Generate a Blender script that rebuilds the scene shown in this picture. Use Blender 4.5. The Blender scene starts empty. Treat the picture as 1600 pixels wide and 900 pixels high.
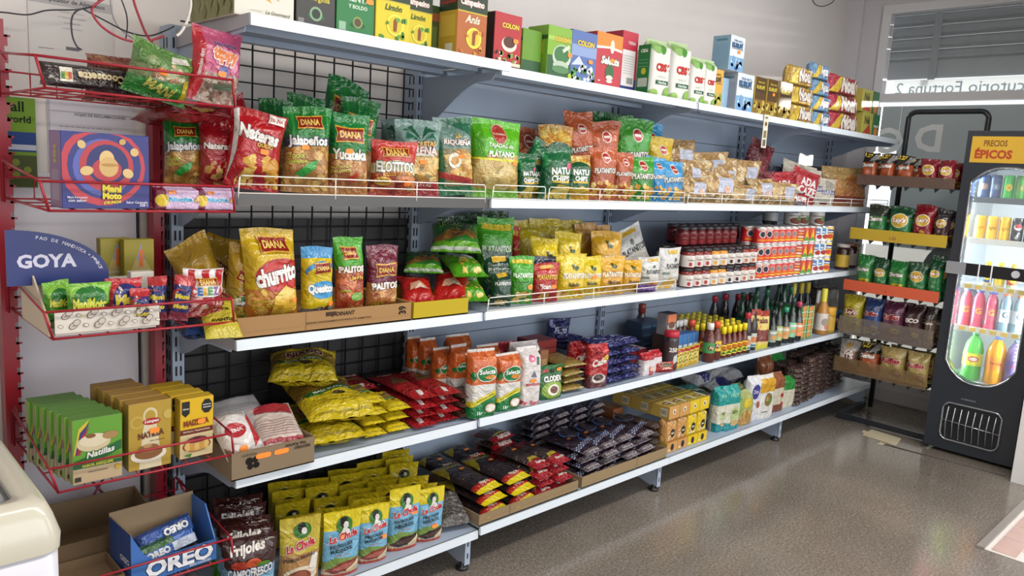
import bpy, bmesh, math, random
import numpy as np
from mathutils import Matrix, Vector

# ------------------------------------------------------------------ camera, world, lights
SC = bpy.context.scene
COL = SC.collection
CAM = np.array([-1.8856, -2.0739, 1.5371])
YAW, PITCH, ROLL, FPX = 0.7996, -0.152, 0.0591, 1199.5


def cam_axes():
    fwd = np.array([math.cos(PITCH) * math.cos(YAW), math.cos(PITCH) * math.sin(YAW), math.sin(PITCH)])
    rt = np.array([math.sin(YAW), -math.cos(YAW), 0.0])
    up = np.cross(rt, fwd)
    c, s = math.cos(ROLL), math.sin(ROLL)
    return np.array([c * rt + s * up, -s * rt + c * up, fwd])


AX = cam_axes()
cd = bpy.data.cameras.new('camera')
cam = bpy.data.objects.new('camera', cd)
COL.objects.link(cam)
cam.matrix_world = Matrix(((AX[0][0], AX[1][0], -AX[2][0], CAM[0]),
                           (AX[0][1], AX[1][1], -AX[2][1], CAM[1]),
                           (AX[0][2], AX[1][2], -AX[2][2], CAM[2]),
                           (0, 0, 0, 1)))
cd.sensor_width = 36.0
cd.lens = FPX * 36.0 / 1600.0
cd.clip_start = 0.05
SC.camera = cam

SC.view_settings.view_transform = 'Standard'
SC.view_settings.look = 'None'
SC.view_settings.gamma = 1.0
SC.view_settings.use_curve_mapping = False
SC.view_settings.exposure = 0.15

W = bpy.data.worlds.new('daylight')
SC.world = W
W.use_nodes = True
bg = W.node_tree.nodes['Background']
bg.inputs[0].default_value = (0.93, 0.97, 1.0, 1)
bg.inputs[1].default_value = 1.15


def area(name, loc, rot, sx, sy, power, col=(1, 1, 1)):
    l = bpy.data.lights.new(name, 'AREA')
    l.shape = 'RECTANGLE'
    l.size, l.size_y, l.energy, l.color = sx, sy, power, col
    o = bpy.data.objects.new(name, l)
    o.location, o.rotation_euler = loc, rot
    COL.objects.link(o)
    return o


area('ceiling_tube_light', (-0.6, -1.5, 2.93), (0, 0, 0), 2.4, 0.25, 36, (1.0, 0.95, 0.88))
area('ceiling_tube_light', (2.0, -1.6, 2.93), (0, 0, 0), 2.4, 0.25, 46, (1.0, 0.97, 0.94))
area('shop_front_daylight', (1.2, -4.2, 1.7), (math.radians(84), 0, 0), 4.5, 2.4, 70, (0.95, 0.97, 1.0))
area('shop_door_daylight', (3.9, -2.1, 1.3), (0, math.radians(90), 0), 2.2, 1.3, 24, (0.92, 0.96, 1.0))

sl = bpy.data.lights.new('sun', 'SUN')
sl.energy = 5.0
sl.angle = math.radians(1.2)
sl.color = (1.0, 0.95, 0.86)
so = bpy.data.objects.new('sun', sl)
so.rotation_euler = Vector((-1.0, 0.55, -0.10)).to_track_quat('-Z', 'Y').to_euler()
so.location = (7, -3, 4)
COL.objects.link(so)

# ------------------------------------------------------------------ small helpers
def lin(c):
    return c / 12.92 if c <= 0.04045 else ((c + 0.055) / 1.055) ** 2.4


def C(h):
    """hex colour -> linear rgba"""
    if isinstance(h, tuple):
        return h
    h = h.lstrip('#')
    return tuple(lin(int(h[i:i + 2], 16) / 255.0) for i in (0, 2, 4)) + (1.0,)


def px(u, y, z):
    """x of the point at depth y and height z that stands in photo column u"""
    a = (u - 800) / FPX
    n = AX[0] - a * AX[2]
    return CAM[0] - (n[1] * (y - CAM[1]) + n[2] * (z - CAM[2])) / n[0]


def pz(v, x, y):
    """height of the point above (x, y) that reaches photo row v"""
    b = (v - 450) / FPX
    n = AX[1] + b * AX[2]
    return CAM[2] - (n[0] * (x - CAM[0]) + n[1] * (y - CAM[1])) / n[2]


def at(u, v, x=None, y=None, z=None):
    d = AX.T @ np.array([(u - 800) / FPX, -(v - 450) / FPX, 1.0])
    if x is not None:
        k = (x - CAM[0]) / d[0]
    elif y is not None:
        k = (y - CAM[1]) / d[1]
    else:
        k = (z - CAM[2]) / d[2]
    return CAM + k * d


MATS = {}


def mat(name, col='#808080', rough=0.5, metal=0.0, spec=0.5, bump=0.0, bscale=40, coat=0.0,
        emit=None, estr=0.0, noise=0.0, nscale=8, attr=False, trans=0.0):
    if name in MATS:
        return MATS[name]
    m = bpy.data.materials.new(name)
    m.use_nodes = True
    nt = m.node_tree
    b = nt.nodes['Principled BSDF']
    b.inputs['Base Color'].default_value = C(col)
    b.inputs['Roughness'].default_value = rough
    b.inputs['Metallic'].default_value = metal
    b.inputs['Specular IOR Level'].default_value = spec
    b.inputs['Coat Weight'].default_value = coat
    b.inputs['Coat Roughness'].default_value = 0.12
    b.inputs['Transmission Weight'].default_value = trans
    if attr:
        a = nt.nodes.new('ShaderNodeAttribute')
        a.attribute_name = 'Col'
        nt.links.new(a.outputs['Color'], b.inputs['Base Color'])
    if emit:
        b.inputs['Emission Color'].default_value = C(emit)
        b.inputs['Emission Strength'].default_value = estr
    if bump or noise:
        tc = nt.nodes.new('ShaderNodeTexCoord')
        n = nt.nodes.new('ShaderNodeTexNoise')
        n.inputs['Scale'].default_value = bscale if bump else nscale
        n.inputs['Detail'].default_value = 3
        if attr:
            n.inputs['Distortion'].default_value = 1.6
        nt.links.new(tc.outputs['Object'], n.inputs['Vector'])
        if bump:
            bp = nt.nodes.new('ShaderNodeBump')
            bp.inputs['Strength'].default_value = bump
            bp.inputs['Distance'].default_value = 0.018 if attr else 0.01
            nt.links.new(n.outputs['Fac'], bp.inputs['Height'])
            nt.links.new(bp.outputs['Normal'], b.inputs['Normal'])
        if noise:
            n2 = nt.nodes.new('ShaderNodeTexNoise')
            n2.inputs['Scale'].default_value = nscale
            n2.inputs['Detail'].default_value = 5
            nt.links.new(tc.outputs['Object'], n2.inputs['Vector'])
            hs = nt.nodes.new('ShaderNodeMixRGB')
            hs.blend_type = 'MULTIPLY'
            hs.inputs['Fac'].default_value = noise
            hs.inputs['Color1'].default_value = C(col)
            nt.links.new(n2.outputs['Color'], hs.inputs['Color2'])
            cr = nt.nodes.new('ShaderNodeValToRGB')
            cr.color_ramp.elements[0].position = 0.3
            cr.color_ramp.elements[0].color = (0.35, 0.35, 0.35, 1)
            cr.color_ramp.elements[1].position = 0.65
            nt.links.new(n2.outputs['Fac'], cr.inputs['Fac'])
            nt.links.new(cr.outputs['Color'], hs.inputs['Color2'])
            if not attr:
                nt.links.new(hs.outputs['Color'], b.inputs['Base Color'])
    MATS[name] = m
    return m


def film(name, col, opacity, rough=0.08):
    """clear plastic film or thin glass: part see-through, part glossy"""
    if name in MATS:
        return MATS[name]
    m = bpy.data.materials.new(name)
    m.use_nodes = True
    nt = m.node_tree
    b = nt.nodes['Principled BSDF']
    b.inputs['Base Color'].default_value = C(col)
    b.inputs['Roughness'].default_value = rough
    b.inputs['Alpha'].default_value = opacity
    MATS[name] = m
    return m


PLASTIC = mat('printed_film', rough=0.19, spec=0.65, bump=0.8, bscale=17, attr=True)
FOIL = mat('crinkled_film', rough=0.17, spec=0.8, bump=1.0, bscale=30, attr=True)
CARTON = mat('printed_carton', rough=0.42, spec=0.4, attr=True)
PAPER = mat('printed_paper', rough=0.7, spec=0.2, attr=True)
GLOSS = mat('glossy_print', rough=0.12, spec=0.6, attr=True)
STEEL = mat('shelf_steel', '#9caabd', rough=0.38, spec=0.5)
LIPW = mat('shelf_lip_white', '#d2dae1', rough=0.32, spec=0.5)
LIPG = mat('shelf_lip_grey', '#454341', rough=0.4)
WIREW = mat('white_wire', '#e9e6dc', rough=0.3)
WIREK = mat('black_wire', '#15161c', rough=0.4)
WIRER = mat('red_wire', '#981a29', rough=0.3)
REDP = mat('red_post_paint', '#8e1726', rough=0.3)
DARK = mat('dark_slot', '#12131a', rough=0.7)
KRAFT = mat('kraft_board', '#a98357', rough=0.75, spec=0.2, noise=0.12, nscale=14)
KRAFTG = mat('grey_kraft_board', '#8c7860', rough=0.75, spec=0.2, noise=0.12, nscale=14)
ORANGE = mat('orange_sticker', '#ff8a2e', rough=0.5)
BLACKP = mat('black_plastic', '#17181c', rough=0.35)


INK = 0.80          # printing inks are a little darker than the hex swatches


class MB:
    """collects verts / faces / colours, links them as ONE mesh object"""

    def __init__(self):
        self.v, self.f, self.c, self.s, self.n = [], [], [], [], 0

    def add(self, verts, faces, col=None, smooth=False):
        verts = np.asarray(verts, float).reshape(-1, 3)
        n = self.n
        self.v.append(verts)
        self.f += [tuple(int(i) + n for i in f) for f in faces]
        self.s += [smooth] * len(faces)
        c = np.tile(np.array(C(col) if col else (0.5, 0.5, 0.5, 1.0)) * (INK, INK, INK, 1.0), (len(verts), 1))
        self.c.append(c)
        self.n += len(verts)
        return self

    def box(self, x0, y0, z0, x1, y1, z1, col=None):
        v = [(x, y, z) for x in (x0, x1) for y in (y0, y1) for z in (z0, z1)]
        f = [(0, 1, 3, 2), (4, 6, 7, 5), (0, 4, 5, 1), (2, 3, 7, 6), (0, 2, 6, 4), (1, 5, 7, 3)]
        for q in f:                       # own corners per face keep edges crisp
            self.add([v[i] for i in q], [(0, 1, 2, 3)], col)
        return self

    def tube(self, pts, r, n=8, col=None, closed=False):
        pts = [Vector(p) for p in pts]
        m = len(pts)
        rings = []
        for i, p in enumerate(pts):
            a = pts[i - 1] if i > 0 else (pts[-1] if closed else p)
            b = pts[i + 1] if i < m - 1 else (pts[0] if closed else p)
            t = (b - a)
            t = t.normalized() if t.length > 1e-9 else Vector((0, 0, 1))
            up = Vector((0, 0, 1)) if abs(t.z) < 0.9 else Vector((1, 0, 0))
            s = t.cross(up).normalized()
            w = s.cross(t)
            rings.append([tuple(p + s * (r * math.cos(2 * math.pi * k / n)) + w * (r * math.sin(2 * math.pi * k / n)))
                          for k in range(n)])
        v = [q for ring in rings for q in ring]
        f = []
        for i in range(m if closed else m - 1):
            j = (i + 1) % m
            for k in range(n):
                l = (k + 1) % n
                f.append((i * n + k, i * n + l, j * n + l, j * n + k))
        if not closed:
            f.append(tuple(range(n))[::-1])
            f.append(tuple((m - 1) * n + k for k in range(n)))
        return self.add(v, f, col, True)

    def lathe(self, prof, n=20, col=None, cx=0, cy=0, cap=True, smooth=True):
        v, f = [], []
        for (r, z) in prof:
            for k in range(n):
                a = 2 * math.pi * k / n
                v.append((cx + r * math.cos(a), cy + r * math.sin(a), z))
        m = len(prof)
        for i in range(m - 1):
            for k in range(n):
                l = (k + 1) % n
                f.append((i * n + k, i * n + l, (i + 1) * n + l, (i + 1) * n + k))
        if cap:
            f.append(tuple(range(n))[::-1])
            f.append(tuple((m - 1) * n + k for k in range(n)))
        return self.add(v, f, col, smooth)

    def prism(self, poly, axis, a, b, col=None):
        """poly (list of 2-D points) pushed along axis from a to b"""
        def p3(q, t):
            return {'x': (t, q[0], q[1]), 'y': (q[0], t, q[1]), 'z': (q[0], q[1], t)}[axis]
        n = len(poly)
        self.add([p3(q, a) for q in poly], [tuple(range(n))], col)
        self.add([p3(q, b) for q in poly], [tuple(range(n))[::-1]], col)
        for i in range(n):
            j = (i + 1) % n
            self.add([p3(poly[i], a), p3(poly[i], b), p3(poly[j], b), p3(poly[j], a)], [(0, 1, 2, 3)], col)
        return self

    def mesh(self, name, m):
        me = bpy.data.meshes.new(name)
        v = np.concatenate(self.v)
        me.from_pydata(v.tolist(), [], self.f)
        me.polygons.foreach_set('use_smooth', self.s)
        at_ = me.color_attributes.new('Col', 'FLOAT_COLOR', 'POINT')
        at_.data.foreach_set('color', np.concatenate(self.c).ravel())
        me.materials.append(m)
        me.update()
        return me

    def build(self, name, m, parent=None, fix=True):
        me = self.mesh(name, m)
        if fix:
            bm = bmesh.new()
            bm.from_mesh(me)
            bmesh.ops.recalc_face_normals(bm, faces=bm.faces)
            bm.to_mesh(me)
            bm.free()
        o = bpy.data.objects.new(name, me)
        COL.objects.link(o)
        if parent is not None:
            o.parent = parent
        return o


def tag(o, label=None, cat=None, group=None, kind=None):
    if label:
        o['label'] = label
    if cat:
        o['category'] = cat
    if group:
        o['group'] = group
    if kind:
        o['kind'] = kind
    return o


def empty(name, loc, label=None, cat=None, group=None, rz=0):
    o = bpy.data.objects.new(name, None)
    o.empty_display_size = 0.05
    o.location = loc
    o.rotation_euler = (0, 0, rz)
    COL.objects.link(o)
    return tag(o, label, cat, group)


def copy_tree(o, parent=None):
    c = o.copy()
    COL.objects.link(c)
    if parent is not None:
        c.parent = parent
    for ch in [k for k in o.children]:
        copy_tree(ch, c)
    return c


# ------------------------------------------------------------------ lettering
_glyph = {}


def text_tris(s, bold=0.02, shear=0.0):
    key = (s, bold, shear)
    if key in _glyph:
        return _glyph[key]
    cu = bpy.data.curves.new('lettering', 'FONT')
    cu.body = s
    cu.align_x = 'CENTER'
    cu.offset = bold
    cu.shear = shear
    cu.resolution_u = 2
    ob = bpy.data.objects.new('lettering', cu)
    me = ob.to_mesh()
    me.calc_loop_triangles()
    v = np.array([p.co[:2] for p in me.vertices]) if len(me.vertices) else np.zeros((0, 2))
    t = np.array([lt.vertices[:] for lt in me.loop_triangles], int).reshape(-1, 3)
    ob.to_mesh_clear()
    bpy.data.objects.remove(ob)
    bpy.data.curves.remove(cu)
    tri = v[t] if len(t) else np.zeros((0, 3, 2))
    if len(tri):
        lo, hi = tri.reshape(-1, 2).min(0), tri.reshape(-1, 2).max(0)
        tri = tri - (lo + hi) / 2
        dim = hi - lo
    else:
        dim = np.array([1, 1])
    _glyph[key] = (tri, dim)
    return _glyph[key]


def split(tri, L):
    """bisect triangles until no edge is longer than L"""
    for _ in range(9):
        e = np.linalg.norm(tri - np.roll(tri, -1, axis=1), axis=2)
        big = e.max(1) > L
        if not big.any():
            break
        keep = tri[~big]
        b = tri[big]
        k = e[big].argmax(1)
        i = np.arange(len(b))
        p, q, r = b[i, k], b[i, (k + 1) % 3], b[i, (k + 2) % 3]
        m = (p + q) / 2
        tri = np.concatenate([keep, np.stack([p, m, r], 1), np.stack([m, q, r], 1)])
    return tri


def fan(poly):
    poly = np.asarray(poly, float)
    c = poly.mean(0)
    return np.array([(c, poly[i], poly[(i + 1) % len(poly)]) for i in range(len(poly))])


# print operations; x runs 0..1 over the width, y 0..1 over the height of the printed face
def T(s, x, y, w, col='#ffffff', out=None, rot=0, h=None, bold=0.02, shear=0.0, ow=0.06):
    if w > 0.8:
        w, x = w * 0.88, x - 0.02
    return ('t', s, x, y, w, col, out, rot, h, bold, shear, ow)


def E(x, y, rx, ry, col, rot=0):
    return ('e', x, y, rx, ry, col, rot)


def R(x0, y0, x1, y1, col):
    return ('p', [(x0, y0), (x1, y0), (x1, y1), (x0, y1)], col)


def PL(pts, col):
    return ('p', pts, col)


def CH(x0, y0, x1, y1, n, size, cols, seed=1):
    return ('c', x0, y0, x1, y1, n, size, cols, seed)


def op_layers(op, w, h):
    """yield (triangles in metres on the face, colour) for one print operation"""
    k = op[0]
    if k == 'p':
        yield fan([(x * w, y * h) for x, y in op[1]]), op[2]
    elif k == 'e':
        _, x, y, rx, ry, col, rot = op
        a = np.linspace(0, 2 * np.pi, 22, endpoint=False)
        c, s = math.cos(rot), math.sin(rot)
        p = np.stack([rx * w * np.cos(a), ry * w * np.sin(a)], 1) @ np.array([[c, s], [-s, c]])
        yield fan(p + (x * w, y * h)), col
    elif k == 'c':
        _, x0, y0, x1, y1, n, size, cols, seed = op
        rr = random.Random(seed)
        for i in range(n):
            m = rr.choice((4, 5, 6, 7))
            a0 = rr.random() * 6.28
            sz = size * w * rr.uniform(0.6, 1.2)
            asp = rr.uniform(0.45, 1)
            p = np.array([(sz * math.cos(a0 + 6.283 * j / m) * rr.uniform(0.75, 1.1),
                           sz * asp * math.sin(a0 + 6.283 * j / m) * rr.uniform(0.75, 1.1)) for j in range(m)])
            th = rr.random() * 3.14
            c, s = math.cos(th), math.sin(th)
            p = p @ np.array([[c, s], [-s, c]])
            q = p + (rr.uniform(x0, x1) * w, rr.uniform(y0, y1) * h)
            q[:, 0] = np.clip(q[:, 0], 0.02 * w, 0.98 * w)
            q[:, 1] = np.clip(q[:, 1], y0 * h, 0.98 * h)
            yield fan(q), rr.choice(cols)
    elif k == 't':
        _, s, x, y, tw, col, out, rot, th, bold, shear, ow = op
        tri, dim = text_tris(s, bold, shear)
        sx = tw * w / dim[0]
        sy = sx if th is None else th * w / dim[1]
        c, sn = math.cos(rot), math.sin(rot)
        Rm = np.array([[c, sn], [-sn, c]])
        if out:
            tri2, d2 = text_tris(s, bold + ow, shear)
            yield (tri2 * (sx, sy)) @ Rm + (x * w, y * h), out
        yield (tri * (sx, sy)) @ Rm + (x * w, y * h), col


# ------------------------------------------------------------------ packs
def sm(a, b, x):
    t = np.clip((x - a) / (b - a), 0, 1)
    return t * t * (3 - 2 * t)


class BagShape:
    def __init__(self, w, h, t, seed=0, wr=1.0, kind='pillow', back=0.8):
        self.w, self.h, self.t, self.kind, self.back = w, h, t, kind, back
        r = random.Random(seed)
        self.ph = [r.uniform(0, 6.28) for _ in range(10)]
        self.fr = [r.uniform(0.7, 1.3) for _ in range(10)]
        self.wr = wr
        self.top = r.uniform(-1, 1)
        self.r = r

    def thick(self, u, v):
        uu = np.abs(2 * u - 1)
        if self.kind == 'pillow':
            pv = sm(0.03, 0.30, v) * (1 - sm(0.72, 0.96, v)) * 0.92 + 0.02
            pu = np.maximum(1 - uu ** 4.6, 0) ** 0.7
        elif self.kind == 'pouch':           # stands on a gusset, thin at the top
            pv = (1 - 0.88 * sm(0.15, 0.93, v)) * (0.75 + 0.25 * sm(0.0, 0.12, v))
            pu = np.maximum(1 - uu ** 2.6, 0) ** 0.6
        elif self.kind == 'block':           # brick bag: flour, salt, coffee
            pv = 1 - 0.97 * sm(0.84, 0.98, v) - 0.12 * (1 - sm(0.0, 0.06, v))
            pu = np.maximum(1 - uu ** 9, 0) ** 0.5
        else:                                # 'flat': lying packet
            pv = sm(0.0, 0.16, v) * (1 - sm(0.84, 1.0, v)) * 0.94 + 0.03
            pu = np.maximum(1 - uu ** 3.4, 0) ** 0.6
        p, f = self.ph, self.fr
        n = (np.sin(7 * f[0] * u + 5 * f[1] * v + p[0]) * 0.35 + np.sin(13 * f[2] * u - 9 * f[3] * v + p[1]) * 0.25
             + np.sin(5 * f[4] * v + 3 * u + p[2]) * 0.3)
        seal = np.exp(-((v - 0.93) / 0.13) ** 2) + np.exp(-((v - 0.07) / 0.1) ** 2)
        fold = np.sin(34 * f[5] * u + p[3] + 3 * v) * 0.5 + np.sin(21 * f[6] * u + p[4]) * 0.5
        base = self.t * 0.5 * pu * pv
        return base * (1 + 0.16 * self.wr * n) + self.wr * 0.035 * self.t * fold * seal * pu

    def surf(self, u, v, e=0.0, side=-1):
        th = self.thick(u, v)
        k = 1.0 if side < 0 else self.back
        bulge = np.sin(np.pi * np.clip(v, 0, 1))
        nar = {'pillow': 0.09, 'pouch': 0.04, 'block': 0.0, 'flat': 0.05}[self.kind]
        x = self.w * (u - 0.5) * (1 - nar * bulge)
        zz = self.h * v
        p = self.ph
        if self.kind == 'pillow':
            zz = zz + self.wr * 0.012 * self.h * np.sin(5 * u + p[5]) * sm(0.7, 1, v)
            zz = zz + self.wr * 0.035 * self.h * self.top * (u - 0.5) * sm(0.6, 1, v)
        sway = self.wr * self.t * 0.14 * np.sin(2.2 * v + p[6]) * sm(0.55, 1.0, v) * (1 + 0.5 * np.sin(4 * u + p[7]))
        return np.stack([x, side * (th * k + e) + sway, zz], -1)


def bag_mesh(name, w, h, t, bands, ops, seed=0, kind='pillow', wr=1.0, m=None, back=0.8):
    sh = BagShape(w, h, t, seed, wr, kind, back)
    b = MB()
    nu = 18
    us = np.linspace(0, 1, nu + 1)
    us = us + 0.10 * np.sin(2 * np.pi * us) / (2 * np.pi) * -1.0
    bands = sorted(bands)
    for i, (v0, col) in enumerate(bands):
        v1 = bands[i + 1][0] if i + 1 < len(bands) else 1.0
        nv = max(1, int(round((v1 - v0) * 22)))
        vs = np.linspace(v0, v1, nv + 1)
        U, V = np.meshgrid(us, vs)
        for side in (-1, 1):
            p = sh.surf(U, V, 0.0, side).reshape(-1, 3)
            f = []
            for r in range(nv):
                for c in range(nu):
                    q = (r * (nu + 1) + c, r * (nu + 1) + c + 1, (r + 1) * (nu + 1) + c + 1, (r + 1) * (nu + 1) + c)
                    f.append(q if side < 0 else q[::-1])
            b.add(p, f, col, True)
    if kind in ('block', 'pouch'):           # close the standing bottom
        a = sh.surf(us, np.zeros_like(us), 0, -1)
        c = sh.surf(us, np.zeros_like(us), 0, 1)[::-1]
        ring = np.concatenate([a, c])
        b.add(ring, [tuple(range(len(ring)))], bands[0][1])
    lay = 0
    step = max(min(w, h) / 20, 0.004)
    for op in ops:
        for tri, col in op_layers(op, w, h):
            if not len(tri):
                continue
            tri = split(tri, step)
            q = tri.reshape(-1, 2)
            u, v = q[:, 0] / w, q[:, 1] / h
            ok = ((u > 0.003) & (u < 0.997) & (v > 0.003) & (v < 0.997)).reshape(-1, 3).all(1)
            if op[0] == 't':
                u = np.clip(u, 0.01, 0.99)
                v = np.clip(v, 0.01, 0.99)
                ok = np.ones(len(tri), bool)
            else:
                u = np.clip(u, 0.0, 1.0)
                v = np.clip(v, 0.0, 1.0)
                ok = np.ones(len(tri), bool)
            e = 0.0008 + 0.00048 * lay
            p = sh.surf(u, v, e, -1)
            n = len(p) // 3
            b.add(p, [(3 * i, 3 * i + 1, 3 * i + 2) for i in range(n) if ok[i]], col, True)
            if op[0] != 'c':
                lay += 1
        if op[0] == 'c':
            lay += 1
    me = b.mesh(name, m or PLASTIC)
    me['t'] = t
    return me, sh


def box_mesh(name, w, d, h, cols, ops, m=None, bev=0.0015):
    """carton; front faces -y, origin at the middle of the bottom front edge.. depth runs to +y"""
    bm = bmesh.new()
    bmesh.ops.create_cube(bm, size=1.0)
    for v in bm.verts:
        v.co = Vector((v.co.x * w, (v.co.y + 0.5) * d, (v.co.z + 0.5) * h))
    if bev:
        bmesh.ops.bevel(bm, geom=list(bm.edges), offset=bev, segments=1, affect='EDGES', profile=0.5)
    b = MB()
    for f in bm.faces:
        n = f.normal
        ax = max(range(3), key=lambda i: abs(n[i]))
        key = {0: 'right' if n.x > 0 else 'left', 1: 'back' if n.y > 0 else 'front', 2: 'top' if n.z > 0 else 'bottom'}[ax]
        col = cols.get(key, cols.get('all', '#888888'))
        b.add([v.co[:] for v in f.verts], [tuple(range(len(f.verts)))], col)
    bm.free()
    for face, lst in ops.items():
        lay = 0
        fw, fh = {'front': (w, h), 'left': (d, h), 'right': (d, h), 'top': (w, d)}[face]
        for op in lst:
            for tri, col in op_layers(op, fw, fh):
                if not len(tri):
                    continue
                q = tri.reshape(-1, 2)
                q = np.stack([np.clip(q[:, 0], 0.001, fw - 0.001), np.clip(q[:, 1], 0.001, fh - 0.001)], 1)
                e = 0.0003 + 0.0002 * lay
                if face == 'front':
                    p = np.stack([q[:, 0] - w / 2, np.full(len(q), -e), q[:, 1]], 1)
                elif face == 'left':         # seen from -x: x of the print runs from back to front
                    p = np.stack([np.full(len(q), -w / 2 - e), d - q[:, 0], q[:, 1]], 1)
                elif face == 'right':
                    p = np.stack([np.full(len(q), w / 2 + e), q[:, 0], q[:, 1]], 1)
                else:
                    p = np.stack([q[:, 0] - w / 2, q[:, 1], np.full(len(q), h + e)], 1)
                b.add(p, [(3 * i, 3 * i + 1, 3 * i + 2) for i in range(len(p) // 3)], col)
                lay += 1 if op[0] != 'c' else 0
            lay += 1 if op[0] == 'c' else 0
    return b.mesh(name, m or CARTON)


def link(name, me, loc, rot=(0, 0, 0), label=None, cat=None, group=None, parent=None):
    o = bpy.data.objects.new(name, me)
    COL.objects.link(o)
    o.location, o.rotation_euler = loc, rot
    if parent is not None:
        o.parent = parent
    return tag(o, label, cat, group)


def sticker(parent, sh, u, v, w=0.026, h=0.015):
    """orange price sticker, a part of its pack"""
    a = np.linspace(0, 2 * np.pi, 14, endpoint=False)
    p = np.stack([np.sign(np.cos(a)) * np.abs(np.cos(a)) ** 0.5 * w / 2, np.sign(np.sin(a)) * np.abs(np.sin(a)) ** 0.5 * h / 2], 1)
    tri = split(fan(p), 0.012).reshape(-1, 2)
    b = MB()
    if sh is not None:
        q = sh.surf(np.clip(u + tri[:, 0] / sh.w, 0, 1), np.clip(v + tri[:, 1] / sh.h, 0, 1), 0.0042)
    else:
        q = np.stack([u + tri[:, 0], np.full(len(tri), -0.0035), v + tri[:, 1]], 1)
    b.add(q, [(3 * i, 3 * i + 1, 3 * i + 2) for i in range(len(q) // 3)], '#ff8a2e')
    return b.build('price_sticker', ORANGE, parent, fix=False)


D = {}          # printed designs: name -> (bands, ops)


def bag(name, design, uL, uR, vT, y, z, label, cat='bag', group=None, t=0.07, kind='pillow', wr=1.0, seed=None,
        rx=0.0, ry=0.0, rz=None, st=None, m=None, hgt=None, w=None):
    """an upright bag whose foot spans photo columns uL..uR at depth y on a board of height z"""
    xl, xr = px(uL, y, z), px(uR, y, z)
    x = (xl + xr) / 2
    w = w or (xr - xl)
    h = hgt or (pz(vT, x, y) - z)
    if rz is None:                       # most packs are turned a little towards the door side, as on the shelf
        rz = -0.32 if kind != 'block' else -0.10
    bands, ops = D[design]
    sd = seed if seed is not None else abs(hash_(label)) % 9999
    lift = abs(math.sin(ry)) * w * 0.5 + abs(math.sin(rx)) * t * 0.3
    y = min(y, 0.452 - t * 0.92)
    me, sh = bag_mesh(name, w * 0.97, h, t, bands, ops, sd, kind, wr, m)
    o = link(name, me, (x, y + t * 0.4, z + 0.001 + lift), (rx, ry, rz), label, cat, group)
    if st:
        sticker(o, sh, *st)
    return o


def hash_(s):
    n = 7
    for ch in s:
        n = (n * 31 + ord(ch)) % 1000003
    return n


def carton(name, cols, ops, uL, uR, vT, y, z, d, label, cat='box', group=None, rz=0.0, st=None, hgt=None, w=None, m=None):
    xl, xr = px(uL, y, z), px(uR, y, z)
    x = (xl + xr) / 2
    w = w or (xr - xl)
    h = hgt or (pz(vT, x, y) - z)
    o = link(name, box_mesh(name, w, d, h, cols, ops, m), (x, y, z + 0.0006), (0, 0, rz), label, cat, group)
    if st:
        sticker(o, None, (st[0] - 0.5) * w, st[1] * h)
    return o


def lying(name, design, x, y, z, w, l, t, label, cat='packet', group=None, rz=0.0, seed=0, tilt=0.0, roll=0.0, st=None, m=None, wr=1.0, kind='flat'):
    """a packet lying on its back, printed face up, foot towards the aisle; (x, y) is the middle of its foot"""
    bands, ops = D[design]
    me, sh = bag_mesh(name, w, l, t, bands, ops, seed, kind, wr, m, back=0.8)
    o = link(name, me, (x, y, z + t * 0.40), (-math.pi / 2 + tilt, roll, 0), label, cat, group)
    o.rotation_mode = 'XYZ'
    o.matrix_world = Matrix.Translation((x, y, z + t * 0.40)) @ Matrix.Rotation(rz, 4, 'Z') @ Matrix.Rotation(roll, 4, 'Y') @ Matrix.Rotation(-math.pi / 2 + tilt, 4, 'X')
    if st:
        sticker(o, sh, *st)
    return o

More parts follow.
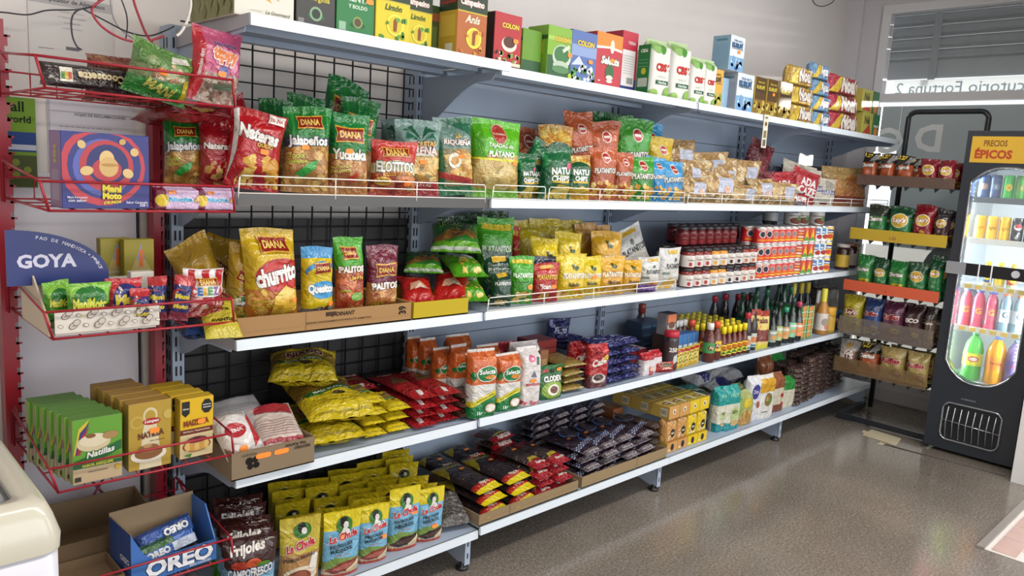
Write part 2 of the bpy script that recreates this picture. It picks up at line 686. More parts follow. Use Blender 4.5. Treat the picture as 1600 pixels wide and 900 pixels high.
# ------------------------------------------------------------------ the room
def node_floor():
    m = bpy.data.materials.new('terrazzo')
    m.use_nodes = True
    nt = m.node_tree
    b = nt.nodes['Principled BSDF']
    tc = nt.nodes.new('ShaderNodeTexCoord')
    n1 = nt.nodes.new('ShaderNodeTexNoise')
    n1.inputs['Scale'].default_value = 1.3
    n1.inputs['Detail'].default_value = 6
    n2 = nt.nodes.new('ShaderNodeTexNoise')
    n2.inputs['Scale'].default_value = 95
    n2.inputs['Detail'].default_value = 3
    vo = nt.nodes.new('ShaderNodeTexVoronoi')
    vo.inputs['Scale'].default_value = 60
    for n in (n1, n2, vo):
        nt.links.new(tc.outputs['Object'], n.inputs['Vector'])
    r1 = nt.nodes.new('ShaderNodeValToRGB')
    r1.color_ramp.elements[0].position, r1.color_ramp.elements[0].color = 0.3, C('#6d655c')
    r1.color_ramp.elements[1].position, r1.color_ramp.elements[1].color = 0.7, C('#8a8178')
    nt.links.new(n1.outputs['Fac'], r1.inputs['Fac'])
    r2 = nt.nodes.new('ShaderNodeValToRGB')
    r2.color_ramp.elements[0].position, r2.color_ramp.elements[0].color = 0.35, C('#c4bfb9')
    r2.color_ramp.elements[1].position, r2.color_ramp.elements[1].color = 0.62, C('#ffffff')
    nt.links.new(n2.outputs['Fac'], r2.inputs['Fac'])
    mx = nt.nodes.new('ShaderNodeMixRGB')
    mx.blend_type = 'MULTIPLY'
    mx.inputs['Fac'].default_value = 0.9
    nt.links.new(r1.outputs['Color'], mx.inputs['Color1'])
    nt.links.new(r2.outputs['Color'], mx.inputs['Color2'])
    r3 = nt.nodes.new('ShaderNodeValToRGB')      # pale marble chips
    r3.color_ramp.elements[0].position, r3.color_ramp.elements[0].color = 0.10, (1, 1, 1, 1)
    r3.color_ramp.elements[1].position, r3.color_ramp.elements[1].color = 0.17, (0, 0, 0, 1)
    nt.links.new(vo.outputs['Distance'], r3.inputs['Fac'])
    mx2 = nt.nodes.new('ShaderNodeMixRGB')
    nt.links.new(r3.outputs['Color'], mx2.inputs['Fac'])
    nt.links.new(mx.outputs['Color'], mx2.inputs['Color1'])
    mx2.inputs['Color2'].default_value = C('#a8a299')
    nt.links.new(mx2.outputs['Color'], b.inputs['Base Color'])
    b.inputs['Roughness'].default_value = 0.17
    b.inputs['Specular IOR Level'].default_value = 0.6
    return m


def wallmat(name, col):
    return mat(name, col, rough=0.75, spec=0.2, bump=0.06, bscale=30, noise=0.06, nscale=2)


XW = 4.0            # window wall
YB = 0.55           # wall behind the shelves
def shell(name, m, *boxes):
    b = MB()
    for q in boxes:
        b.box(*q)
    o = b.build(name, m)
    o['kind'] = 'structure'
    return o


shell('floor', node_floor(), (-3.3, -5.0, -0.1, 6.5, 0.75, 0.0))
shell('wall_back', wallmat('wall_plaster', '#d6d0cc'), (-3.3, YB, 0, XW + 0.12, YB + 0.12, 3.05))
shell('wall_left', wallmat('wall_plaster', '#d6d0cc'), (-3.3, -5.0, 0, -3.2, YB, 3.05))
shell('ceiling', wallmat('ceiling_plaster', '#dddbd8'), (-3.3, -5.0, 3.05, XW + 0.12, YB + 0.12, 3.15))
# window wall: jamb strip beside the corner, head above, sill below and the pier right of the cooler
shell('wall_window', wallmat('window_wall_plaster', '#cfccd0'),
      (XW, 0.29, 0, XW + 0.12, YB, 3.05), (XW, -1.12, 2.86, XW + 0.12, 0.29, 3.05), (XW, -1.12, 0, XW + 0.12, 0.29, 0.1))
shell('wall_sun_block', wallmat('window_wall_plaster', '#cfccd0'), (XW, -5.0, 0, XW + 0.12, -1.30, 3.05))  # unseen right wall, added solid with no door opening to block the sun
shell('wall_pier', wallmat('pier_plaster', '#d2d0ce'), (2.96, -1.30, 0, XW, -1.125, 3.05))
FR = mat('window_frame_white', '#d8d8da', rough=0.35)
b = MB()
for q in ((XW - 0.02, 0.24, 0.1, XW + 0.05, 0.30, 2.86), (XW - 0.02, -1.12, 2.185, XW + 0.05, 0.24, 2.24),
          (XW - 0.02, -1.12, 0.1, XW + 0.05, 0.24, 0.165), (XW - 0.02, -1.12, 2.80, XW + 0.05, 0.24, 2.86),
          (XW - 0.02, -1.12, 0.165, XW + 0.05, -1.07, 2.80)):
    b.box(*q)
win = b.build('window_1', FR)
win['kind'] = 'structure'
MB().box(XW + 0.01, -1.07, 0.165, XW + 0.016, 0.24, 2.185).build('glass_pane', film('clear_glass', '#dfe8ea', 0.10, 0.03), win)
MB().box(XW + 0.01, -1.07, 2.24, XW + 0.016, 0.24, 2.80).build('glass_pane', MATS['clear_glass'], win)
# vertical hairline seams of the boxed-in pipe beside the corner
b = MB()
b.box(XW - 0.035, 0.44, 0, XW, YB, 3.05)
trim = b.build('trim_1', wallmat('window_wall_plaster', '#cfccd0'))
trim['kind'] = 'structure'

# street side: roller shutter half down, frosted lower film with big letters, sign strip
t = empty('roller_shutter', (XW + 0.3, -0.45, 2.38), 'grey metal roller shutter rolled half down outside the window', 'shutter')
SH = mat('shutter_metal', '#7d8288', rough=0.45, metal=0.3, noise=0.25, nscale=20)
k = 0
b = MB()
for i in range(7):
    z0 = 0.125 + i * 0.085
    b.prism([(0.0, z0), (0.0, z0 + 0.012), (-0.022, z0 + 0.03), (-0.022, z0 + 0.06), (0.0, z0 + 0.082), (0.012, z0 + 0.082), (0.012, z0)], 'y', -0.75, 0.95)
b.build('slat_curtain', SH, t)
MB().box(-0.014, -0.75, 0.0, 0.014, 0.95, 0.125).build('bottom_bar', mat('shutter_bar', '#84888e', rough=0.4, metal=0.3), t)
MB().box(-0.03, 0.44, -0.06, -0.024, 0.49, 0.72).build('guide_rail', SH, t)

def translucent(name, col, k=0.6):
    m = mat(name, col, rough=0.5)
    nt = m.node_tree
    tr = nt.nodes.new('ShaderNodeBsdfTranslucent')
    tr.inputs['Color'].default_value = C(col)
    mx = nt.nodes.new('ShaderNodeMixShader')
    mx.inputs[0].default_value = k
    out = nt.nodes['Material Output']
    nt.links.new(nt.nodes['Principled BSDF'].outputs[0], mx.inputs[1])
    nt.links.new(tr.outputs[0], mx.inputs[2])
    nt.links.new(mx.outputs[0], out.inputs['Surface'])
    return m


FLM = translucent('grey_window_film', '#a0a6a8', 0.5)
FLW = translucent('white_window_film', '#e2e2e0')
LETW = mat('film_letter_white', '#f6f7f7', rough=0.5)


def sign_text(name, s, m, parent, loc, size, mirror=False, bold=0.02, rot=(0, 0, 0), depth=0.002, m2=None):
    """raised flat lettering facing -x by default"""
    tri, dim = text_tris(s, bold)
    k = size / dim[1]
    b = MB()
    q = tri.reshape(-1, 2) * k
    sx = 1 if mirror else -1
    p = np.stack([np.zeros(len(q)), sx * q[:, 0], q[:, 1]], 1)
    b.add(p, [(3 * i, 3 * i + 1, 3 * i + 2) for i in range(len(q) // 3)])
    o = b.build(name, m, parent, fix=False)
    o.location = loc
    return o


fp = empty('window_film', (XW + 0.03, -0.42, 0.17), 'grey and white vinyl film with big mirrored letters on the lower window', 'window film')
b = MB()
b.box(0, -0.65, 0.98, 0.002, 0.52, 1.985)
b.build('film_upper', FLM, fp)
MB().box(0, 0.521, 1.69, 0.002, 0.655, 1.985).build('film_corner', FLM, fp)
MB().box(0, -0.65, 0.0, 0.002, 0.65, 0.98).build('film_lower', FLW, fp)
a = [(-0.05 + 0.30 * math.cos(q), 0.80 + 0.30 * math.sin(q)) for q in np.linspace(0, math.pi, 20)]
MB().prism(a, 'x', -0.004, -0.001).build('grey_disc', FLM, fp)
a = [(-0.50 + 0.16 * math.cos(q), 0.86 + 0.20 * math.sin(q)) for q in np.linspace(0, 2 * math.pi, 24)]
MB().prism(a, 'x', -0.004, -0.001).build('pink_disc', translucent('film_pink', '#d3b9b9'), fp)
for ch, u_, v_ in (('D', 1450, 216), ('C', 1392, 220)):
    p_ = at(u_, v_, x=XW + 0.026)
    sign_text('mirrored_letter', ch, LETW, fp, (-0.004, p_[1] + 0.42, p_[2] - 0.17), 0.19, True, 0.03)
st_ = empty('street_sign', (XW + 0.22, -0.45, 2.24), 'white sign strip with pale mirrored lettering above the window bar', 'sign')
MB().box(0.0, -0.62, 0.0, 0.006, 0.70, 0.120).build('sign_panel', translucent('sign_white', '#f6f9fa'), st_)
sign_text('mirrored_letters', 'Locutorio Fortuna 2', translucent('sign_letter', '#93a0a8'), st_, (-0.004, 0.21, 0.062), 0.082, True, 0.004)
MB().box(XW + 0.5, -3.2, -0.1, XW + 5.0, 2.2, 0.0).build('floor_pavement', mat('pavement', '#b9b7b2', rough=0.8))['kind'] = 'structure'

# brick threshold set into the floor at the shop door
b = MB()
tx, ty = 1.90, -1.26
BR = mat('threshold_brick', '#b89a90', rough=0.4, noise=0.2, nscale=12)
m_ = mat('threshold_joint', '#c9c2bb', rough=0.6)
th = MB().box(tx, -2.2, 0.0005, 3.6, ty, 0.002).build('trim_2', m_)
th['kind'] = 'structure'
b = MB()
for i in range(9):
    for j in range(4):
        x0 = tx + 0.02 + i * 0.19 + (0.09 if j % 2 else 0)
        b.box(x0, ty - 0.04 - 0.1 * j - 0.095, 0.002, x0 + 0.18, ty - 0.04 - 0.1 * j, 0.004)
b.build('brick_rows', BR, th)
MB().box(tx - 0.01, ty - 0.02, 0.0005, 3.6, ty + 0.012, 0.012).build('edge_strip', mat('threshold_strip', '#9a948d', rough=0.35, metal=0.4), th)
# floor hatch outline in front of the cooler
b = MB()
p0, p1, p2, p3 = at(1372, 692, z=0), at(1572, 745, z=0), at(1600, 735, z=0), at(1462, 706, z=0)
for a_, c_ in ((p0, p1),):
    b.tube([(a_[0], a_[1], 0.001), (c_[0], c_[1], 0.001)], 0.004, 6)
b.build('trim_3', mat('hatch_gap', '#3f3a35', rough=0.8))['kind'] = 'structure'

# ------------------------------------------------------------------ shelving bays
ZB = {'A': 1.898, 'B': 1.429, 'C': 1.012, 'D': 0.599, 'E': 0.175}
Z1 = {'A': 1.906, 'B': 1.427, 'C': 1.008, 'D': 0.590, 'E': 0.160}
YF = {'A': -0.016, 'B': 0.0, 'C': 0.0, 'D': 0.0, 'E': -0.039}
Y1 = {'A': -0.065, 'B': 0.013, 'C': 0.013, 'D': 0.013, 'E': -0.028}
LIP = 0.0315


def bracket_poly(yf, big):
    """bracket profile in (y, z) under a board whose top is z = 0"""
    d, r = (0.20, 0.36) if big else (0.11, 0.26)
    pts = [(0.446, -0.02), (0.446, -0.02 - d), (0.43, -0.02 - d)]
    for i in range(9):
        q = i / 8.0
        pts.append((0.43 - r * q ** 0.75 * 0.9, -0.02 - d + (d - 0.03) * (1 - (1 - q) ** 1.6)))
    pts += [(yf + 0.05, -0.045), (yf + 0.03, -0.02)]
    return pts


def upright(name, x, parent, ztop=1.92):
    """slotted steel post, with its row of twin slots as a darker sub-part"""
    o = MB().box(x - 0.019, 0.450, 0.03, x + 0.019, 0.535, ztop).build(name, STEEL, parent)
    b = MB()
    z = 0.10
    while z < ztop - 0.05:
        for dx in (-0.0105, 0.0045):
            b.box(x + dx, 0.4488, z, x + dx + 0.006, 0.4505, z + 0.032)
        for dy in (0.470, 0.495):
            b.box(x - 0.0200, dy, z, x - 0.0188, dy + 0.007, z + 0.032)
        z += 0.05
    b.build('slots', DARK, o)
    return o


def wire_guard(parent, x0, x1, y, z, h=0.052, step=0.31):
    b = MB()
    r = 0.0021
    b.tube([(x0, y, z - 0.012), (x0 + 0.004, y - 0.002, z + h - 0.006), (x0 + 0.010, y - 0.002, z + h), (x1 - 0.010, y - 0.002, z + h),
            (x1 - 0.004, y - 0.002, z + h - 0.006), (x1, y, z - 0.012)], r, 6)
    b.tube([(x0, y, z + 0.028), (x1, y, z + 0.028)], r * 0.9, 6)
    b.tube([(x0, y, z + 0.003), (x1, y, z + 0.003)], r * 0.9, 6)
    n = max(1, int(round((x1 - x0) / step)))
    for i in range(1, n):
        x = x0 + (x1 - x0) * i / n
        b.tube([(x, y - 0.001, z - 0.01), (x, y - 0.001, z + h)], r * 0.9, 6)
    return b.build('wire_guard', WIREW, parent)


def bay(x0, x1, ZZ, YY, label, last=False, first=False):
    L = x1 - x0
    t = empty('shelving_bay', (x0, 0, 0), label, 'shelving', 'blue-grey steel shelving bays')
    upright('upright', 0.0, t)
    if last:
        upright('upright', L, t)
    if first:
        b = MB()
        for i in range(13):
            xx = 0.022 + 0.0775 * i
            if xx < L - 0.03:
                b.tube([(xx, 0.462, 0.12), (xx, 0.462, 1.9)], 0.0032, 6)
        for i in range(34):
            zz = 0.155 + 0.0540 * i
            b.tube([(0.02, 0.466, zz), (L - 0.03, 0.466, zz)], 0.0028, 6)
        b.build('wire_grid', WIREK, t)
        MB().box(0.02, 0.478, 0.10, L - 0.02, 0.484, 1.318).build('black_backing_sheet', mat('black_sheet', '#1e1c1e', rough=0.55, noise=0.3, nscale=6), t)
    else:
        b = MB()
        for z0, z1 in ((0.08, 0.435), (0.438, 0.806), (0.809, 1.30), (1.303, 1.757), (1.760, 1.92)):
            b.box(0.0205, 0.485, z0, L - 0.0205, 0.497, z1)
        b.build('back_panel', STEEL, t)
        MB().box(0.0205, 0.494, 0.08, L - 0.0205, 0.499, 1.92).build('panel_seam', DARK, t)
    for s in 'ABCDE':
        z, y = ZZ[s], YY[s]
        sh = MB().box(0.0012, y + 0.006, z - 0.006, L - 0.0012, 0.446, z).box(0.01, 0.10, z - 0.024, L - 0.01, 0.135, z - 0.006) \
            .box(0.01, 0.30, z - 0.024, L - 0.01, 0.34, z - 0.006).build('shelf_board', STEEL, t)
        MB().prism([(y, z), (y - 0.002, z - LIP), (y + 0.007, z - LIP), (y + 0.010, z - 0.006), (y + 0.010, z)], 'x', 0.0012, L - 0.0012) \
            .build('front_lip', LIPG if (first and s == 'B') else LIPW, sh)
        if s != 'E':
            pl = [(q, z + w) for q, w in bracket_poly(y, s == 'A')]
            MB().prism(pl, 'x', 0.004, 0.008).build('bracket', STEEL, sh)
            if last:
                MB().prism([(q, z + w) for q, w in bracket_poly(y, False)], 'x', L - 0.008, L - 0.004).build('bracket', STEEL, sh)
            if not first:
                MB().prism([(y + 0.02, z - 0.007), (0.445, z - 0.007), (0.445, z - 0.05), (y + 0.06, z - 0.034), (y + 0.02, z - 0.03)], 'x', L - 0.004, L - 0.001).build('end_flange', STEEL, sh)
        if first:
            MB().prism([(y + 0.004, z), (0.45, z), (0.45, z - 0.055), (y + 0.03, z - 0.033), (y + 0.004, z - 0.031)], 'x', -0.001, 0.002).build('end_plate', mat('end_plate_grey', '#9a9aa0', rough=0.4), sh)
    # base feet
    for x in ([-0.0] if first else [0.0]) + ([L] if last else []):
        ft = MB().prism([(0.44, 0.13), (-0.005, 0.13), (-0.005, 0.026), (0.03, 0.022), (0.44, 0.10)], 'x', x - 0.045, x - 0.041) \
            .box(x - 0.050, -0.014, 0.024, x - 0.024, -0.010, 0.128).build('base_foot', STEEL, t)
        b = MB()
        for z in (0.05, 0.10):
            b.box(x - 0.040, -0.0150, z, x - 0.035, -0.0138, z + 0.022)
            b.box(x - 0.0456, 0.10, z + 0.01, x - 0.0448, 0.112, z + 0.022)
        b.build('slots', DARK, ft)
        MB().lathe([(0.010, 0.028), (0.010, 0.014), (0.024, 0.012), (0.026, 0.0)], 14, cx=x - 0.04, cy=0.012).build('levelling_glide', BLACKP, ft)
    return t


b1 = bay(-0.948, 0.0, Z1, Y1, 'far left shelving bay with black wire grid back and darker grey second lip', first=True)
b2 = bay(0.0, 1.25, ZB, YF, 'blue-grey steel shelving bay second from the left, with green and yellow chip bags')
b3 = bay(1.25, 2.5, ZB, YF, 'blue-grey steel shelving bay third from the left, with jam jars and sauce bottles')
b4 = bay(2.5, 3.75, ZB, YF, 'far right shelving bay beside the crisp rack, sunlit back panel', last=True)
wire_guard(b1, 0.004, 0.93, 0.014, Z1['B'])
for p, q in ((0.006, 0.285), (0.30, 1.235)):
    wire_guard(b2, p, q, 0.004, ZB['B'])
wire_guard(b2, 0.012, 1.225, 0.004, ZB['C'])
wire_guard(b3, 0.012, 1.235, 0.004, ZB['B'])
wire_guard(b4, 0.012, 1.235, 0.004, ZB['B'])

# ------------------------------------------------------------------ red wire rack on the left
rk = empty('wire_rack', (-1.2, 0.45, 0.0), 'red wire basket rack with slotted posts against the white wall', 'rack')


def rpost(x, sgn, top):
    b = MB().box(x - 0.016, 0.0, 0.0, x + 0.016, 0.06, top)
    o = b.build('post', REDP, rk)
    b = MB()
    z = 0.08
    while z < top - 0.05:
        b.box(x + sgn * 0.016, 0.0, z, x + sgn * 0.024, 0.004, z + 0.030)
        b.box(x + sgn * 0.016, 0.0, z + 0.024, x + sgn * 0.031, 0.004, z + 0.030)
        z += 0.045
    b.build('hook_teeth', REDP, o)


rpost(-1.42 + 1.2, 1, 1.86)
rpost(-1.005 + 1.2, 0.4, 1.72)


def basket(z, yf=0.0, h=0.07, dz=0.0):
    """wire tray: world coords shifted into the rack frame"""
    X0, X1, Y0, Y1_ = -0.225, 0.240, yf - 0.45, -0.012
    r = 0.0034
    b = MB()
    # bottom and (flared) top rails
    bot = [(X0 + 0.012, Y1_, z), (X0 + 0.012, Y0, z), (X1 - 0.0, Y0, z + dz), (X1 - 0.0, Y1_, z + dz)]
    top = [(X0, Y1_ - 0.02, z + h + 0.035), (X0 - 0.008, Y0 - 0.012, z + h), (X1 - 0.012, Y0 - 0.012, z + h + dz), (X1 - 0.004, Y1_ - 0.02, z + h + 0.035 + dz)]
    b.tube(bot, r, 7)
    b.tube(top, r, 7)
    b.tube([bot[1], top[1]], r, 7)
    b.tube([bot[2], top[2]], r, 7)
    b.tube([bot[0], bot[3]], r * 0.8, 6)
    n = 7
    for i in range(1, n):
        x = X0 + 0.012 + (X1 - X0 - 0.012) * i / n
        zz = z + dz * i / n
        b.tube([(x, Y0, zz), (x, Y1_, zz), (x, Y1_, zz + 0.06)], r * 0.62, 6)
    for y in (-0.30, -0.17):
        b.tube([(X0 + 0.012, y, z), (X1, y, z + dz)], r * 0.62, 6)
    b.tube([(X0 + 0.012, Y1_, z + 0.06), (X1, Y1_, z + 0.06 + dz)], r * 0.8, 6)
    for x in (X0 + 0.004, X1 - 0.01):
        b.tube([(x, Y1_, z - 0.01), (x, Y1_, z + 0.10), (x, -0.03, z + 0.112), (x, -0.10, z + 0.085)], r, 7)
    return b.build('basket', WIRER, rk)


BZ = [1.662, 1.378, 1.066, 0.672, 0.35]
for i, z in enumerate(BZ):
    basket(z)
b = MB()
b.tube([(-0.085, 0.0, 0.33), (0.03, 0.0, 0.52)], 0.004, 7)
b.tube([(-0.03, 0.0, 0.52), (0.09, 0.0, 0.33)], 0.004, 7)
b.tube([(-0.21, 0.0, 0.33), (0.2, 0.0, 0.33)], 0.004, 7)
b.build('cross_brace', mat('dark_red_wire', '#7c2038', rough=0.4), rk)

# white wall panels and seam behind the rack
b = MB().box(-1.38, YB - 0.012, 0.0, -1.045, YB, 1.45)
o = b.build('trim_4', wallmat('white_panel', '#d2cfd6'))
o['kind'] = 'structure'
o = MB().box(-1.036, YB - 0.03, 0.0, -1.0, YB, 1.45).build('trim_5', mat('pale_conduit', '#b7b2ac', rough=0.5))
o['kind'] = 'structure'
o = MB().box(-1.0425, YB - 0.014, 0.0, -1.038, YB, 1.45).build('trim_6', mat('panel_gap', '#2a2430', rough=0.6))
o['kind'] = 'structure'


def sheet(name, x0, z0, x1, z1, col, ops, label, y=YB - 0.004, cat='paper'):
    me = box_mesh(name, x1 - x0, 0.0012, z1 - z0, {'all': col}, {'front': ops}, PAPER, 0)
    return link(name, me, ((x0 + x1) / 2, y, z0), (0, 0, 0), label, cat)


rr = random.Random(4)


def greeked(y0, y1, n, col='#8d8a90'):
    out = []
    for i in range(n):
        y = y0 + (y1 - y0) * i / n
        x = 0.12
        while x < rr.uniform(0.6, 0.9):
            w = rr.uniform(0.03, 0.1)
            out.append(R(x, y, x + w, y + 0.006, col))
            x += w + 0.015
    return out


sheet('paper_notice', -1.325, 1.68, -1.10, 1.985, '#e2dedb', [R(0, 0.83, 1, 0.92, '#bdb9ba'), T('Manipulador de Alimentos', 0.5, 0.875, 0.8, '#55525a')] +
      [T(s, 0.5, 0.78 - 0.05 * i, 0.012 * len(s), '#a09da3', bold=0) for i, s in enumerate(('Certificado de formacion', 'en manipulacion de alimentos', 'se certifica que', 'ha superado el curso'))] +
      [R(0.1, 0.42, 0.28, 0.425, '#77747a'), R(0.42, 0.43, 0.58, 0.46, '#77747a')], 'certificate paper on the white wall behind the top red basket')
sheet('paper_notice', -1.285, 1.33, -1.045, 1.665, '#dfdde6', [R(0.0, 0.0, 0.03, 1, '#bdbac6'), T('HOJAS DE RECLAMACIONES', 0.6, 0.88, 0.6, '#6b6872'), R(0.02, 0.90, 0.98, 0.905, '#9a97a3')] + greeked(0.45, 0.82, 7),
      'white notice in clear sleeve on the wall below the top red basket')
sheet('wall_poster', -1.40, 1.405, -1.318, 1.66, '#7ba03a', [T('all', 0.45, 0.90, 0.4, '#1d2a22'), T('world', 0.45, 0.76, 0.8, '#1d2a22'), R(0, 0.40, 1, 0.62, '#37508e'), R(0, 0.42, 1, 0.48, '#c9cddb'),
      R(0, 0, 1, 0.36, '#56603a'), E(0.35, 0.28, 0.12, 0.12, '#8a9a42'), E(0.35, 0.14, 0.12, 0.12, '#8a9a42'), E(0.7, 0.2, 0.12, 0.12, '#8a9a42')],
      'small green and blue poster on the wall beside the left red post', YB - 0.018, 'poster')

# loose cables at top left
def cable(label, pts, r, m):
    pts = [Vector(p) for p in pts]
    sm_ = []
    for i in range(len(pts) - 1):
        p0, p1, p2, p3 = pts[max(i - 1, 0)], pts[i], pts[i + 1], pts[min(i + 2, len(pts) - 1)]
        for k in range(8):
            q = k / 8
            sm_.append(0.5 * ((2 * p1) + (p2 - p0) * q + (2 * p0 - 5 * p1 + 4 * p2 - p3) * q * q + (3 * p1 - p0 - 3 * p2 + p3) * q ** 3))
    sm_.append(pts[-1])
    return tag(MB().tube(sm_, r, 7).build('cable', m), label, 'cable')


def cp(lst, y):
    return [tuple(at(u, v, y=y + dy)) for u, v, dy in lst]


CK = mat('cable_black', '#2b2730', rough=0.45)
cable('thin black cable running left along the white wall to the red rack', cp([(-40, 22, .1), (0, 19, .1), (42, 23, .1), (75, 16, .1), (120, 15, .1), (147, 8, .1), (160, -8, .1)], .38), .0022, CK)
cable('black cable looping down onto the small green crisp bag', cp([(150, 10, .0), (122, 16, 0), (112, 30, 0), (113, 55, 0), (120, 72, 0), (128, 78, 0)], .22), .0022, CK)
cable('black cable drooping from the wall to the shelf end', cp([(128, 13, 0), (160, 30, 0), (200, 50, 0), (232, 56, 0), (258, 48, 0), (272, 41, 0)], .34), .0022, CK)
cable('red cable looping below the top edge at left', cp([(166, -4, 0), (148, 8, 0), (144, 20, 0), (160, 42, 0), (190, 60, 0), (222, 66, 0), (245, 60, 0), (256, 56, 0)], .20), .0032, mat('cable_red', '#a32c3c', rough=0.4))
cable('straight red wire slanting down behind the pink biscuit bag', cp([(207, -5, 0), (215, 20, 0), (230, 56, 0), (250, 80, 0)], .30), .0034, MATS['cable_red'])['label'] = 'straight red wire slanting down behind the pink biscuit bag'
cable('pale grey cable curving down beside the olive box', cp([(297, -6, 0), (298, 10, 0), (292, 34, 0), (283, 50, 0), (276, 56, 0)], .0), .0036, mat('cable_pale', '#c9c4bd', rough=0.4))
cable('thin grey cable hanging in a loop beside the red cable', cp([(172, -5, 0), (176, 24, 0), (188, 45, 0), (212, 62, 0), (240, 68, 0)], .40), .002, mat('cable_grey', '#9b969c', rough=0.4))
cable('dark wire hanging straight down the white wall', cp([(188, -5, 0), (197, 20, 0), (199, 40, 0), (196, 64, 0)], .46), .002, CK)
cable('thin cable hanging from the ceiling by the window corner', cp([(1268, -6, 0), (1273, 6, 0), (1285, 10, 0), (1300, 4, 0), (1306, -6, 0)], .2), .003, CK)

# ------------------------------------------------------------------ chest freezer, bottom left
fz = empty('chest_freezer', (-2.1, -0.1, 0.0), 'white chest freezer with cream rim and sliding glass lid, bottom left corner', 'freezer')


def rrect(x0, y0, x1, y1, r, n=7):
    p = []
    for cx, cy, a0 in ((x1 - r, y1 - r, 0), (x0 + r, y1 - r, 90), (x0 + r, y0 + r, 180), (x1 - r, y0 + r, 270)):
        for i in range(n + 1):
            a = math.radians(a0 + 90 * i / n)
            p.append((cx + r * math.cos(a), cy + r * math.sin(a)))
    return p


def loft(b, rings, col=None, cap=True):
    n = len(rings[0])
    v = [p for r in rings for p in r]
    f = []
    for i in range(len(rings) - 1):
        for k in range(n):
            l = (k + 1) % n
            f.append((i * n + k, i * n + l, (i + 1) * n + l, (i + 1) * n + k))
    if cap:
        f.append(tuple(range(n))[::-1])
        f.append(tuple((len(rings) - 1) * n + k for k in range(n)))
    return b.add(v, f, col, True)


def ring(x0, y0, x1, y1, r, z):
    return [(p[0], p[1], z) for p in rrect(x0, y0, x1, y1, r)]


FX0, FX1, FY0, FY1 = -0.85, 0.572, -0.415, 0.33
b = MB()
loft(b, [ring(FX0, FY0, FX1, FY1, 0.03, 0.04), ring(FX0, FY0, FX1, FY1, 0.03, 0.78)])
b.build('cabinet', mat('freezer_white', '#cfcfd8', rough=0.3, coat=0.3), fz)
b = MB()
i_ = (FX0 + 0.10, FY0 + 0.045, FX1 - 0.062, FY1 - 0.10)
loft(b, [ring(FX0 - .004, FY0 - .004, FX1 + .004, FY1 + .004, 0.034, 0.772), ring(FX0 - .006, FY0 - .006, FX1 + .006, FY1 + .006, 0.036, 0.80),
         ring(FX0 + .004, FY0 + .004, FX1 - .004, FY1 - .004, 0.034, 0.835), ring(FX0 + .014, FY0 + .014, FX1 - .014, FY1 - .022, 0.03, 0.860), ring(FX0 + .035, FY0 + .032, FX1 - .034, FY1 - .045, 0.03, 0.872),
         ring(*i_[:4], 0.03, 0.872), ring(*i_[:4], 0.03, 0.846)], cap=False)
b.build('rim', mat('freezer_cream', '#c2bdac', rough=0.22, coat=0.4), fz)
b = MB()
loft(b, [ring(i_[0], i_[1], i_[2], i_[3], 0.03, 0.842), ring(i_[0], i_[1], i_[2], i_[3], 0.03, 0.850)])
ld = b.build('glass_lid', mat('freezer_glass', '#aab2ba', rough=0.1, spec=0.7), fz)
b = MB()
b.tube([(p[0], p[1], 0.857) for p in rrect(i_[0] + .02, i_[1] + .02, i_[2] - .02, i_[3] - .02, 0.03)], 0.010, 8, closed=True)
b.build('lid_frame', mat('lid_frame_grey', '#9d9ea2', rough=0.3, metal=0.3), ld)
MB().tube([(i_[2] - .05, -0.30, 0.862), (i_[2] - .05, 0.1, 0.862)], 0.012, 8).build('handle', mat('lid_handle', '#c3c6ca', rough=0.25), ld)

# ------------------------------------------------------------------ drinks cooler
FXc = 3.15
fr = empty('drinks_cooler', (FXc, -0.845, 0.0), 'tall dark glass-door drinks cooler with yellow price header, at right', 'fridge')
DN = mat('cooler_dark', '#2b3038', rough=0.28, coat=0.3)
DN2 = mat('cooler_side', '#3d4a5e', rough=0.3, coat=0.2)
WHT = mat('cooler_liner', '#e8edf0', rough=0.4)
HW = 0.238
b = MB()
b.box(0.06, -HW, 0.05, 0.62, -HW + 0.03, 1.91).box(0.06, HW - 0.03, 0.05, 0.62, HW, 1.91).box(0.06, -HW, 1.72, 0.62, HW, 1.91).box(0.06, -HW, 0.05, 0.62, HW, 0.43) \
    .box(0.58, -HW, 0.43, 0.62, HW, 1.72)
b.build('cabinet', DN2, fr)
b = MB()
b.box(0.061, -HW + 0.03, 0.43, 0.58, -HW + 0.034, 1.72).box(0.061, HW - 0.034, 0.43, 0.58, HW - 0.03, 1.72).box(0.575, -HW + .03, 0.43, 0.58, HW - .03, 1.72) \
    .box(0.061, -HW + .03, 1.716, 0.58, HW - .03, 1.72).box(0.061, -HW + .03, 0.43, 0.58, HW - .03, 0.434)
b.build('liner', WHT, fr)
# door: slab with a rounded opening (front and back plates, rim walls)
oz0, oz1, oy = 0.455, 1.705, 0.178


def opening(n=10):
    """outline of the window, arched at top and bottom"""
    p = []
    for i in range(n + 1):          # top arch, +y to -y
        q = -1 + 2 * i / n
        p.append((-q * oy, oz1 - 0.085 * abs(q) ** 2.6))
    for i in range(n + 1):          # bottom arch
        q = -1 + 2 * i / n
        p.append((q * oy, oz0 + 0.12 * abs(q) ** 2.6))
    return p


op_ = opening()


def outer(p):
    """matching point on the door outline"""
    y, z = p
    return (max(-HW, min(HW, y / oy * HW)), 1.92 if z > 1.3 and False else z)


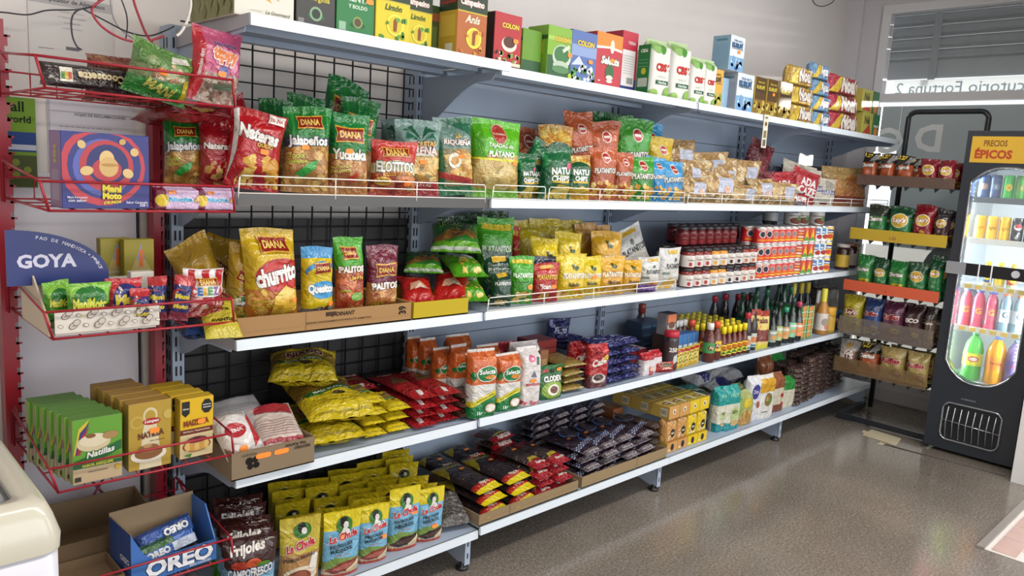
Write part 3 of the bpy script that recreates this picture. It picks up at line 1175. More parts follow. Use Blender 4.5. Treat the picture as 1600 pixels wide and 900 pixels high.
n_ = len(op_)
out_ = []
for i, (y, z) in enumerate(op_):
    if i <= 10:
        out_.append((y / oy * HW, 1.918))
    else:
        out_.append((y / oy * HW, 0.022))
b = MB()
for x, flip in ((0.0, False), (0.055, True)):
    v = [(x, p[0], p[1]) for p in op_] + [(x, p[0], p[1]) for p in out_]
    b.add(v, [(i, (i + 1) % n_, n_ + (i + 1) % n_, n_ + i) for i in range(n_)])
for ring_ in (op_, out_):
    v = [(0.0, p[0], p[1]) for p in ring_] + [(0.055, p[0], p[1]) for p in ring_]
    b.add(v, [(i, (i + 1) % n_, n_ + (i + 1) % n_, n_ + i) for i in range(n_)])
door = b.build('door', DN, fr)
MB().prism(op_, 'x', 0.020, 0.024).build('glass', film('cooler_glass', '#e9f2f2', 0.07, 0.03), door)
b = MB()
b.tube([(-0.001, p[0] * 1.03, (p[1] - 1.08) * 1.012 + 1.08) for p in op_], 0.006, 6, closed=True)
b.build('window_trim', mat('chrome_trim', '#b9bec4', rough=0.18, metal=0.85), door)
for sy in (-1, 1):
    b = MB()
    for i in range(44):
        z = 0.62 + i * 0.0225
        b.box(0.012, sy * (oy - 0.013) - 0.003, z, 0.016, sy * (oy - 0.013) + 0.003, z + 0.010)
    b.build('dotted_edge', mat('dot_white', '#dfe7ea', rough=0.4), door)
# header panel
hd = link('header_sign', box_mesh('header_sign', 0.42, 0.004, 0.148, {'all': '#e3b53c'}, {'front': [
    T('PRECIOS', 0.29, 0.74, 0.28, '#8a5a2c', h=0.085, bold=0.03), T('ÉPICOS', 0.28, 0.36, 0.45, '#c04f2d', h=0.15, bold=0.05),
    PL([(0.80 + (0.17 if i % 2 else 0.145) * math.cos(i * math.pi / 20), 0.5 + (0.50 if i % 2 else 0.42) * math.sin(i * math.pi / 20)) for i in range(40)], '#d8604f')]}, CARTON, 0.0),
    (-0.004, 0.0, 1.738), (0, 0, -math.pi / 2), parent=fr)
hd['label'] = 'yellow header panel with red lettering'
# handle strap, vent grille, castors
hb = MB()
hb.box(-0.034, -HW - 0.01, 1.088, -0.02, HW + 0.005, 1.158)
hb.box(-0.022, HW - 0.05, 1.10, 0.0, HW, 1.145).box(-0.022, -HW, 1.10, 0.0, -HW + 0.05, 1.145)
h_ = hb.build('handle', BLACKP, door)
b = MB()
b.box(-0.036, HW - 0.10, 1.088, -0.033, HW + 0.004, 1.16)
b.build('handle_cap', mat('handle_grey', '#8d9094', rough=0.3), h_)
b = MB()
b.box(-0.037, 0.065, 1.06, -0.033, 0.072, 1.165).box(-0.037, 0.0, 1.06, -0.033, 0.007, 1.165)
b.build('handle_clips', mat('clip_white', '#e8ecee', rough=0.3), h_)
e_ = [(-0.115 + 0.021 * math.cos(q), 1.125 + 0.021 * math.sin(q)) for q in np.linspace(0, 2 * math.pi, 24)]
MB().prism(e_, 'x', -0.0365, -0.034).build('round_logo', mat('logo_grey', '#c9ced6', rough=0.3), h_)
gz0, gz1, gy = 0.095, 0.31, 0.155
vent = MB().box(-0.002, -gy, gz0, 0.0005, gy, gz1).build('vent_recess', mat('vent_dark', '#15181d', rough=0.6), door)
b = MB()
rp = rrect(-gy, gz0, gy, gz1, 0.035, 5)
rp = [(y, z - (0.02 * (1 - (y / gy) ** 2) if z < 0.15 else 0) + (0.012 * (1 - (y / gy) ** 2) if z > 0.27 else 0)) for y, z in rp]
b.tube([(-0.006, y, z) for y, z in rp], 0.006, 8, closed=True)
CHR = mat('vent_chrome', '#a9adb3', rough=0.22, metal=0.8)
b.build('vent_frame', CHR, vent)
b = MB()
for i in range(8):
    y = 0.125 - i * 0.036
    b.tube([(-0.006, y, gz1 - 0.02), (-0.016, y + 0.004, 0.2), (-0.006, y, gz0 + 0.006)], 0.0042, 7)
b.tube([(-0.008, gy, 0.205), (-0.008, -gy, 0.19)], 0.004, 7)
b.build('vent_bars', CHR, vent)
sign_text('maker_plate', 'ALTERNATIVE', mat('plate_grey', '#8d939b', rough=0.4), door, (-0.002, 0.03, 0.352), 0.009)
b = MB()
for y in (-0.18, 0.18):
    b.lathe([(0.022, 0.03), (0.024, 0.012), (0.024, 0.0)], 12, cx=0.12, cy=y).lathe([(0.022, 0.05), (0.024, 0.012), (0.024, 0.0)], 12, cx=0.55, cy=y)
b.build('feet', BLACKP, fr)
MB().box(0.05, -HW + 0.01, 0.03, 0.60, HW - 0.01, 0.052).build('base_tray', DN, fr)
CZ = [0.452, 0.768, 1.022, 1.293, 1.532]
for i, z in enumerate(CZ):
    s_ = MB().box(0.075, -HW + .036, z - 0.008, 0.56, HW - .036, z).build('wire_shelf', mat('cooler_shelf', '#d5dbdf', rough=0.4), fr)
    if i:
        MB().box(0.068, -HW + .036, z - 0.022, 0.075, HW - .036, z + 0.012).build('price_rail', mat('rail_grey' if i > 3 else 'rail_white', '#59626e' if i > 3 else '#e3e6e2', rough=0.4), s_)
        b = MB()
        if i < 3:
            for k in range(6):
                b.box(0.064, 0.12 - 0.055 * k, z - 0.016, 0.068, 0.155 - 0.055 * k, z + 0.006)
            b.build('price_labels', mat('label_yellow', '#e9c85a', rough=0.5), s_)
led = mat('led_strip', '#ffffff', rough=0.4, emit='#f2fbff', estr=105)
for yy in (HW - 0.046, -HW + 0.040):
    MB().box(0.068, yy, 0.50, 0.078, yy + 0.006, 1.66).build('led_strip', led, fr)

# ------------------------------------------------------------------ bottles, cans, jars
_pm = {}


def shape(key, prof, n=18):
    if key not in _pm:
        _pm[key] = MB().lathe(prof, n)
    return _pm[key]


def drink(name, prof, col, loc, label, cat, group=None, cap=None, lab=None, m=None, n=18, labtxt=None, rough=0.15, ops=None):
    """lathed vessel; cap = (profile, colour); lab = (r, z0, z1, colour)"""
    mm = m or mat('vessel_' + col, col, rough=rough, spec=0.6)
    o = MB().lathe(prof, n).build(name, mm)
    o.location = loc
    tag(o, label, cat, group)
    if cap:
        MB().lathe(cap[0], n).build('cap', mat('cap_' + cap[1], cap[1], rough=0.35), o)
    if lab:
        r, z0, z1, lc = lab[:4]
        MB().lathe([(r, z0), (r, z1)], n, cap=False).build('label', mat('label_' + lc, lc, rough=0.45), o)
        if len(lab) > 4:
            lp = MB()
            lay = 0
            for op in lab[4]:
                for tri, c_ in op_layers(op, 2.0 * r, z1 - z0):
                    q = split(tri, 0.012).reshape(-1, 2)
                    a = (q[:, 0] / r - 1.0)
                    ang = lab[5] + np.clip(a, -1.5, 1.5)
                    rad = r + 0.0004 + 0.0002 * lay
                    p = np.stack([rad * np.cos(ang), rad * np.sin(ang), z0 + q[:, 1]], 1)
                    lp.add(p, [(3 * i, 3 * i + 1, 3 * i + 2) for i in range(len(p) // 3)], c_, True)
                    lay += 1
            lp.build('label_print', PAPER, o, fix=False)
    return o


def repeat(o, spots, labels=None):
    """copies of a finished thing at further spots"""
    out = [o]
    for i, p in enumerate(spots):
        c = copy_tree(o)
        c.location = p
        if labels:
            c['label'] = labels[i] if isinstance(labels, list) else labels
        out.append(c)
    return out


CAN = [(0.024, 0), (0.0285, 0.004), (0.029, 0.012), (0.029, 0.128), (0.0255, 0.138), (0.0255, 0.142), (0.023, 0.140)]
ang_front = math.pi        # labels of the cooler face -x
yc = fr.location.y
x_c = FXc + 0.115


def cz(i):
    return CZ[i] + 0.0005


# top shelf: blue and green cans
for k, (dy, col, c2, lb) in enumerate(((0.145, '#3f5f9a', '#c8a68c', 'blue drink can at the left of the cooler top shelf'), (0.085, '#39527f', '#7b8aa8', 'second blue drink can on the cooler top shelf'),
                                       (0.020, '#3bb54f', '#e8d94a', 'light green soda can on the cooler top shelf'), (-0.042, '#4aa24a', '#9cb04a', 'darker green soda can on the cooler top shelf'),
                                       (-0.105, '#2fa556', '#d8e6d8', 'green soda can at the right of the cooler top shelf'))):
    drink('drink_can', CAN, col, (x_c, yc + dy, cz(4)), lb, 'can', 'cans on the cooler top shelf', lab=(0.0292, 0.02, 0.125, col, [E(0.5, 0.5, 0.32, 0.34, c2), T('S', 0.5, 0.5, 0.2, '#c0392b' if k == 2 else '#e9eef2')], math.pi * 1.1))
for k, (dy, col, c2, lb) in enumerate(((0.135, '#f0c02e', '#d89a1e', 'yellow drink can at the left of the cooler second shelf'), (0.072, '#f2c437', '#c78d22', 'yellow drink can in the middle of the cooler second shelf'), (0.008, '#eebc2c', '#d09520', 'third yellow drink can on the cooler second shelf'),
                                       (-0.056, '#26252c', '#c83a44', 'black cola can with round logo on the cooler second shelf'), (-0.12, '#2a2a33', '#3f5fae', 'black cola can at the right of the cooler second shelf'))):
    drink('drink_can', CAN, col, (x_c, yc + dy, cz(3)), lb, 'can', 'cans on the cooler second shelf', lab=(0.0292, 0.02, 0.125, col, ([E(0.5, 0.66, 0.38, 0.3, '#e6e6ea'), E(0.5, 0.72, 0.3, 0.18, c2), T('ZERO', 0.5, 0.2, 0.7, '#f0f0f0', rot=1.2)] if k > 2 else [T('light', 0.5, 0.5, 0.7, c2)]), math.pi * 1.1))
SB = [(0.024, 0), (0.027, 0.006), (0.026, 0.05), (0.027, 0.085), (0.022, 0.105), (0.0125, 0.122), (0.0125, 0.13)]
for k, (dy, col, c2, cc, lb) in enumerate(((0.06, '#e8d9a0', '#31589a', '#e8cf3a', 'small bottle with yellow cap and blue label in cooler'), (-0.005, '#ecd884', '#e6c22e', '#e8cf3a', 'small bottle with yellow cap and yellow label in cooler'),
                                           (-0.07, '#d7e2b4', '#d84f3a', '#f0c34e', 'small bottle with orange cap and red label in cooler'))):
    drink('drink_bottle', SB, col, (x_c, yc + dy, cz(2)), lb, 'bottle', 'small bottles on the cooler middle shelf', cap=([(0.0155, 0.125), (0.0155, 0.148), (0.012, 0.151)], cc), lab=(0.0275, 0.028, 0.085, c2, [E(0.5, 0.5, 0.35, 0.3, '#f2e24a')], math.pi * 1.1))
MBt = [(0.030, 0), (0.033, 0.008), (0.031, 0.06), (0.0285, 0.10), (0.032, 0.15), (0.028, 0.185), (0.015, 0.21), (0.015, 0.222)]
for k, (dy, col, c2, cc, lb) in enumerate(((0.150, '#cf4a5e', '#e58aa0', '#5c6fae', 'red drink bottle at left of cooler fourth shelf'), (0.082, '#d4506e', '#f0d24e', '#4a5fb4', 'pink drink bottle with yellow emblem, cooler fourth shelf'), (0.014, '#d35a78', '#f0d24e', '#4a5fb4', 'second pink drink bottle with yellow emblem in cooler'),
                                           (-0.058, '#8fb2c6', '#e8f0f4', '#d87352', 'pale blue sports bottle with orange cap in cooler'), (-0.13, '#9dbccb', '#e8f0f4', '#d87352', 'pale blue sports bottle at right of cooler fourth shelf'))):
    drink('drink_bottle', MBt, col, (x_c + 0.01, yc + dy, cz(1)), lb, 'bottle', 'sports bottles on the cooler fourth shelf', cap=([(0.021, 0.215), (0.021, 0.236), (0.017, 0.24)], cc), lab=(0.0325, 0.06, 0.135, c2 if k > 2 else col, [T('G', 0.5, 0.6, 0.5, '#4a6a80' if k > 2 else '#f0d24e')], math.pi * 1.1))
LB = [(0.045, 0), (0.052, 0.010), (0.050, 0.09), (0.052, 0.18), (0.044, 0.225), (0.026, 0.255), (0.015, 0.268), (0.015, 0.278)]
for k, (dy, col, c2, cc, lb) in enumerate(((0.075, '#57c24f', '#d8dd3a', '#37a04e', 'big lemon-lime soda bottle with green cap in cooler bottom'), (-0.045, '#f6a91c', '#e88f1a', '#5f7ad0', 'big orange soda bottle with blue cap in cooler bottom'), (-0.145, '#8a78b4', '#6a5a9a', '#5f7ad0', 'purple soda bottle at the right in cooler bottom'))):
    drink('soda_bottle', LB, col, (x_c + 0.02, yc + dy, cz(0)), lb, 'bottle', None, cap=([(0.019, 0.268), (0.019, 0.288), (0.016, 0.292)], cc), lab=(0.0528, 0.09, 0.165, c2, [E(0.5, 0.55, 0.3, 0.16, '#e8503a'), E(0.5, 0.55, 0.22, 0.1, '#f2efe8')] if k == 0 else [T('Naranja', 0.5, 0.5, 0.6, '#b0442a')], math.pi * 1.1))

# ------------------------------------------------------------------ crisp rack
XR = 3.12
cr = empty('crisp_rack', (XR, -0.3, 0.0), 'black crisp display rack with coloured tray fronts beside the cooler', 'rack')
RB = mat('rack_black', '#23262b', rough=0.4)
yl, yr = 0.285, -0.285
b = MB()
xb = 0.57
hp = [(xb, 0.225, 0.02), (xb, 0.225, 2.03)] + [(xb, 0.225 - 0.05 + 0.05 * math.cos(a), 2.03 + 0.05 * math.sin(a)) for a in np.linspace(0.3, 1.57, 5)] + \
     [(xb, -0.255 + 0.05 - 0.05 * math.cos(a), 2.03 + 0.05 * math.sin(a)) for a in np.linspace(1.57, 0.3, 5)] + [(xb, -0.255, 2.03), (xb, -0.255, 0.02)]
b.tube(hp, 0.017, 10)
b.build('back_hoop', RB, cr)
b = MB()
b.box(0.14, yl - 0.03, 0.008, 0.17, yl, 0.045).box(0.14, yr, 0.008, 0.17, yl - 0.03, 0.045).box(0.17, yl - 0.03, 0.008, xb, yl, 0.045).box(0.17, yr, 0.008, xb, yr + 0.03, 0.045)
b.build('base_frame', RB, cr)
TZ = [(1.578, 0.062, '#6c5a52', 'smoked clear tray front'), (1.233, 0.070, '#b59a2e', 'yellow tray front'), (0.90, 0.066, '#c85a3c', 'orange tray front'), (0.612, 0.115, '#8a8078', 'clear tray front'), (0.36, 0.095, '#8c7250', 'brown clear tray front')]
for i, (z, hh, col, lb) in enumerate(TZ):
    tr = MB().box(0.012, yr, z, xb - 0.02, yl, z + 0.004).box(xb - 0.024, yr, z, xb - 0.02, yl, z + 0.05).build('tray', RB, cr)
    if i in (0, 3, 4):
        m_ = film('tray_clear_%d' % i if False else 'tray_clear_' + col, col, 0.62 if i == 0 else 0.35, 0.15)
    else:
        m_ = mat('tray_front_' + col, col, rough=0.4)
    fp_ = MB().box(0.0, yr, z - 0.002, 0.006, yl, z + hh).build('tray_front', m_, tr)
    fp_['label'] = lb
    b = MB()
    for k in range(7):
        y0 = yl - 0.03 - k * 0.085
        b.add([(0.015, y0, z - 0.001), (0.015, y0 - 0.035, z - 0.001), (0.018, y0 - 0.008, z - 0.028)], [(0, 1, 2)])
        b.add([(0.019, y0, z - 0.001), (0.019, y0 - 0.035, z - 0.001), (0.022, y0 - 0.008, z - 0.028)], [(2, 1, 0)])
    b.build('tray_hooks', RB, tr)
    if i in (1, 2):
        sign_text('tray_mark', '1,22' if i == 1 else '•', mat('tray_ink', '#8a4a2a', rough=0.5), tr, (-0.001, 0.02, z + 0.022), 0.022 if i == 1 else 0.012)

# ------------------------------------------------------------------ printed designs
TAN = ['#c99a4a', '#b98538', '#dcb566', '#a9722e']
REDC = ['#b2432c', '#93321f', '#cf6a41', '#d98a52']


def diana(x, y, w, rot=0.0, asp=0.62, bg_='#8c2014', out='#d8a63a', tc='#f0cf6a'):
    def q(k, hh):
        pts = [(-k, -hh), (-k * 0.9, 0), (-k, hh), (0, hh * 0.86), (k, hh), (k * 0.9, 0), (k, -hh), (0, -hh * 0.86)]
        c, s = math.cos(rot), math.sin(rot)
        return [(x + w * (a * c - b * s), y + w * asp * (a * s + b * c)) for a, b in pts]
    return [PL(q(0.56, 0.25), out), PL(q(0.52, 0.20), bg_), T('DIANA', x, y, w * 0.8, tc, rot=rot, h=w * 0.24, bold=0.03)]


def platop(c='#d9d9d9', logo=True):
    return ([E(0.52, 0.80, 0.15, 0.15, '#f0e6d8'), E(0.52, 0.80, 0.125, 0.125, '#b5302c'), R(0.42, 0.785, 0.62, 0.815, '#f0e6d8')] if logo else []) + \
           [T('PLATANITOS', 0.52, 0.56, 0.9, '#f4f1e6', '#5a4634', h=0.15, bold=0.03, rot=0.06)]


CHW = ['#e0b45c', '#cf9a3e', '#edcf86', '#b9812e']
D['jalapeno'] = ([(0, '#a5743a'), (0.60, '#1f7a32')], [CH(0.03, 0.03, 0.97, 0.6, 60, 0.11, TAN, 3)] + [R(0.12 * i + 0.02, 0.66, 0.12 * i + 0.08, 0.99, '#2f8f3c') for i in (1, 3, 5, 7)] +
    [PL([(0, 0.52), (1, 0.58), (1, 0.66), (0, 0.62)], '#2a3a58'), T('Jalapeños', 0.5, 0.595, 0.98, '#f3f3ee', '#1c2a47', h=0.26, bold=0.04, rot=0.05, ow=0.05)] + diana(0.52, 0.82, 0.5, 0.05) +
    [PL([(0.22, 0.22), (0.5, 0.36), (0.72, 0.40), (0.66, 0.30), (0.4, 0.18)], '#2f9a3a'), T('TOQUE', 0.24, 0.42, 0.34, '#e6df4a', '#2b5a24', rot=0.1), T('HORNEADO', 0.26, 0.36, 0.42, '#e6df4a', '#2b5a24', rot=0.1)])
D['yucateka'] = ([(0, '#b0763c'), (0.50, '#177a36')], [CH(0.03, 0.03, 0.97, 0.5, 60, 0.11, ['#c98f52', '#b0723a', '#dcae74', '#a25a34'], 5)] + diana(0.48, 0.74, 0.66) +
    [T('Yucateka', 0.5, 0.50, 0.98, '#f4f2ea', '#40503a', h=0.25, bold=0.04, ow=0.04), T('AUTÉNTICA', 0.27, 0.35, 0.48, '#e8d46a', '#7a4a1e', rot=0.12), T('CRUJIENTE', 0.27, 0.29, 0.48, '#e8d46a', '#7a4a1e', rot=0.12), PL([(0.35, 0.18), (0.55, 0.24), (0.7, 0.3), (0.62, 0.16)], '#c2352a')])
D['nateras'] = ([(0, '#b0141d')], [CH(0.3, 0.04, 0.95, 0.42, 26, 0.13, ['#d9a63a', '#c98f2a', '#e8c664'], 6), PL([(0.02, 0.1), (0.1, 0.5), (0.14, 0.98), (0.05, 0.98)], '#d9d4cf'),
    T('Nateras', 0.52, 0.70, 0.86, '#f6f3ec', '#43120f', rot=-0.16, h=0.24, bold=0.05, ow=0.03), T('QUESO', 0.62, 0.57, 0.3, '#e8c83a', '#8a1a12', rot=-0.1)] + diana(0.80, 0.93, 0.30, -0.05, 1.0, '#f0ebe4', '#b0141d', '#b0141d'))
D['redplain'] = ([(0, '#a01620')], [T('Nateras', 0.5, 0.62, 0.8, '#e9ded6', '#40100f', bold=0.04), CH(0.2, 0.05, 0.9, 0.4, 16, 0.13, TAN, 8)])
D['diana_green'] = ([(0, '#9a6a34'), (0.45, '#1f7436')], [CH(0.03, 0.03, 0.97, 0.45, 30, 0.13, TAN, 13)] + [R(0.14 * i, 0.5, 0.14 * i + 0.06, 0.98, '#2f8a3a') for i in (1, 3, 5)] + diana(0.5, 0.72, 0.6, -0.1))
D['elotitos'] = ([(0, '#b4432f'), (0.55, '#c23a33')], [CH(0.03, 0.03, 0.97, 0.42, 44, 0.1, ['#b8492f', '#8f2f1e', '#d97b4c', '#c79a52'], 4), PL([(0, 0.4), (0.3, 0.46), (0.8, 0.46), (1, 0.38), (1, 0.58), (0.5, 0.66), (0, 0.58)], '#e5d9a8')] + diana(0.5, 0.80, 0.56, 0.03) +
    [T('ELOTITOS', 0.5, 0.53, 0.94, '#f6f4ec', '#33502f', h=0.22, bold=0.04, ow=0.05), PL([(0.2, 0.36), (0.82, 0.40), (0.82, 0.47), (0.2, 0.43)], '#d99a32'), T('CON BRASA', 0.5, 0.415, 0.52, '#7c241a'), E(0.22, 0.27, 0.18, 0.09, '#d9b13a'), T('EFECTO', 0.22, 0.285, 0.26, '#7c241a'), T('CRUNCH', 0.22, 0.25, 0.26, '#7c241a')])
D['serena'] = ([(0, '#a03030'), (0.14, '#8c8258'), (0.62, '#7b9892')], [CH(0.05, 0.14, 0.95, 0.55, 44, 0.13, CHW, 9), R(0.05, 0.12, 0.95, 0.2, '#b6362f'), T('SALADITAS', 0.5, 0.155, 0.6, '#f0d8c0'),
    PL([(0.5, 0.74), (0.35, 0.92), (0.14, 0.86), (0.32, 0.86)], '#1f5a3c'), PL([(0.5, 0.74), (0.65, 0.92), (0.88, 0.86), (0.68, 0.86)], '#1f5a3c'), PL([(0.5, 0.72), (0.22, 0.84), (0.16, 0.72), (0.34, 0.76)], '#24664a'), PL([(0.5, 0.72), (0.78, 0.84), (0.86, 0.72), (0.66, 0.76)], '#24664a'),
    T('BOQUITAS', 0.52, 0.68, 0.62, '#e0a83a', '#4a3a22', bold=0.04, rot=0.06), T('SERENA', 0.52, 0.60, 0.84, '#efd9cf', '#7a3a34', h=0.17, bold=0.04), R(0.25, 0.53, 0.8, 0.56, '#dcd6c4')])
D['riquena'] = ([(0, '#2b6a3e'), (0.12, '#8c8258'), (0.60, '#6f8f84')], [PL([(0, 0.12), (0.18, 0.12), (0.1, 0.7), (0, 0.8)], '#2c6b44'), CH(0.2, 0.16, 0.95, 0.56, 40, 0.14, CHW, 10), PL([(0, 0.24), (1, 0.12), (1, 0.20), (0, 0.32)], '#b23a34'), PL([(0.2, 0.98), (1, 0.98), (1, 0.72), (0.8, 0.8)], '#2f6d50'),
    T('LA', 0.55, 0.76, 0.16, '#e0b04a', bold=0.04), T('RIQUEÑA', 0.55, 0.68, 0.86, '#efe3dc', '#6d4038', h=0.18, bold=0.04, rot=-0.06), E(0.42, 0.45, 0.19, 0.19, '#e9e4d2'), E(0.42, 0.45, 0.12, 0.10, '#c58e34')])
D['tajadas'] = ([(0, '#5f9a2a'), (0.10, '#9f8a52'), (0.50, '#5db51c')], [CH(0.04, 0.10, 0.97, 0.50, 36, 0.17, ['#cfb266', '#b8954a', '#dcc788', '#a98746'], 11), R(0.0, 0.0, 1.0, 0.11, '#6aa52c'), PL([(0, 0.49), (1, 0.47), (1, 0.495), (0, 0.515)], '#e6dc2c'), PL([(0.02, 0.52), (0.2, 0.52), (0.22, 0.98), (0.06, 0.98)], '#4c9f16'),
    E(0.52, 0.82, 0.15, 0.17, '#c9b08a'), E(0.52, 0.82, 0.135, 0.155, '#a83226'), T('EL DORADO', 0.52, 0.82, 0.24, '#f0dcc0', bold=0.03), T('TAJADAS de', 0.53, 0.665, 0.5, '#f2f6e6', bold=0.02, rot=-0.03), T('PLÁTANO', 0.55, 0.575, 0.52, '#f7faf0', h=0.12, bold=0.04)])
D['natu'] = ([(0, '#14542f'), (0.5, '#176439')], [PL([(0.15, 0.02), (0.5, 0.30), (0.95, 0.26), (0.9, 0.02)], '#c9a83c'), PL([(0.3, 0.1), (0.55, 0.26), (0.85, 0.2), (0.6, 0.06)], '#e2cc6a'), T('NATU', 0.55, 0.56, 0.62, '#f3f4ec', h=0.2, bold=0.05, rot=0.06), R(0.3, 0.465, 0.8, 0.475, '#e9c93a'), T('CHIPS', 0.55, 0.41, 0.6, '#f3f4ec', h=0.17, bold=0.04), R(0.3, 0.33, 0.85, 0.37, '#d9b52e'), E(0.82, 0.66, 0.09, 0.09, '#c9476a'), PL([(0.02, 0.6), (0.2, 0.7), (0.1, 0.95), (0.02, 0.9)], '#2a8a4c')])
D['natu_y'] = ([(0, '#c79a2c'), (0.30, '#155c33'), (0.72, '#c58a2a')], [CH(0.05, 0.70, 0.95, 0.98, 12, 0.2, ['#d9b04a', '#b5792a', '#e2c470'], 12), E(0.5, 0.55, 0.5, 0.42, '#14542f'), T('NATU', 0.52, 0.62, 0.62, '#f0f2ea', h=0.18, bold=0.05), T('CHIPS', 0.52, 0.48, 0.5, '#f0f2ea', h=0.15, bold=0.04), R(0.2, 0.38, 0.8, 0.42, '#d9b52e'), PL([(0.2, 0.22), (0.5, 0.14), (0.85, 0.24), (0.55, 0.32)], '#e6c53c')])
for k, c0, c1 in (('plat_brown', '#a34d28', '#b8582e'), ('plat_green', '#2c7f26', '#3f9a2c'), ('plat_blue', '#2580b8', '#3a97cc'), ('plat_yellow', '#b89a18', '#c9a91e')):
    D[k] = ([(0, c0), (0.5, c1)], [CH(0.12, 0.05, 0.92, 0.36, 16, 0.13, ['#e6bf5a', '#d9a83e', '#c98f36', '#f0d88a'], 14)] + platop())
D['olive_bag'] = ([(0, '#b09a1c'), (0.5, '#8f8420')], [E(0.5, 0.4, 0.25, 0.2, '#d9bf3a')])
D['puff'] = ([(0, '#a8824c')], [CH(0.03, 0.03, 0.97, 0.93, 80, 0.085, ['#dcbd88', '#c39a60', '#efdcb2', '#a67a42', '#d2b27c'], 15), R(0.42, 0.36, 0.86, 0.84, '#cdd2e4'), R(0.46, 0.66, 0.82, 0.675, '#9aa0b8'), R(0.46, 0.60, 0.82, 0.615, '#9aa0b8'), E(0.66, 0.46, 0.07, 0.08, '#eeb49a')])
D['rings'] = ([(0, '#b08a52')], [CH(0.03, 0.03, 0.97, 0.95, 56, 0.12, ['#e6c68a', '#caa062', '#f2e0b6', '#ac8248'], 16), R(0.55, 0.30, 0.85, 0.85, '#c0c4d8')])
D['redblack'] = ([(0, '#6f1822')], [CH(0.05, 0.05, 0.95, 0.95, 14, 0.16, ['#8e2330', '#4a0f18', '#a83a44'], 17)])
D['redwhite'] = ([(0, '#b3222c')], [T('ADA', 0.5, 0.62, 0.6, '#f3ecea', bold=0.04), T('CAZE', 0.5, 0.34, 0.7, '#f3ecea', bold=0.04), PL([(0, 0), (0.35, 0), (0.15, 0.4), (0, 0.3)], '#e6dcc8')])
D['whiteblue'] = ([(0, '#cfc8b8')], [E(0.5, 0.75, 0.2, 0.2, '#a8a294'), R(0.12, 0.42, 0.9, 0.58, '#3b3f78'), T('HARINA', 0.5, 0.5, 0.7, '#d8d6e0', bold=0.03), R(0.3, 0.05, 0.7, 0.12, '#8a3030')])
D['navy'] = ([(0, '#2b2c44')], [R(0.1, 0.3, 0.9, 0.5, '#3c3f64')])
D['panela'] = ([(0, '#b07a48'), (0.5, '#a8884e')], [CH(0.05, 0.1, 0.95, 0.7, 14, 0.2, ['#b8783e', '#a3642e', '#c48f55'], 18), R(0.2, 0.12, 0.95, 0.26, '#a84a3e'), R(0.55, 0.06, 0.98, 0.2, '#c27a64')])
# second shelf from eye level (C)
D['churrito'] = ([(0, '#c07a30'), (0.42, '#d0ac1c')], [CH(0.03, 0.03, 0.97, 0.4, 46, 0.12, ['#d98f3c', '#c2702a', '#e6b45a', '#b3622a', '#e8c05a'], 21), E(0.62, 0.55, 0.5, 0.30, '#b4211c'), E(0.62, 0.55, 0.44, 0.25, '#c6302a'),
    T('churrito', 0.56, 0.56, 0.96, '#faf7f0', '#5a1812', h=0.34, bold=0.05, rot=0.17, ow=0.03), PL([(0.42, 0.14), (0.46, 0.34), (0.70, 0.44), (0.92, 0.38), (0.95, 0.18), (0.72, 0.10)], '#e2b63e'), PL([(0.46, 0.34), (0.70, 0.44), (0.92, 0.38), (0.72, 0.31)], '#edcf6a'), E(0.6, 0.22, 0.05, 0.05, '#c9962c'), E(0.8, 0.28, 0.04, 0.05, '#c9962c'),
    T('LA DIVERSIDAD', 0.26, 0.30, 0.4, '#efd23c', '#6a2a12', rot=0.12), T('DEL CRUNCH', 0.26, 0.245, 0.38, '#efd23c', '#6a2a12', rot=0.12)] + diana(0.54, 0.85, 0.52))
D['quesitos'] = ([(0, '#8a8a86'), (0.22, '#d8bd22'), (0.86, '#3d8fc4')], [CH(0.2, 0.03, 0.85, 0.24, 24, 0.09, ['#4a3c34', '#6d5a4c', '#b8b4ac'], 22), E(0.55, 0.70, 0.5, 0.28, '#3d8fc4'), E(0.55, 0.66, 0.46, 0.24, '#d8bd22'), E(0.58, 0.46, 0.42, 0.26, '#3f9ad0'), T('Quesitos', 0.54, 0.47, 0.94, '#fbf9f2', '#274a78', h=0.3, bold=0.05, ow=0.03)] + diana(0.56, 0.74, 0.5, 0.05))
D['palitos_g'] = ([(0, '#a4502f'), (0.62, '#4aa322')], [CH(0.03, 0.03, 0.97, 0.6, 60, 0.13, REDC, 23), T('PALITOS', 0.5, 0.63, 0.98, '#f6f4ea', '#7c2a1e', h=0.2, bold=0.05), T('LIMÓN', 0.6, 0.53, 0.5, '#e6b43a', '#8a2a16', bold=0.04), E(0.62, 0.30, 0.22, 0.14, '#7fae4e'), T('EXTREMO', 0.25, 0.38, 0.34, '#d9e23a', '#3c6a1c')] + diana(0.44, 0.82, 0.48))
D['palitos_p'] = ([(0, '#b0733c'), (0.5, '#6c1c33')], [CH(0.03, 0.03, 0.97, 0.44, 50, 0.13, ['#c98a4a', '#a8622e', '#dca468', '#8a3a26'], 24), E(0.6, 0.13, 0.34, 0.14, '#5c1f1c'), T('PALITOS', 0.52, 0.46, 0.98, '#f6f4ea', '#4c1424', h=0.2, bold=0.05, rot=0.05), T('FRIJOL', 0.3, 0.2, 0.4, '#e4c23a', '#5c1f1c')] + diana(0.5, 0.68, 0.6, 0.05))
D['gold_back'] = ([(0, '#a9882a'), (0.5, '#b08a20')], diana(0.5, 0.6, 0.5, -0.35) + [E(0.5, 0.3, 0.4, 0.2, '#d9cf9a')])
D['aventura'] = ([(0, '#c7b83a')], [T('MAR-SABOR', 0.4, 0.62, 0.8, '#3a3416', bold=0.04), T('AVENTURA', 0.6, 0.35, 0.8, '#3a3416', bold=0.04)])
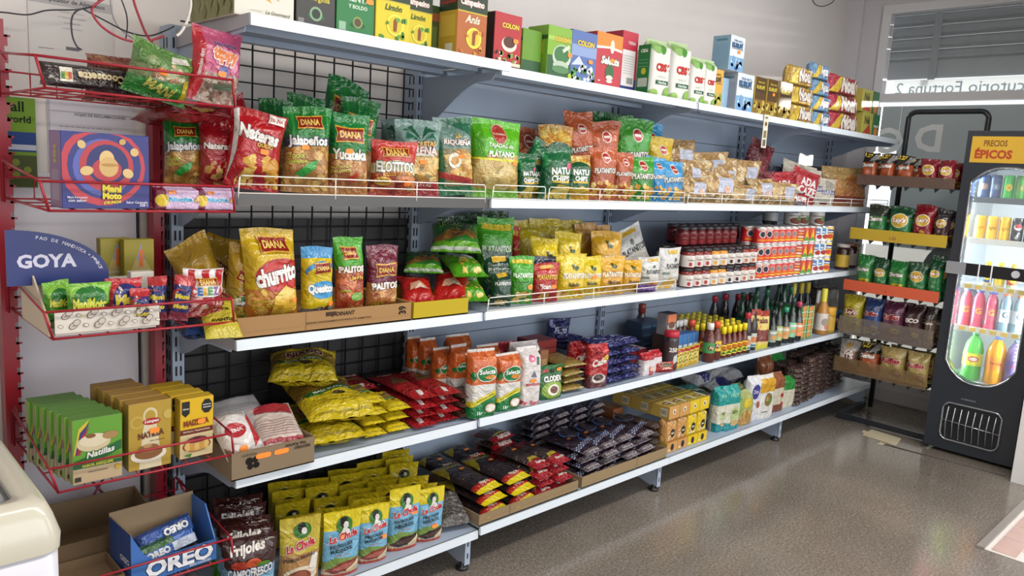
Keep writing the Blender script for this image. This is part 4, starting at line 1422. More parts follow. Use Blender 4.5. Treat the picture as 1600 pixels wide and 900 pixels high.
D['red_lying'] = ([(0, '#b51f1c')], [T('ricitos', 0.5, 0.8, 0.6, '#3a1a14', '#d9c9b0', bold=0.03), PL([(0.25, 0.3), (0.6, 0.45), (0.9, 0.35), (0.6, 0.62), (0.3, 0.55)], '#e0a98a'), PL([(0.4, 0.34), (0.6, 0.42), (0.8, 0.36), (0.6, 0.54)], '#f0d8c4')])
D['green_pile'] = ([(0, '#5da022'), (0.2, '#2f7a2a'), (0.8, '#3f8a2c')], [CH(0.1, 0.2, 0.9, 0.5, 12, 0.16, ['#8a5a2a', '#a57a34', '#6a4a22'], 31), R(0, 0.05, 1, 0.12, '#b9c4b4'), T('Tortillin', 0.5, 0.66, 0.8, '#16241a', '#9ab86a', bold=0.04, rot=0.1), T('limón', 0.6, 0.52, 0.4, '#16241a', '#9ab86a', bold=0.04)])
D['green_bright'] = ([(0, '#4f9a1e'), (0.5, '#76b81e')], [CH(0.3, 0.1, 0.95, 0.5, 14, 0.14, ['#e0c05a', '#d0a83e', '#efdc8c'], 32), R(0.1, 0.62, 0.9, 0.82, '#b9bfc2'), T('TORTOS', 0.5, 0.55, 0.6, '#f3f4ea', '#3a6a1c', bold=0.04)])
D['darkgreen'] = ([(0, '#173f2b')], [PL([(0.25, 0.80), (0.75, 0.84), (0.75, 0.94), (0.25, 0.90)], '#d9b03a'), T('PLATANITOS', 0.5, 0.66, 0.9, '#e6eadf', h=0.14, bold=0.03), T('Sweet Chili', 0.5, 0.34, 0.7, '#c9d2c6', shear=0.2), CH(0.2, 0.05, 0.8, 0.22, 8, 0.14, CHW, 33)])
D['plat_chile'] = ([(0, '#3c8a24'), (0.5, '#49a52a')], [PL([(0.1, 0.86), (0.9, 0.84), (0.9, 0.92), (0.1, 0.93)], '#d9c23a'), T('PLATANITOS', 0.5, 0.62, 0.94, '#f0f4e6', h=0.17, bold=0.04), R(0.2, 0.47, 0.7, 0.49, '#2a6a1a'), E(0.78, 0.38, 0.13, 0.10, '#c9d65a'), CH(0.25, 0.04, 0.8, 0.24, 12, 0.14, CHW, 34)])
D['plat_red'] = ([(0, '#a5261f'), (0.5, '#b22c24')], [R(0.28, 0.86, 0.78, 0.94, '#d9a83a'), T('PLATANITOS', 0.52, 0.66, 0.84, '#e9c44a', h=0.15, bold=0.04), T('Picante', 0.5, 0.42, 0.6, '#f4ece0', shear=0.2, bold=0.03), E(0.45, 0.16, 0.18, 0.12, '#c9962c'), E(0.2, 0.4, 0.07, 0.07, '#8a1a16')])
D['plat_sal'] = ([(0, '#d9b916'), (0.5, '#e0c41c')], [T('PLATANITOS', 0.55, 0.53, 0.8, '#f4efe0', '#c9b98a', h=0.15, bold=0.04), E(0.6, 0.7, 0.07, 0.07, '#3c5a2a'), PL([(0.44, 0.78), (0.5, 0.66), (0.54, 0.78)], '#2c3a1c'), T('Salado', 0.52, 0.34, 0.42, '#4a3a1a', shear=0.25, bold=0.03), CH(0.1, 0.04, 0.95, 0.14, 12, 0.1, CHW, 35)])
D['plat_mad'] = ([(0, '#d39a1a'), (0.5, '#dba61e')], [T('PLATANITOS', 0.52, 0.55, 0.86, '#f6efde', '#c08a3a', h=0.16, bold=0.04), E(0.55, 0.76, 0.06, 0.06, '#3c5a2a'), PL([(0.4, 0.84), (0.46, 0.7), (0.5, 0.84)], '#2c3a1c'), T('Maduro', 0.55, 0.34, 0.5, '#5a3a1a', shear=0.25, bold=0.03), CH(0.1, 0.04, 0.9, 0.16, 10, 0.1, CHW, 36)])
D['plat_white'] = ([(0, '#c9c6be'), (0.5, '#d3d2cf')], [PL([(0, 0), (0.7, 0), (0.9, 0.18), (0.5, 0.28)], '#d9a82c'), T('PLATANITOS', 0.6, 0.56, 0.7, '#3a4038', h=0.15, bold=0.04), R(0.4, 0.86, 0.85, 0.94, '#d9b03a'), E(0.62, 0.72, 0.05, 0.06, '#3c5a2a'), R(0.1, 0.36, 0.4, 0.42, '#6a7a6a')])
D['yellow_back'] = ([(0, '#b3a01c'), (0.5, '#c2ae1e')], [R(0.0, 0.86, 1, 0.90, '#a8951a')])
D['gold2_back'] = ([(0, '#b37c16'), (0.5, '#b98418')], [R(0.3, 0.1, 0.5, 0.5, '#c99a3c')])
D['purple'] = ([(0, '#5a2d7a')], [R(0.1, 0.5, 0.8, 0.7, '#8a6aa8')])
# flour, sugar, beans (D, E)
D['sugar_clear'] = ([(0, '#d9cfc8')], [E(0.5, 0.5, 0.42, 0.42, '#e9e2de'), PL([(0.7, 0.1), (0.98, 0.3), (0.98, 0.9), (0.8, 0.7)], '#b8323a'), E(0.4, 0.5, 0.26, 0.2, '#b8323a'), T('REINA', 0.4, 0.5, 0.36, '#f4e8e6', bold=0.03)])
D['flour_pink'] = ([(0, '#d9c7bd'), (0.7, '#c9bfba')], [R(0.05, 0.08, 0.95, 0.14, '#a8323a')] + [R(0.08, 0.2 + 0.05 * i, 0.85, 0.212 + 0.05 * i, '#b08a80') for i in range(7)] + [PL([(0.1, 0.7), (0.9, 0.62), (0.9, 0.9), (0.1, 0.9)], '#a8323a')])
D['maiz'] = ([(0, '#d9c022'), (0.42, '#97782a'), (0.78, '#cdb51e')], [E(0.5, 0.36, 0.42, 0.16, '#d9c022'), PL([(0.12, 0.38), (0.08, 0.45), (0.3, 0.47), (0.7, 0.52), (0.92, 0.52), (0.88, 0.45), (0.7, 0.43), (0.3, 0.38)], '#1f6a34'), T('MAÍZ BLANCO', 0.5, 0.452, 0.56, '#dfe9d6', bold=0.02, rot=0.10), T('NIADO', 0.52, 0.66, 0.56, '#6a2a1a', '#e6dcc8', bold=0.05, rot=0.1), E(0.55, 0.32, 0.10, 0.05, '#4a3a1a'), T('La tradición que nos une', 0.5, 0.2, 0.8, '#8a7414', bold=0), R(0.1, 0.06, 0.9, 0.075, '#a8951a')])
D['lentil'] = ([(0, '#b3242a'), (0.45, '#a8202a')], [PL([(0.1, 0.48), (0.5, 0.74), (0.9, 0.48)], '#8c6a3e'), E(0.5, 0.84, 0.34, 0.14, '#d9cfc6'), T('Roja', 0.5, 0.84, 0.4, '#a8202a', bold=0.03), CH(0.04, 0.02, 0.96, 0.34, 30, 0.05, ['#c9343a', '#9a1c22', '#d9595a'], 41), R(0.3, 0.06, 0.5, 0.14, '#e0d6d2')])
D['brownbean'] = ([(0, '#5d3a33')], [CH(0.03, 0.02, 0.97, 0.95, 110, 0.045, ['#6a433a', '#4c2d28', '#7a5348', '#8a6a5c'], 42), R(0.3, 0.55, 0.75, 0.75, '#cfc2b2')])
D['selecta'] = ([(0, '#14723a'), (0.24, '#d9d6d0'), (0.50, '#c9602a'), (0.96, '#cfc9c4')], [CH(0.05, 0.53, 0.95, 0.95, 26, 0.09, ['#d9743c', '#b8521f', '#e08a52'], 43), PL([(0, 0.0), (1, 0.0), (1, 0.34), (0, 0.16)], '#12773c'), PL([(0, 0.16), (1, 0.34), (1, 0.42), (0, 0.24)], '#e0cf2c'), T('ALMIDÓN DE MANDIOCA', 0.5, 0.29, 0.88, '#2a6a2c', rot=0.35, bold=0.02), E(0.55, 0.66, 0.38, 0.26, '#f0eee6'), E(0.55, 0.66, 0.35, 0.235, '#137a3c'), T('Selecta', 0.55, 0.69, 0.58, '#f3f6ee', bold=0.03), E(0.66, 0.61, 0.18, 0.07, '#d98a34'), E(0.08, 0.64, 0.07, 0.14, '#137a3c'), E(0.72, 0.14, 0.2, 0.15, '#c9a37a'), E(0.72, 0.14, 0.16, 0.12, '#f1ece2'), T('1kg', 0.32, 0.08, 0.2, '#e3efe2', bold=0.03)])
D['mandioca'] = ([(0, '#dcd5d2')], [E(0.45, 0.83, 0.17, 0.13, '#d8668a'), E(0.45, 0.83, 0.06, 0.05, '#f0c9d4'), PL([(0.4, 0.52), (0.55, 0.62), (0.7, 0.50)], '#6a6f8a'), E(0.52, 0.46, 0.14, 0.06, '#e08a4a'), T('Mandioca', 0.52, 0.39, 0.66, '#b8324a', bold=0.03), CH(0.02, 0.01, 0.98, 0.10, 14, 0.09, ['#d8667e', '#e6a0ac', '#c94a64'], 44), R(0.68, 0.72, 0.78, 0.86, '#3c6a50')])
D['clodex'] = ([(0, '#1f5a2c'), (0.4, '#2c6e36')], [E(0.5, 0.28, 0.46, 0.3, '#8aa83a'), E(0.52, 0.28, 0.28, 0.18, '#e6e2d2'), E(0.52, 0.29, 0.17, 0.12, '#6a3a1e'), T('CLODEX', 0.52, 0.60, 0.8, '#f4f4ec', '#1a2a1a', h=0.2, bold=0.05), E(0.5, 0.82, 0.09, 0.09, '#16301c'), E(0.2, 0.84, 0.14, 0.06, '#b0323a')])
D['gold'] = ([(0, '#9a8248'), (0.06, '#8a7038')], [R(0.02, 0.0, 0.98, 0.05, '#d9cf9a')])
D['redcoffee'] = ([(0, '#5c1218'), (0.3, '#b3161e')], [E(0.5, 0.22, 0.34, 0.2, '#d9cfc6'), E(0.5, 0.24, 0.24, 0.14, '#4a2a1e'), T('Café', 0.5, 0.6, 0.7, '#f4e6dc', shear=0.2, bold=0.05, rot=0.3), E(0.8, 0.7, 0.14, 0.12, '#e0b43a'), CH(0.0, 0.72, 0.9, 0.98, 10, 0.16, ['#c92a30', '#8c1018', '#d84a4a'], 45)])
D['bluecoffee'] = ([(0, '#272a66')], [T('Faro', 0.5, 0.6, 0.6, '#c9cdea', shear=0.3, bold=0.04), R(0.1, 0.18, 0.9, 0.22, '#b9bed8'), CH(0.02, 0.02, 0.98, 0.98, 18, 0.1, ['#34387e', '#1c1e4c', '#8f94c4'], 46)])
D['pinkwhite'] = ([(0, '#d8cdd2'), (0.7, '#b52a34')], [R(0.1, 0.1, 0.9, 0.6, '#e0d9dc'), R(0.5, 0.02, 0.98, 0.4, '#b83a40'), E(0.75, 0.3, 0.2, 0.14, '#e6b48a')])
D['blackcan'] = ([(0, '#2a1f20'), (0.86, '#b3242c')], [T('250', 0.5, 0.62, 0.7, '#e0dcd8', bold=0.03), PL([(0.5, 0.12), (0.9, 0.2), (0.85, 0.5), (0.55, 0.4)], '#c9cdc9')])
D['colorful'] = ([(0, '#cbb22c'), (0.5, '#d9c038')], [CH(0.05, 0.05, 0.95, 0.6, 12, 0.12, ['#d9742c', '#4c8a3c', '#b8322a', '#6a4a2a'], 47), R(0.05, 0.8, 0.95, 0.95, '#b8322a'), T('COCO', 0.5, 0.68, 0.7, '#4a2a14', bold=0.04)])
D['sauce_pouch'] = ([(0, '#d9cf3a'), (0.12, '#e0c878'), (0.85, '#a8321f')], [R(0.05, 0.2, 0.95, 0.5, '#7c2f24'), CH(0.05, 0.5, 0.95, 0.85, 12, 0.14, ['#d9962c', '#c9542a', '#efd26a'], 48), T('salsa', 0.5, 0.75, 0.7, '#6a1c14', bold=0.04)])
D['chula_rojo'] = ([(0, '#b8432a'), (0.05, '#d5bfa2'), (0.14, '#79b7d8'), (0.72, '#e3cd22')], [PL([(0, 0.24), (0.3, 0.33), (1, 0.26), (1, 0.14), (0, 0.14)], '#7c9a4c'), PL([(0.04, 0.12), (0.4, 0.24), (0.95, 0.26), (0.8, 0.12), (0.3, 0.07)], '#8c3c34'), PL([(0.14, 0.13), (0.5, 0.21), (0.86, 0.22), (0.6, 0.13)], '#b8685a'), PL([(0.6, 0.06), (0.98, 0.16), (0.95, 0.22), (0.6, 0.12)], '#e2cfa6')])
for k, c2, b1_, b2_ in (('rojo', None, 'FRIJOLES', 'ROJOS'), ('negro', '#3a2620', 'FRIJOLES', 'NEGROS')):
    bands, ops = D['chula_rojo'] if k == 'rojo' else D['chula_rojo_b'] if False else (D['chula_rojo'][0], list(D['chula_rojo'][1]))
    ops = list(ops[:4])
    if c2:
        ops[1] = PL([(0.04, 0.12), (0.4, 0.24), (0.95, 0.26), (0.8, 0.12), (0.3, 0.07)], '#33211c')
        ops[2] = PL([(0.14, 0.13), (0.5, 0.21), (0.86, 0.22), (0.6, 0.13)], '#56382e')
    ops += [E(0.54, 0.79, 0.22, 0.24, '#3c7a2e'), E(0.52, 0.84, 0.10, 0.15, '#1d1a1c'), E(0.58, 0.79, 0.07, 0.10, '#e9e4dc'), PL([(0.42, 0.66), (0.52, 0.76), (0.68, 0.72), (0.7, 0.64)], '#e9e4dc'),
            T('La Chula', 0.5, 0.63, 0.8, '#c22c34', '#f6f2ee', shear=0.25, bold=0.05, rot=0.18, h=0.2, ow=0.04), T(b1_, 0.46, 0.50, 0.62, '#1f2c3a', h=0.12, bold=0.04, rot=0.12), T(b2_, 0.46, 0.43, 0.6, '#1f2c3a', h=0.12, bold=0.04, rot=0.12), R(0.3, 0.36, 0.66, 0.37, '#b85a4a')]
    D['chula_' + k] = (bands, ops)
D['chula_gold'] = ([(0, '#b98a52'), (0.5, '#c9b33c')], [E(0.5, 0.20, 0.42, 0.24, '#e2d2b8'), E(0.46, 0.18, 0.3, 0.19, '#8a4a36'), E(0.48, 0.20, 0.2, 0.12, '#a05c44'), PL([(0.7, 0.3), (0.9, 0.25), (0.95, 0.45), (0.8, 0.5)], '#e6e0d6'), E(0.54, 0.82, 0.22, 0.2, '#3c7a2e'), E(0.52, 0.86, 0.10, 0.13, '#1d1a1c'), E(0.58, 0.81, 0.07, 0.09, '#e9e4dc'), T('La Chula', 0.5, 0.62, 0.84, '#c22c34', '#f6f2ee', shear=0.25, bold=0.05, rot=0.2, h=0.22, ow=0.04), T('Picante Molido', 0.46, 0.46, 0.8, '#4a2c1c', bold=0.03, shear=0.1, rot=0.14)])
D['chula_back'] = ([(0, '#b39d1c'), (0.5, '#bfa91e')], [E(0.5, 0.72, 0.2, 0.16, '#3c5a2a'), E(0.49, 0.75, 0.12, 0.12, '#2a211f'), E(0.54, 0.72, 0.06, 0.07, '#d0c6b0')])
D['campo'] = ([(0, '#4c9a2e'), (0.25, '#7ab4d4'), (0.60, '#3e1d1a')], [PL([(0, 0), (1, 0), (1, 0.22), (0, 0.14)], '#3c8a24'), E(0.5, 0.42, 0.5, 0.14, '#8cc2dc'), PL([(0.3, 0.20), (0.9, 0.26), (0.9, 0.34), (0.3, 0.26)], '#d9c25a'), E(0.3, 0.68, 0.18, 0.1, '#b83a24'), E(0.55, 0.70, 0.16, 0.1, '#c9532c'), E(0.75, 0.66, 0.14, 0.08, '#5a8a2c'), T('CAMPOFRESCO', 0.52, 0.575, 1.0, '#f4f2ee', '#2c5a8a', h=0.2, bold=0.04, rot=0.07), T('Frijoles', 0.44, 0.86, 0.66, '#efe6dc', shear=0.15, bold=0.04, rot=0.1), T('Rojos Refritos', 0.78, 0.93, 0.3, '#d9cdc0', rot=0.1)])
D['chia'] = ([(0, '#55504c')], [CH(0.02, 0.02, 0.98, 0.97, 150, 0.035, ['#6a645e', '#3c3734', '#7d776f', '#4a4541'], 51)])
D['blackbean_y'] = ([(0, '#d9c41a'), (0.12, '#a8241c'), (0.17, '#2a2022'), (0.80, '#8a7c22')], [CH(0.04, 0.18, 0.96, 0.78, 90, 0.028, ['#3a2c2c', '#1f1819', '#4a3a38'], 52), PL([(0, 0.07), (1, 0.12), (1, 0.18), (0, 0.14)], '#a8241c'), T('Amarelo', 0.55, 0.89, 0.6, '#3c2c12', shear=0.3, bold=0.04), PL([(0, 0.98), (0.3, 0.98), (0.14, 0.7), (0, 0.6)], '#9a8a22'), T('FRIJOL', 0.5, 0.145, 0.4, '#f0e0c8', bold=0.03)])
D['blackbean_r'] = ([(0, '#a3212a'), (0.24, '#41322f'), (0.78, '#7d1d24')], [CH(0.04, 0.26, 0.96, 0.74, 90, 0.028, ['#524038', '#33261f', '#634e44'], 53), PL([(0.1, 0.2), (0.3, 0.32), (0.8, 0.34), (0.95, 0.24), (0.8, 0.25), (0.35, 0.24)], '#c9b53a'), T('Rancho', 0.55, 0.13, 0.6, '#f0dcd0', shear=0.2, bold=0.04)])
D['darkbar'] = ([(0, '#978c92'), (0.11, '#352530')], [R(0.0, 0.02, 1, 0.10, '#55484f'), T('CHOCOLATE', 0.5, 0.06, 0.7, '#c9c2c6', bold=0.03)] + [R(0.06 * i, 0.17 + 0.025 * j, 0.06 * i + 0.06, 0.195 + 0.025 * j, '#2d3f8a' if (i + j) % 2 else '#d3d6e0') for i in range(16) for j in range(4)] + [E(0.5, 0.56, 0.44, 0.36, '#3f6ab0'), E(0.5, 0.56, 0.40, 0.33, '#2b1e26'), PL([(0.2, 0.4), (0.35, 0.35), (0.7, 0.8), (0.55, 0.84)], '#4a3a44')])
D['pan_y'] = ([(0, '#e0bf22'), (0.22, '#e6c428')], [E(0.55, 0.36, 0.22, 0.24, '#2a2220'), T('PAN', 0.55, 0.36, 0.28, '#f3ead2', bold=0.05), E(0.55, 0.86, 0.12, 0.08, '#f0e3b8'), E(0.55, 0.85, 0.04, 0.05, '#33201a'), R(0.1, 0.1, 0.9, 0.14, '#f0e6c4'), PL([(0.2, 0.05), (0.32, 0.3), (0.2, 0.3)], '#f0ead8')])
D['pan_o'] = ([(0, '#cf9a5a'), (0.22, '#d09a58')], [E(0.55, 0.36, 0.22, 0.24, '#2a2220'), T('PAN', 0.55, 0.36, 0.28, '#f3ead2', bold=0.05), E(0.5, 0.86, 0.12, 0.08, '#e6cfa2'), E(0.5, 0.85, 0.04, 0.05, '#33201a'), PL([(0.1, 0.05), (0.4, 0.3), (0.1, 0.3)], '#e0c590')])
D['teal'] = ([(0, '#d8d6c2'), (0.6, '#1f9a96')], [T('rico', 0.5, 0.82, 0.5, '#9adcb8', bold=0.03), E(0.6, 0.36, 0.26, 0.3, '#b8c98a'), T('tin', 0.6, 0.42, 0.3, '#4a5a2a'), PL([(0, 0), (1, 0), (1, 0.12), (0, 0.2)], '#1f8f96'), E(0.6, 0.16, 0.25, 0.12, '#cdb07a')])
D['clear_snack'] = ([(0, '#b08a4a'), (0.4, '#a9b06a')], [CH(0.1, 0.05, 0.9, 0.5, 20, 0.13, ['#c9a058', '#a9803c', '#d9b878'], 54), E(0.55, 0.65, 0.25, 0.2, '#d9c23a'), PL([(0, 0.2), (0.2, 0.3), (0.15, 0.9), (0, 0.9)], '#8aa84a')])
D['white_blue'] = ([(0, '#dedee2')], [E(0.45, 0.66, 0.32, 0.42, '#3a3a8c'), T('Do', 0.45, 0.66, 0.4, '#d9d9ec', bold=0.03), E(0.75, 0.36, 0.12, 0.2, '#a5573a'), R(0.15, 0.4, 0.5, 0.41, '#8a8a94')])
D['white_gold'] = ([(0, '#e2dfd8'), (0.62, '#d9a42c'), (0.92, '#e6e2da')], [E(0.55, 0.44, 0.24, 0.26, '#8a7440'), E(0.68, 0.40, 0.1, 0.1, '#6a9a3c'), E(0.45, 0.46, 0.1, 0.1, '#b8a062'), R(0.2, 0.16, 0.55, 0.18, '#6a6a60')])
D['brown_top'] = ([(0, '#7c432c'), (0.2, '#cfc6ae'), (0.62, '#8c5234')], [E(0.75, 0.42, 0.16, 0.12, '#b8342c'), E(0.8, 0.2, 0.14, 0.1, '#b8342c'), E(0.3, 0.9, 0.3, 0.1, '#9c6242')])
D['green_top'] = ([(0, '#cfc8b2'), (0.58, '#2c8a3c')], [PL([(0.3, 0.55), (1, 0.6), (1, 0.5), (0.3, 0.5)], '#d9d4c0')])
D['choco'] = ([(0, '#45302a')], [CH(0.02, 0.03, 0.98, 0.97, 34, 0.13, ['#553c34', '#37251f', '#6a5046', '#4a342c'], 55)])
# crisp rack
for nm, c0, c1, txt, ec, pc in (('doritos_o', '#a8532e', '#2d2523', 'Doritos', None, '#c9702f'), ('lays_red', '#8a1f28', '#7d1a24', "Lay's", '#d9b53a', '#a53a34'), ('lays_green', '#2d7a44', '#1e4a2e', "Lay's", '#d9b53a', '#5aa05f'), ('lays_black', '#4a3436', '#2f2a2e', "Lay's", '#d9b53a', '#b08a52'),
                                ('cheetos_g', '#2f7a40', '#2a3326', 'Cheetos', None, '#5a9a5a'), ('doritos_g', '#3d8a45', '#2c7a3c', 'Doritos', None, '#6aa84a'), ('lays_y', '#a89a2c', '#b3a42e', "Lay's", '#8c2a26', '#c9b54a'), ('ruffles_b', '#35508a', '#2c3f6e', 'Ruffles', None, '#c9b86a'),
                                ('ruffles_p', '#6d3a50', '#5c2e46', 'Ruffles', None, '#8a4a58'), ('eco_brown', '#4c3236', '#3f2a2e', 'ECO', None, '#7a5a5c'), ('doritos_d', '#6a5848', '#3c3532', 'Dorito', None, '#8a7a5a'), ('rocabits', '#6e5546', '#9c968f', 'BITS', None, '#7a5a44'), ('ruffles_t', '#b09a5a', '#a8935a', 'Ruffles', None, '#c9b98a')):
    ops = [CH(0.1, 0.03, 0.9, 0.3, 10, 0.16, [pc, '#c9a04a' if nm in ('lays_red', 'ruffles_b', 'ruffles_t') else pc], 60 + len(nm))]
    if ec:
        ops += [E(0.52, 0.60, 0.36, 0.30, '#f0e6d0') if nm != 'lays_y' else E(0.5, 0.55, 0.36, 0.18, '#f0e6d0'), E(0.52, 0.60, 0.33, 0.27, ec) if nm != 'lays_y' else E(0.5, 0.55, 0.33, 0.155, ec), T(txt, 0.52, 0.60 if nm != 'lays_y' else 0.55, 0.56, '#f6f3ea', '#a8262a', bold=0.05, h=0.26, shear=0.15)]
    else:
        tcol, oc = ('#f1e9e0', '#2a1c1a') if 'uffles' not in txt else ('#a8263a', '#e6dcc8')
        ops += [T(txt, 0.5, 0.60, 0.86, tcol, oc, bold=0.05, rot=0.05, shear=0.15, h=0.24)]
    if nm == 'rocabits':
        ops = [CH(0.1, 0.03, 0.9, 0.3, 14, 0.12, ['#5c4030', '#7a5a40', '#8a6a4c'], 66), T('ROCA', 0.5, 0.66, 0.66, '#e9e2d8', '#7c3a2e', bold=0.05), T('BITS', 0.5, 0.50, 0.7, '#e9e2d8', '#7c3a2e', bold=0.05), E(0.55, 0.84, 0.16, 0.10, '#a5844c')]
    if nm in ('lays_y', 'ruffles_b', 'ruffles_p', 'eco_brown', 'doritos_d', 'ruffles_t', 'lays_black'):
        ops += [E(0.72, 0.24, 0.2, 0.15, '#d6bd2c' if nm != 'ruffles_t' else '#8a4a22'), T('1.70', 0.72, 0.24, 0.28, '#3a3020' if nm != 'ruffles_t' else '#efe0b0', bold=0.04)]
    if nm in ('doritos_g',):
        ops += [R(0.3, 0.22, 0.9, 0.34, '#cdbb34'), T('1 €', 0.6, 0.28, 0.2, '#5a6a1c', bold=0.04)]
    if nm == 'doritos_o':
        ops += [T('1,27', 0.3, 0.9, 0.5, '#e0c23a', '#1c1a18', bold=0.05, rot=-0.1), PL([(0.55, 0.7), (1, 0.8), (1, 0.95), (0.7, 0.95)], '#8a8884')]
    D[nm] = ([(0, c0), (0.68, c1)], ops)
# red rack
D['maniverde'] = ([(0, '#4c9a2c'), (0.75, '#7dbb3a')], [E(0.5, 0.72, 0.46, 0.34, '#8cc64a'), E(0.5, 0.70, 0.38, 0.26, '#2f7a34'), T('ManiMoto', 0.5, 0.56, 0.9, '#d8dc4c', '#1f4a1c', h=0.3, bold=0.05), T('CRUNCH', 0.5, 0.30, 0.6, '#d8dc4c', bold=0.04), E(0.35, 0.12, 0.2, 0.14, '#b5b06a'), E(0.72, 0.12, 0.18, 0.14, '#a8a45c'), R(0.82, 0.2, 0.96, 0.55, '#3a2a22')])
D['maniblue'] = ([(0, '#8a3348'), (0.2, '#2c3372'), (0.8, '#c23a3e')], [E(0.4, 0.5, 0.55, 0.55, '#c03c40'), E(0.5, 0.5, 0.42, 0.5, '#2c3474'), T('Mani', 0.55, 0.56, 0.8, '#e3cc3c', h=0.28, bold=0.06), T('Moto', 0.55, 0.34, 0.8, '#e3cc3c', h=0.26, bold=0.06), CH(0.2, 0.6, 0.9, 0.8, 8, 0.06, ['#e0c9c0', '#6a6fae'], 71)])
D['cereza'] = ([(0, '#a52a34'), (0.32, '#b83a40'), (0.56, '#e4dedc')], [PL([(0.0, 0.6), (0.16, 0.6), (0.3, 0.98), (0.14, 0.98)], '#b3242c'), PL([(0.34, 0.62), (0.52, 0.62), (0.66, 0.98), (0.48, 0.98)], '#b3242c'), PL([(0.7, 0.66), (0.86, 0.66), (0.99, 0.98), (0.82, 0.98)], '#b3242c'), CH(0.05, 0.04, 0.95, 0.5, 40, 0.09, ['#c25a5e', '#9c2430', '#d98a86', '#e2bcb4'], 72), E(0.5, 0.56, 0.48, 0.14, '#f0ece6')] + [T(ch, 0.14 + 0.14 * i, 0.565, 0.13, col, bold=0.06, h=0.2) for i, (ch, col) in enumerate((('C', '#c2302c'), ('E', '#2c6ab8'), ('R', '#e0a82c'), ('E', '#3c8a3c'), ('Z', '#7a3a9a'), ('A', '#c2302c')))] + diana(0.5, 0.75, 0.5))
D['tippy'] = ([(0, '#a88a7c'), (0.40, '#c2557c')], [PL([(0, 0), (0.16, 0), (0.18, 0.98), (0, 0.98)], '#b3202c'), CH(0.2, 0.03, 0.98, 0.42, 60, 0.07, ['#8a7a62', '#b09a82', '#6a5a4a', '#c9b8a8', '#a06a62'], 73), CH(0.2, 0.42, 0.98, 0.8, 18, 0.09, ['#cf7496', '#b8466e', '#d88aa8'], 74), T('bizcochos', 0.57, 0.80, 0.44, '#3a2470', '#e0a8c4', shear=0.2, bold=0.03, rot=-0.03), T('tippy', 0.57, 0.64, 0.52, '#d9742c', '#f0dcd8', h=0.3, bold=0.06, rot=-0.06, ow=0.06), E(0.55, 0.42, 0.1, 0.12, '#5a6aa8'), PL([(0.35, 0.25), (0.8, 0.3), (0.75, 0.2), (0.4, 0.18)], '#5c6a54'), T('bizcochos tippy', 0.09, 0.5, 0.5, '#f0d8dc', rot=1.5, bold=0.03)])
D['green_chips'] = ([(0, '#2f7a2c'), (0.35, '#7a8a5a'), (0.6, '#5c8a40')], [CH(0.1, 0.4, 0.9, 0.8, 16, 0.12, ['#c9b48a', '#b06a4a', '#d9cfae', '#8aa06a'], 75), PL([(0, 0.05), (0.9, 0.1), (0.8, 0.42), (0.1, 0.3)], '#2c8a30'), PL([(0.85, 0.1), (0.97, 0.1), (0.97, 0.55), (0.85, 0.5)], '#cdb82c'), T('MANÍ', 0.5, 0.26, 0.5, '#e0dc6a', bold=0.04, rot=-0.2), PL([(0.55, 0.75), (0.9, 0.85), (0.85, 0.95), (0.6, 0.9)], '#e4e0d4')])
D['brown_snack'] = ([(0, '#7a4030')], [CH(0.05, 0.05, 0.95, 0.95, 50, 0.1, ['#8f5a3c', '#6a3026', '#a5774c', '#5a2a22', '#8a2c30'], 76)])
D['wafer'] = ([(0, '#d3b4d6')], [R(0, 0, 0.22, 1, '#7c1f3c'), E(0.15, 0.4, 0.13, 0.13, '#e0c22c'), T('Nucita', 0.52, 0.46, 0.5, '#3fa0cc', '#e6eef4', bold=0.05, h=0.1), PL([(0.78, 0.35), (0.9, 0.7), (0.98, 0.35)], '#c9a04a'), PL([(0.80, 0.38), (0.9, 0.62), (0.95, 0.38)], '#e0c27a'), R(0.25, 0.70, 0.42, 0.86, '#f08a3c')])
D['cocosette'] = ([(0, '#2b1a18')], [R(0.2, 0.2, 0.34, 0.8, '#e6e0d0'), R(0.21, 0.3, 0.25, 0.6, '#3c8a3c'), R(0.25, 0.3, 0.29, 0.6, '#d9b82c'), R(0.29, 0.3, 0.33, 0.6, '#c2402c'), T('Cocosette', 0.68, 0.5, 0.56, '#e2d2a2', '#5a3a20', bold=0.04, rot=math.pi)])
D['oreo_pack'] = ([(0, '#2a56a8')], [R(0, 0.0, 0.1, 1, '#22468c'), T('OREO', 0.65, 0.5, 0.45, '#f2f3f4', '#16244a', bold=0.06, ow=0.08, rot=math.pi)])
D['oreo_pack2'] = ([(0, '#2f62b4')], [R(0, 0.55, 0.6, 1, '#3c6a34'), R(0.55, 0.05, 0.98, 0.55, '#b9c2d4'), T('OREO', 0.3, 0.3, 0.4, '#e6e9f0', bold=0.06)])

# ------------------------------------------------------------------ top shelf: tea and yerba cartons
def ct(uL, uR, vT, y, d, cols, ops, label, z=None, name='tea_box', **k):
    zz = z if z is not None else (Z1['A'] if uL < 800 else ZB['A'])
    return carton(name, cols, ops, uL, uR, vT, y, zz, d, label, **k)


def leaves(seed, col):
    r_ = random.Random(seed)
    out = []
    for i in range(7):
        for j in range(3):
            x, y = 0.07 + i * 0.14, 0.16 + j * 0.33 + (0.16 if i % 2 else 0)
            out.append(PL([(x, y - 0.16), (x + 0.05, y), (x, y + 0.16), (x - 0.05, y)], col))
    return out


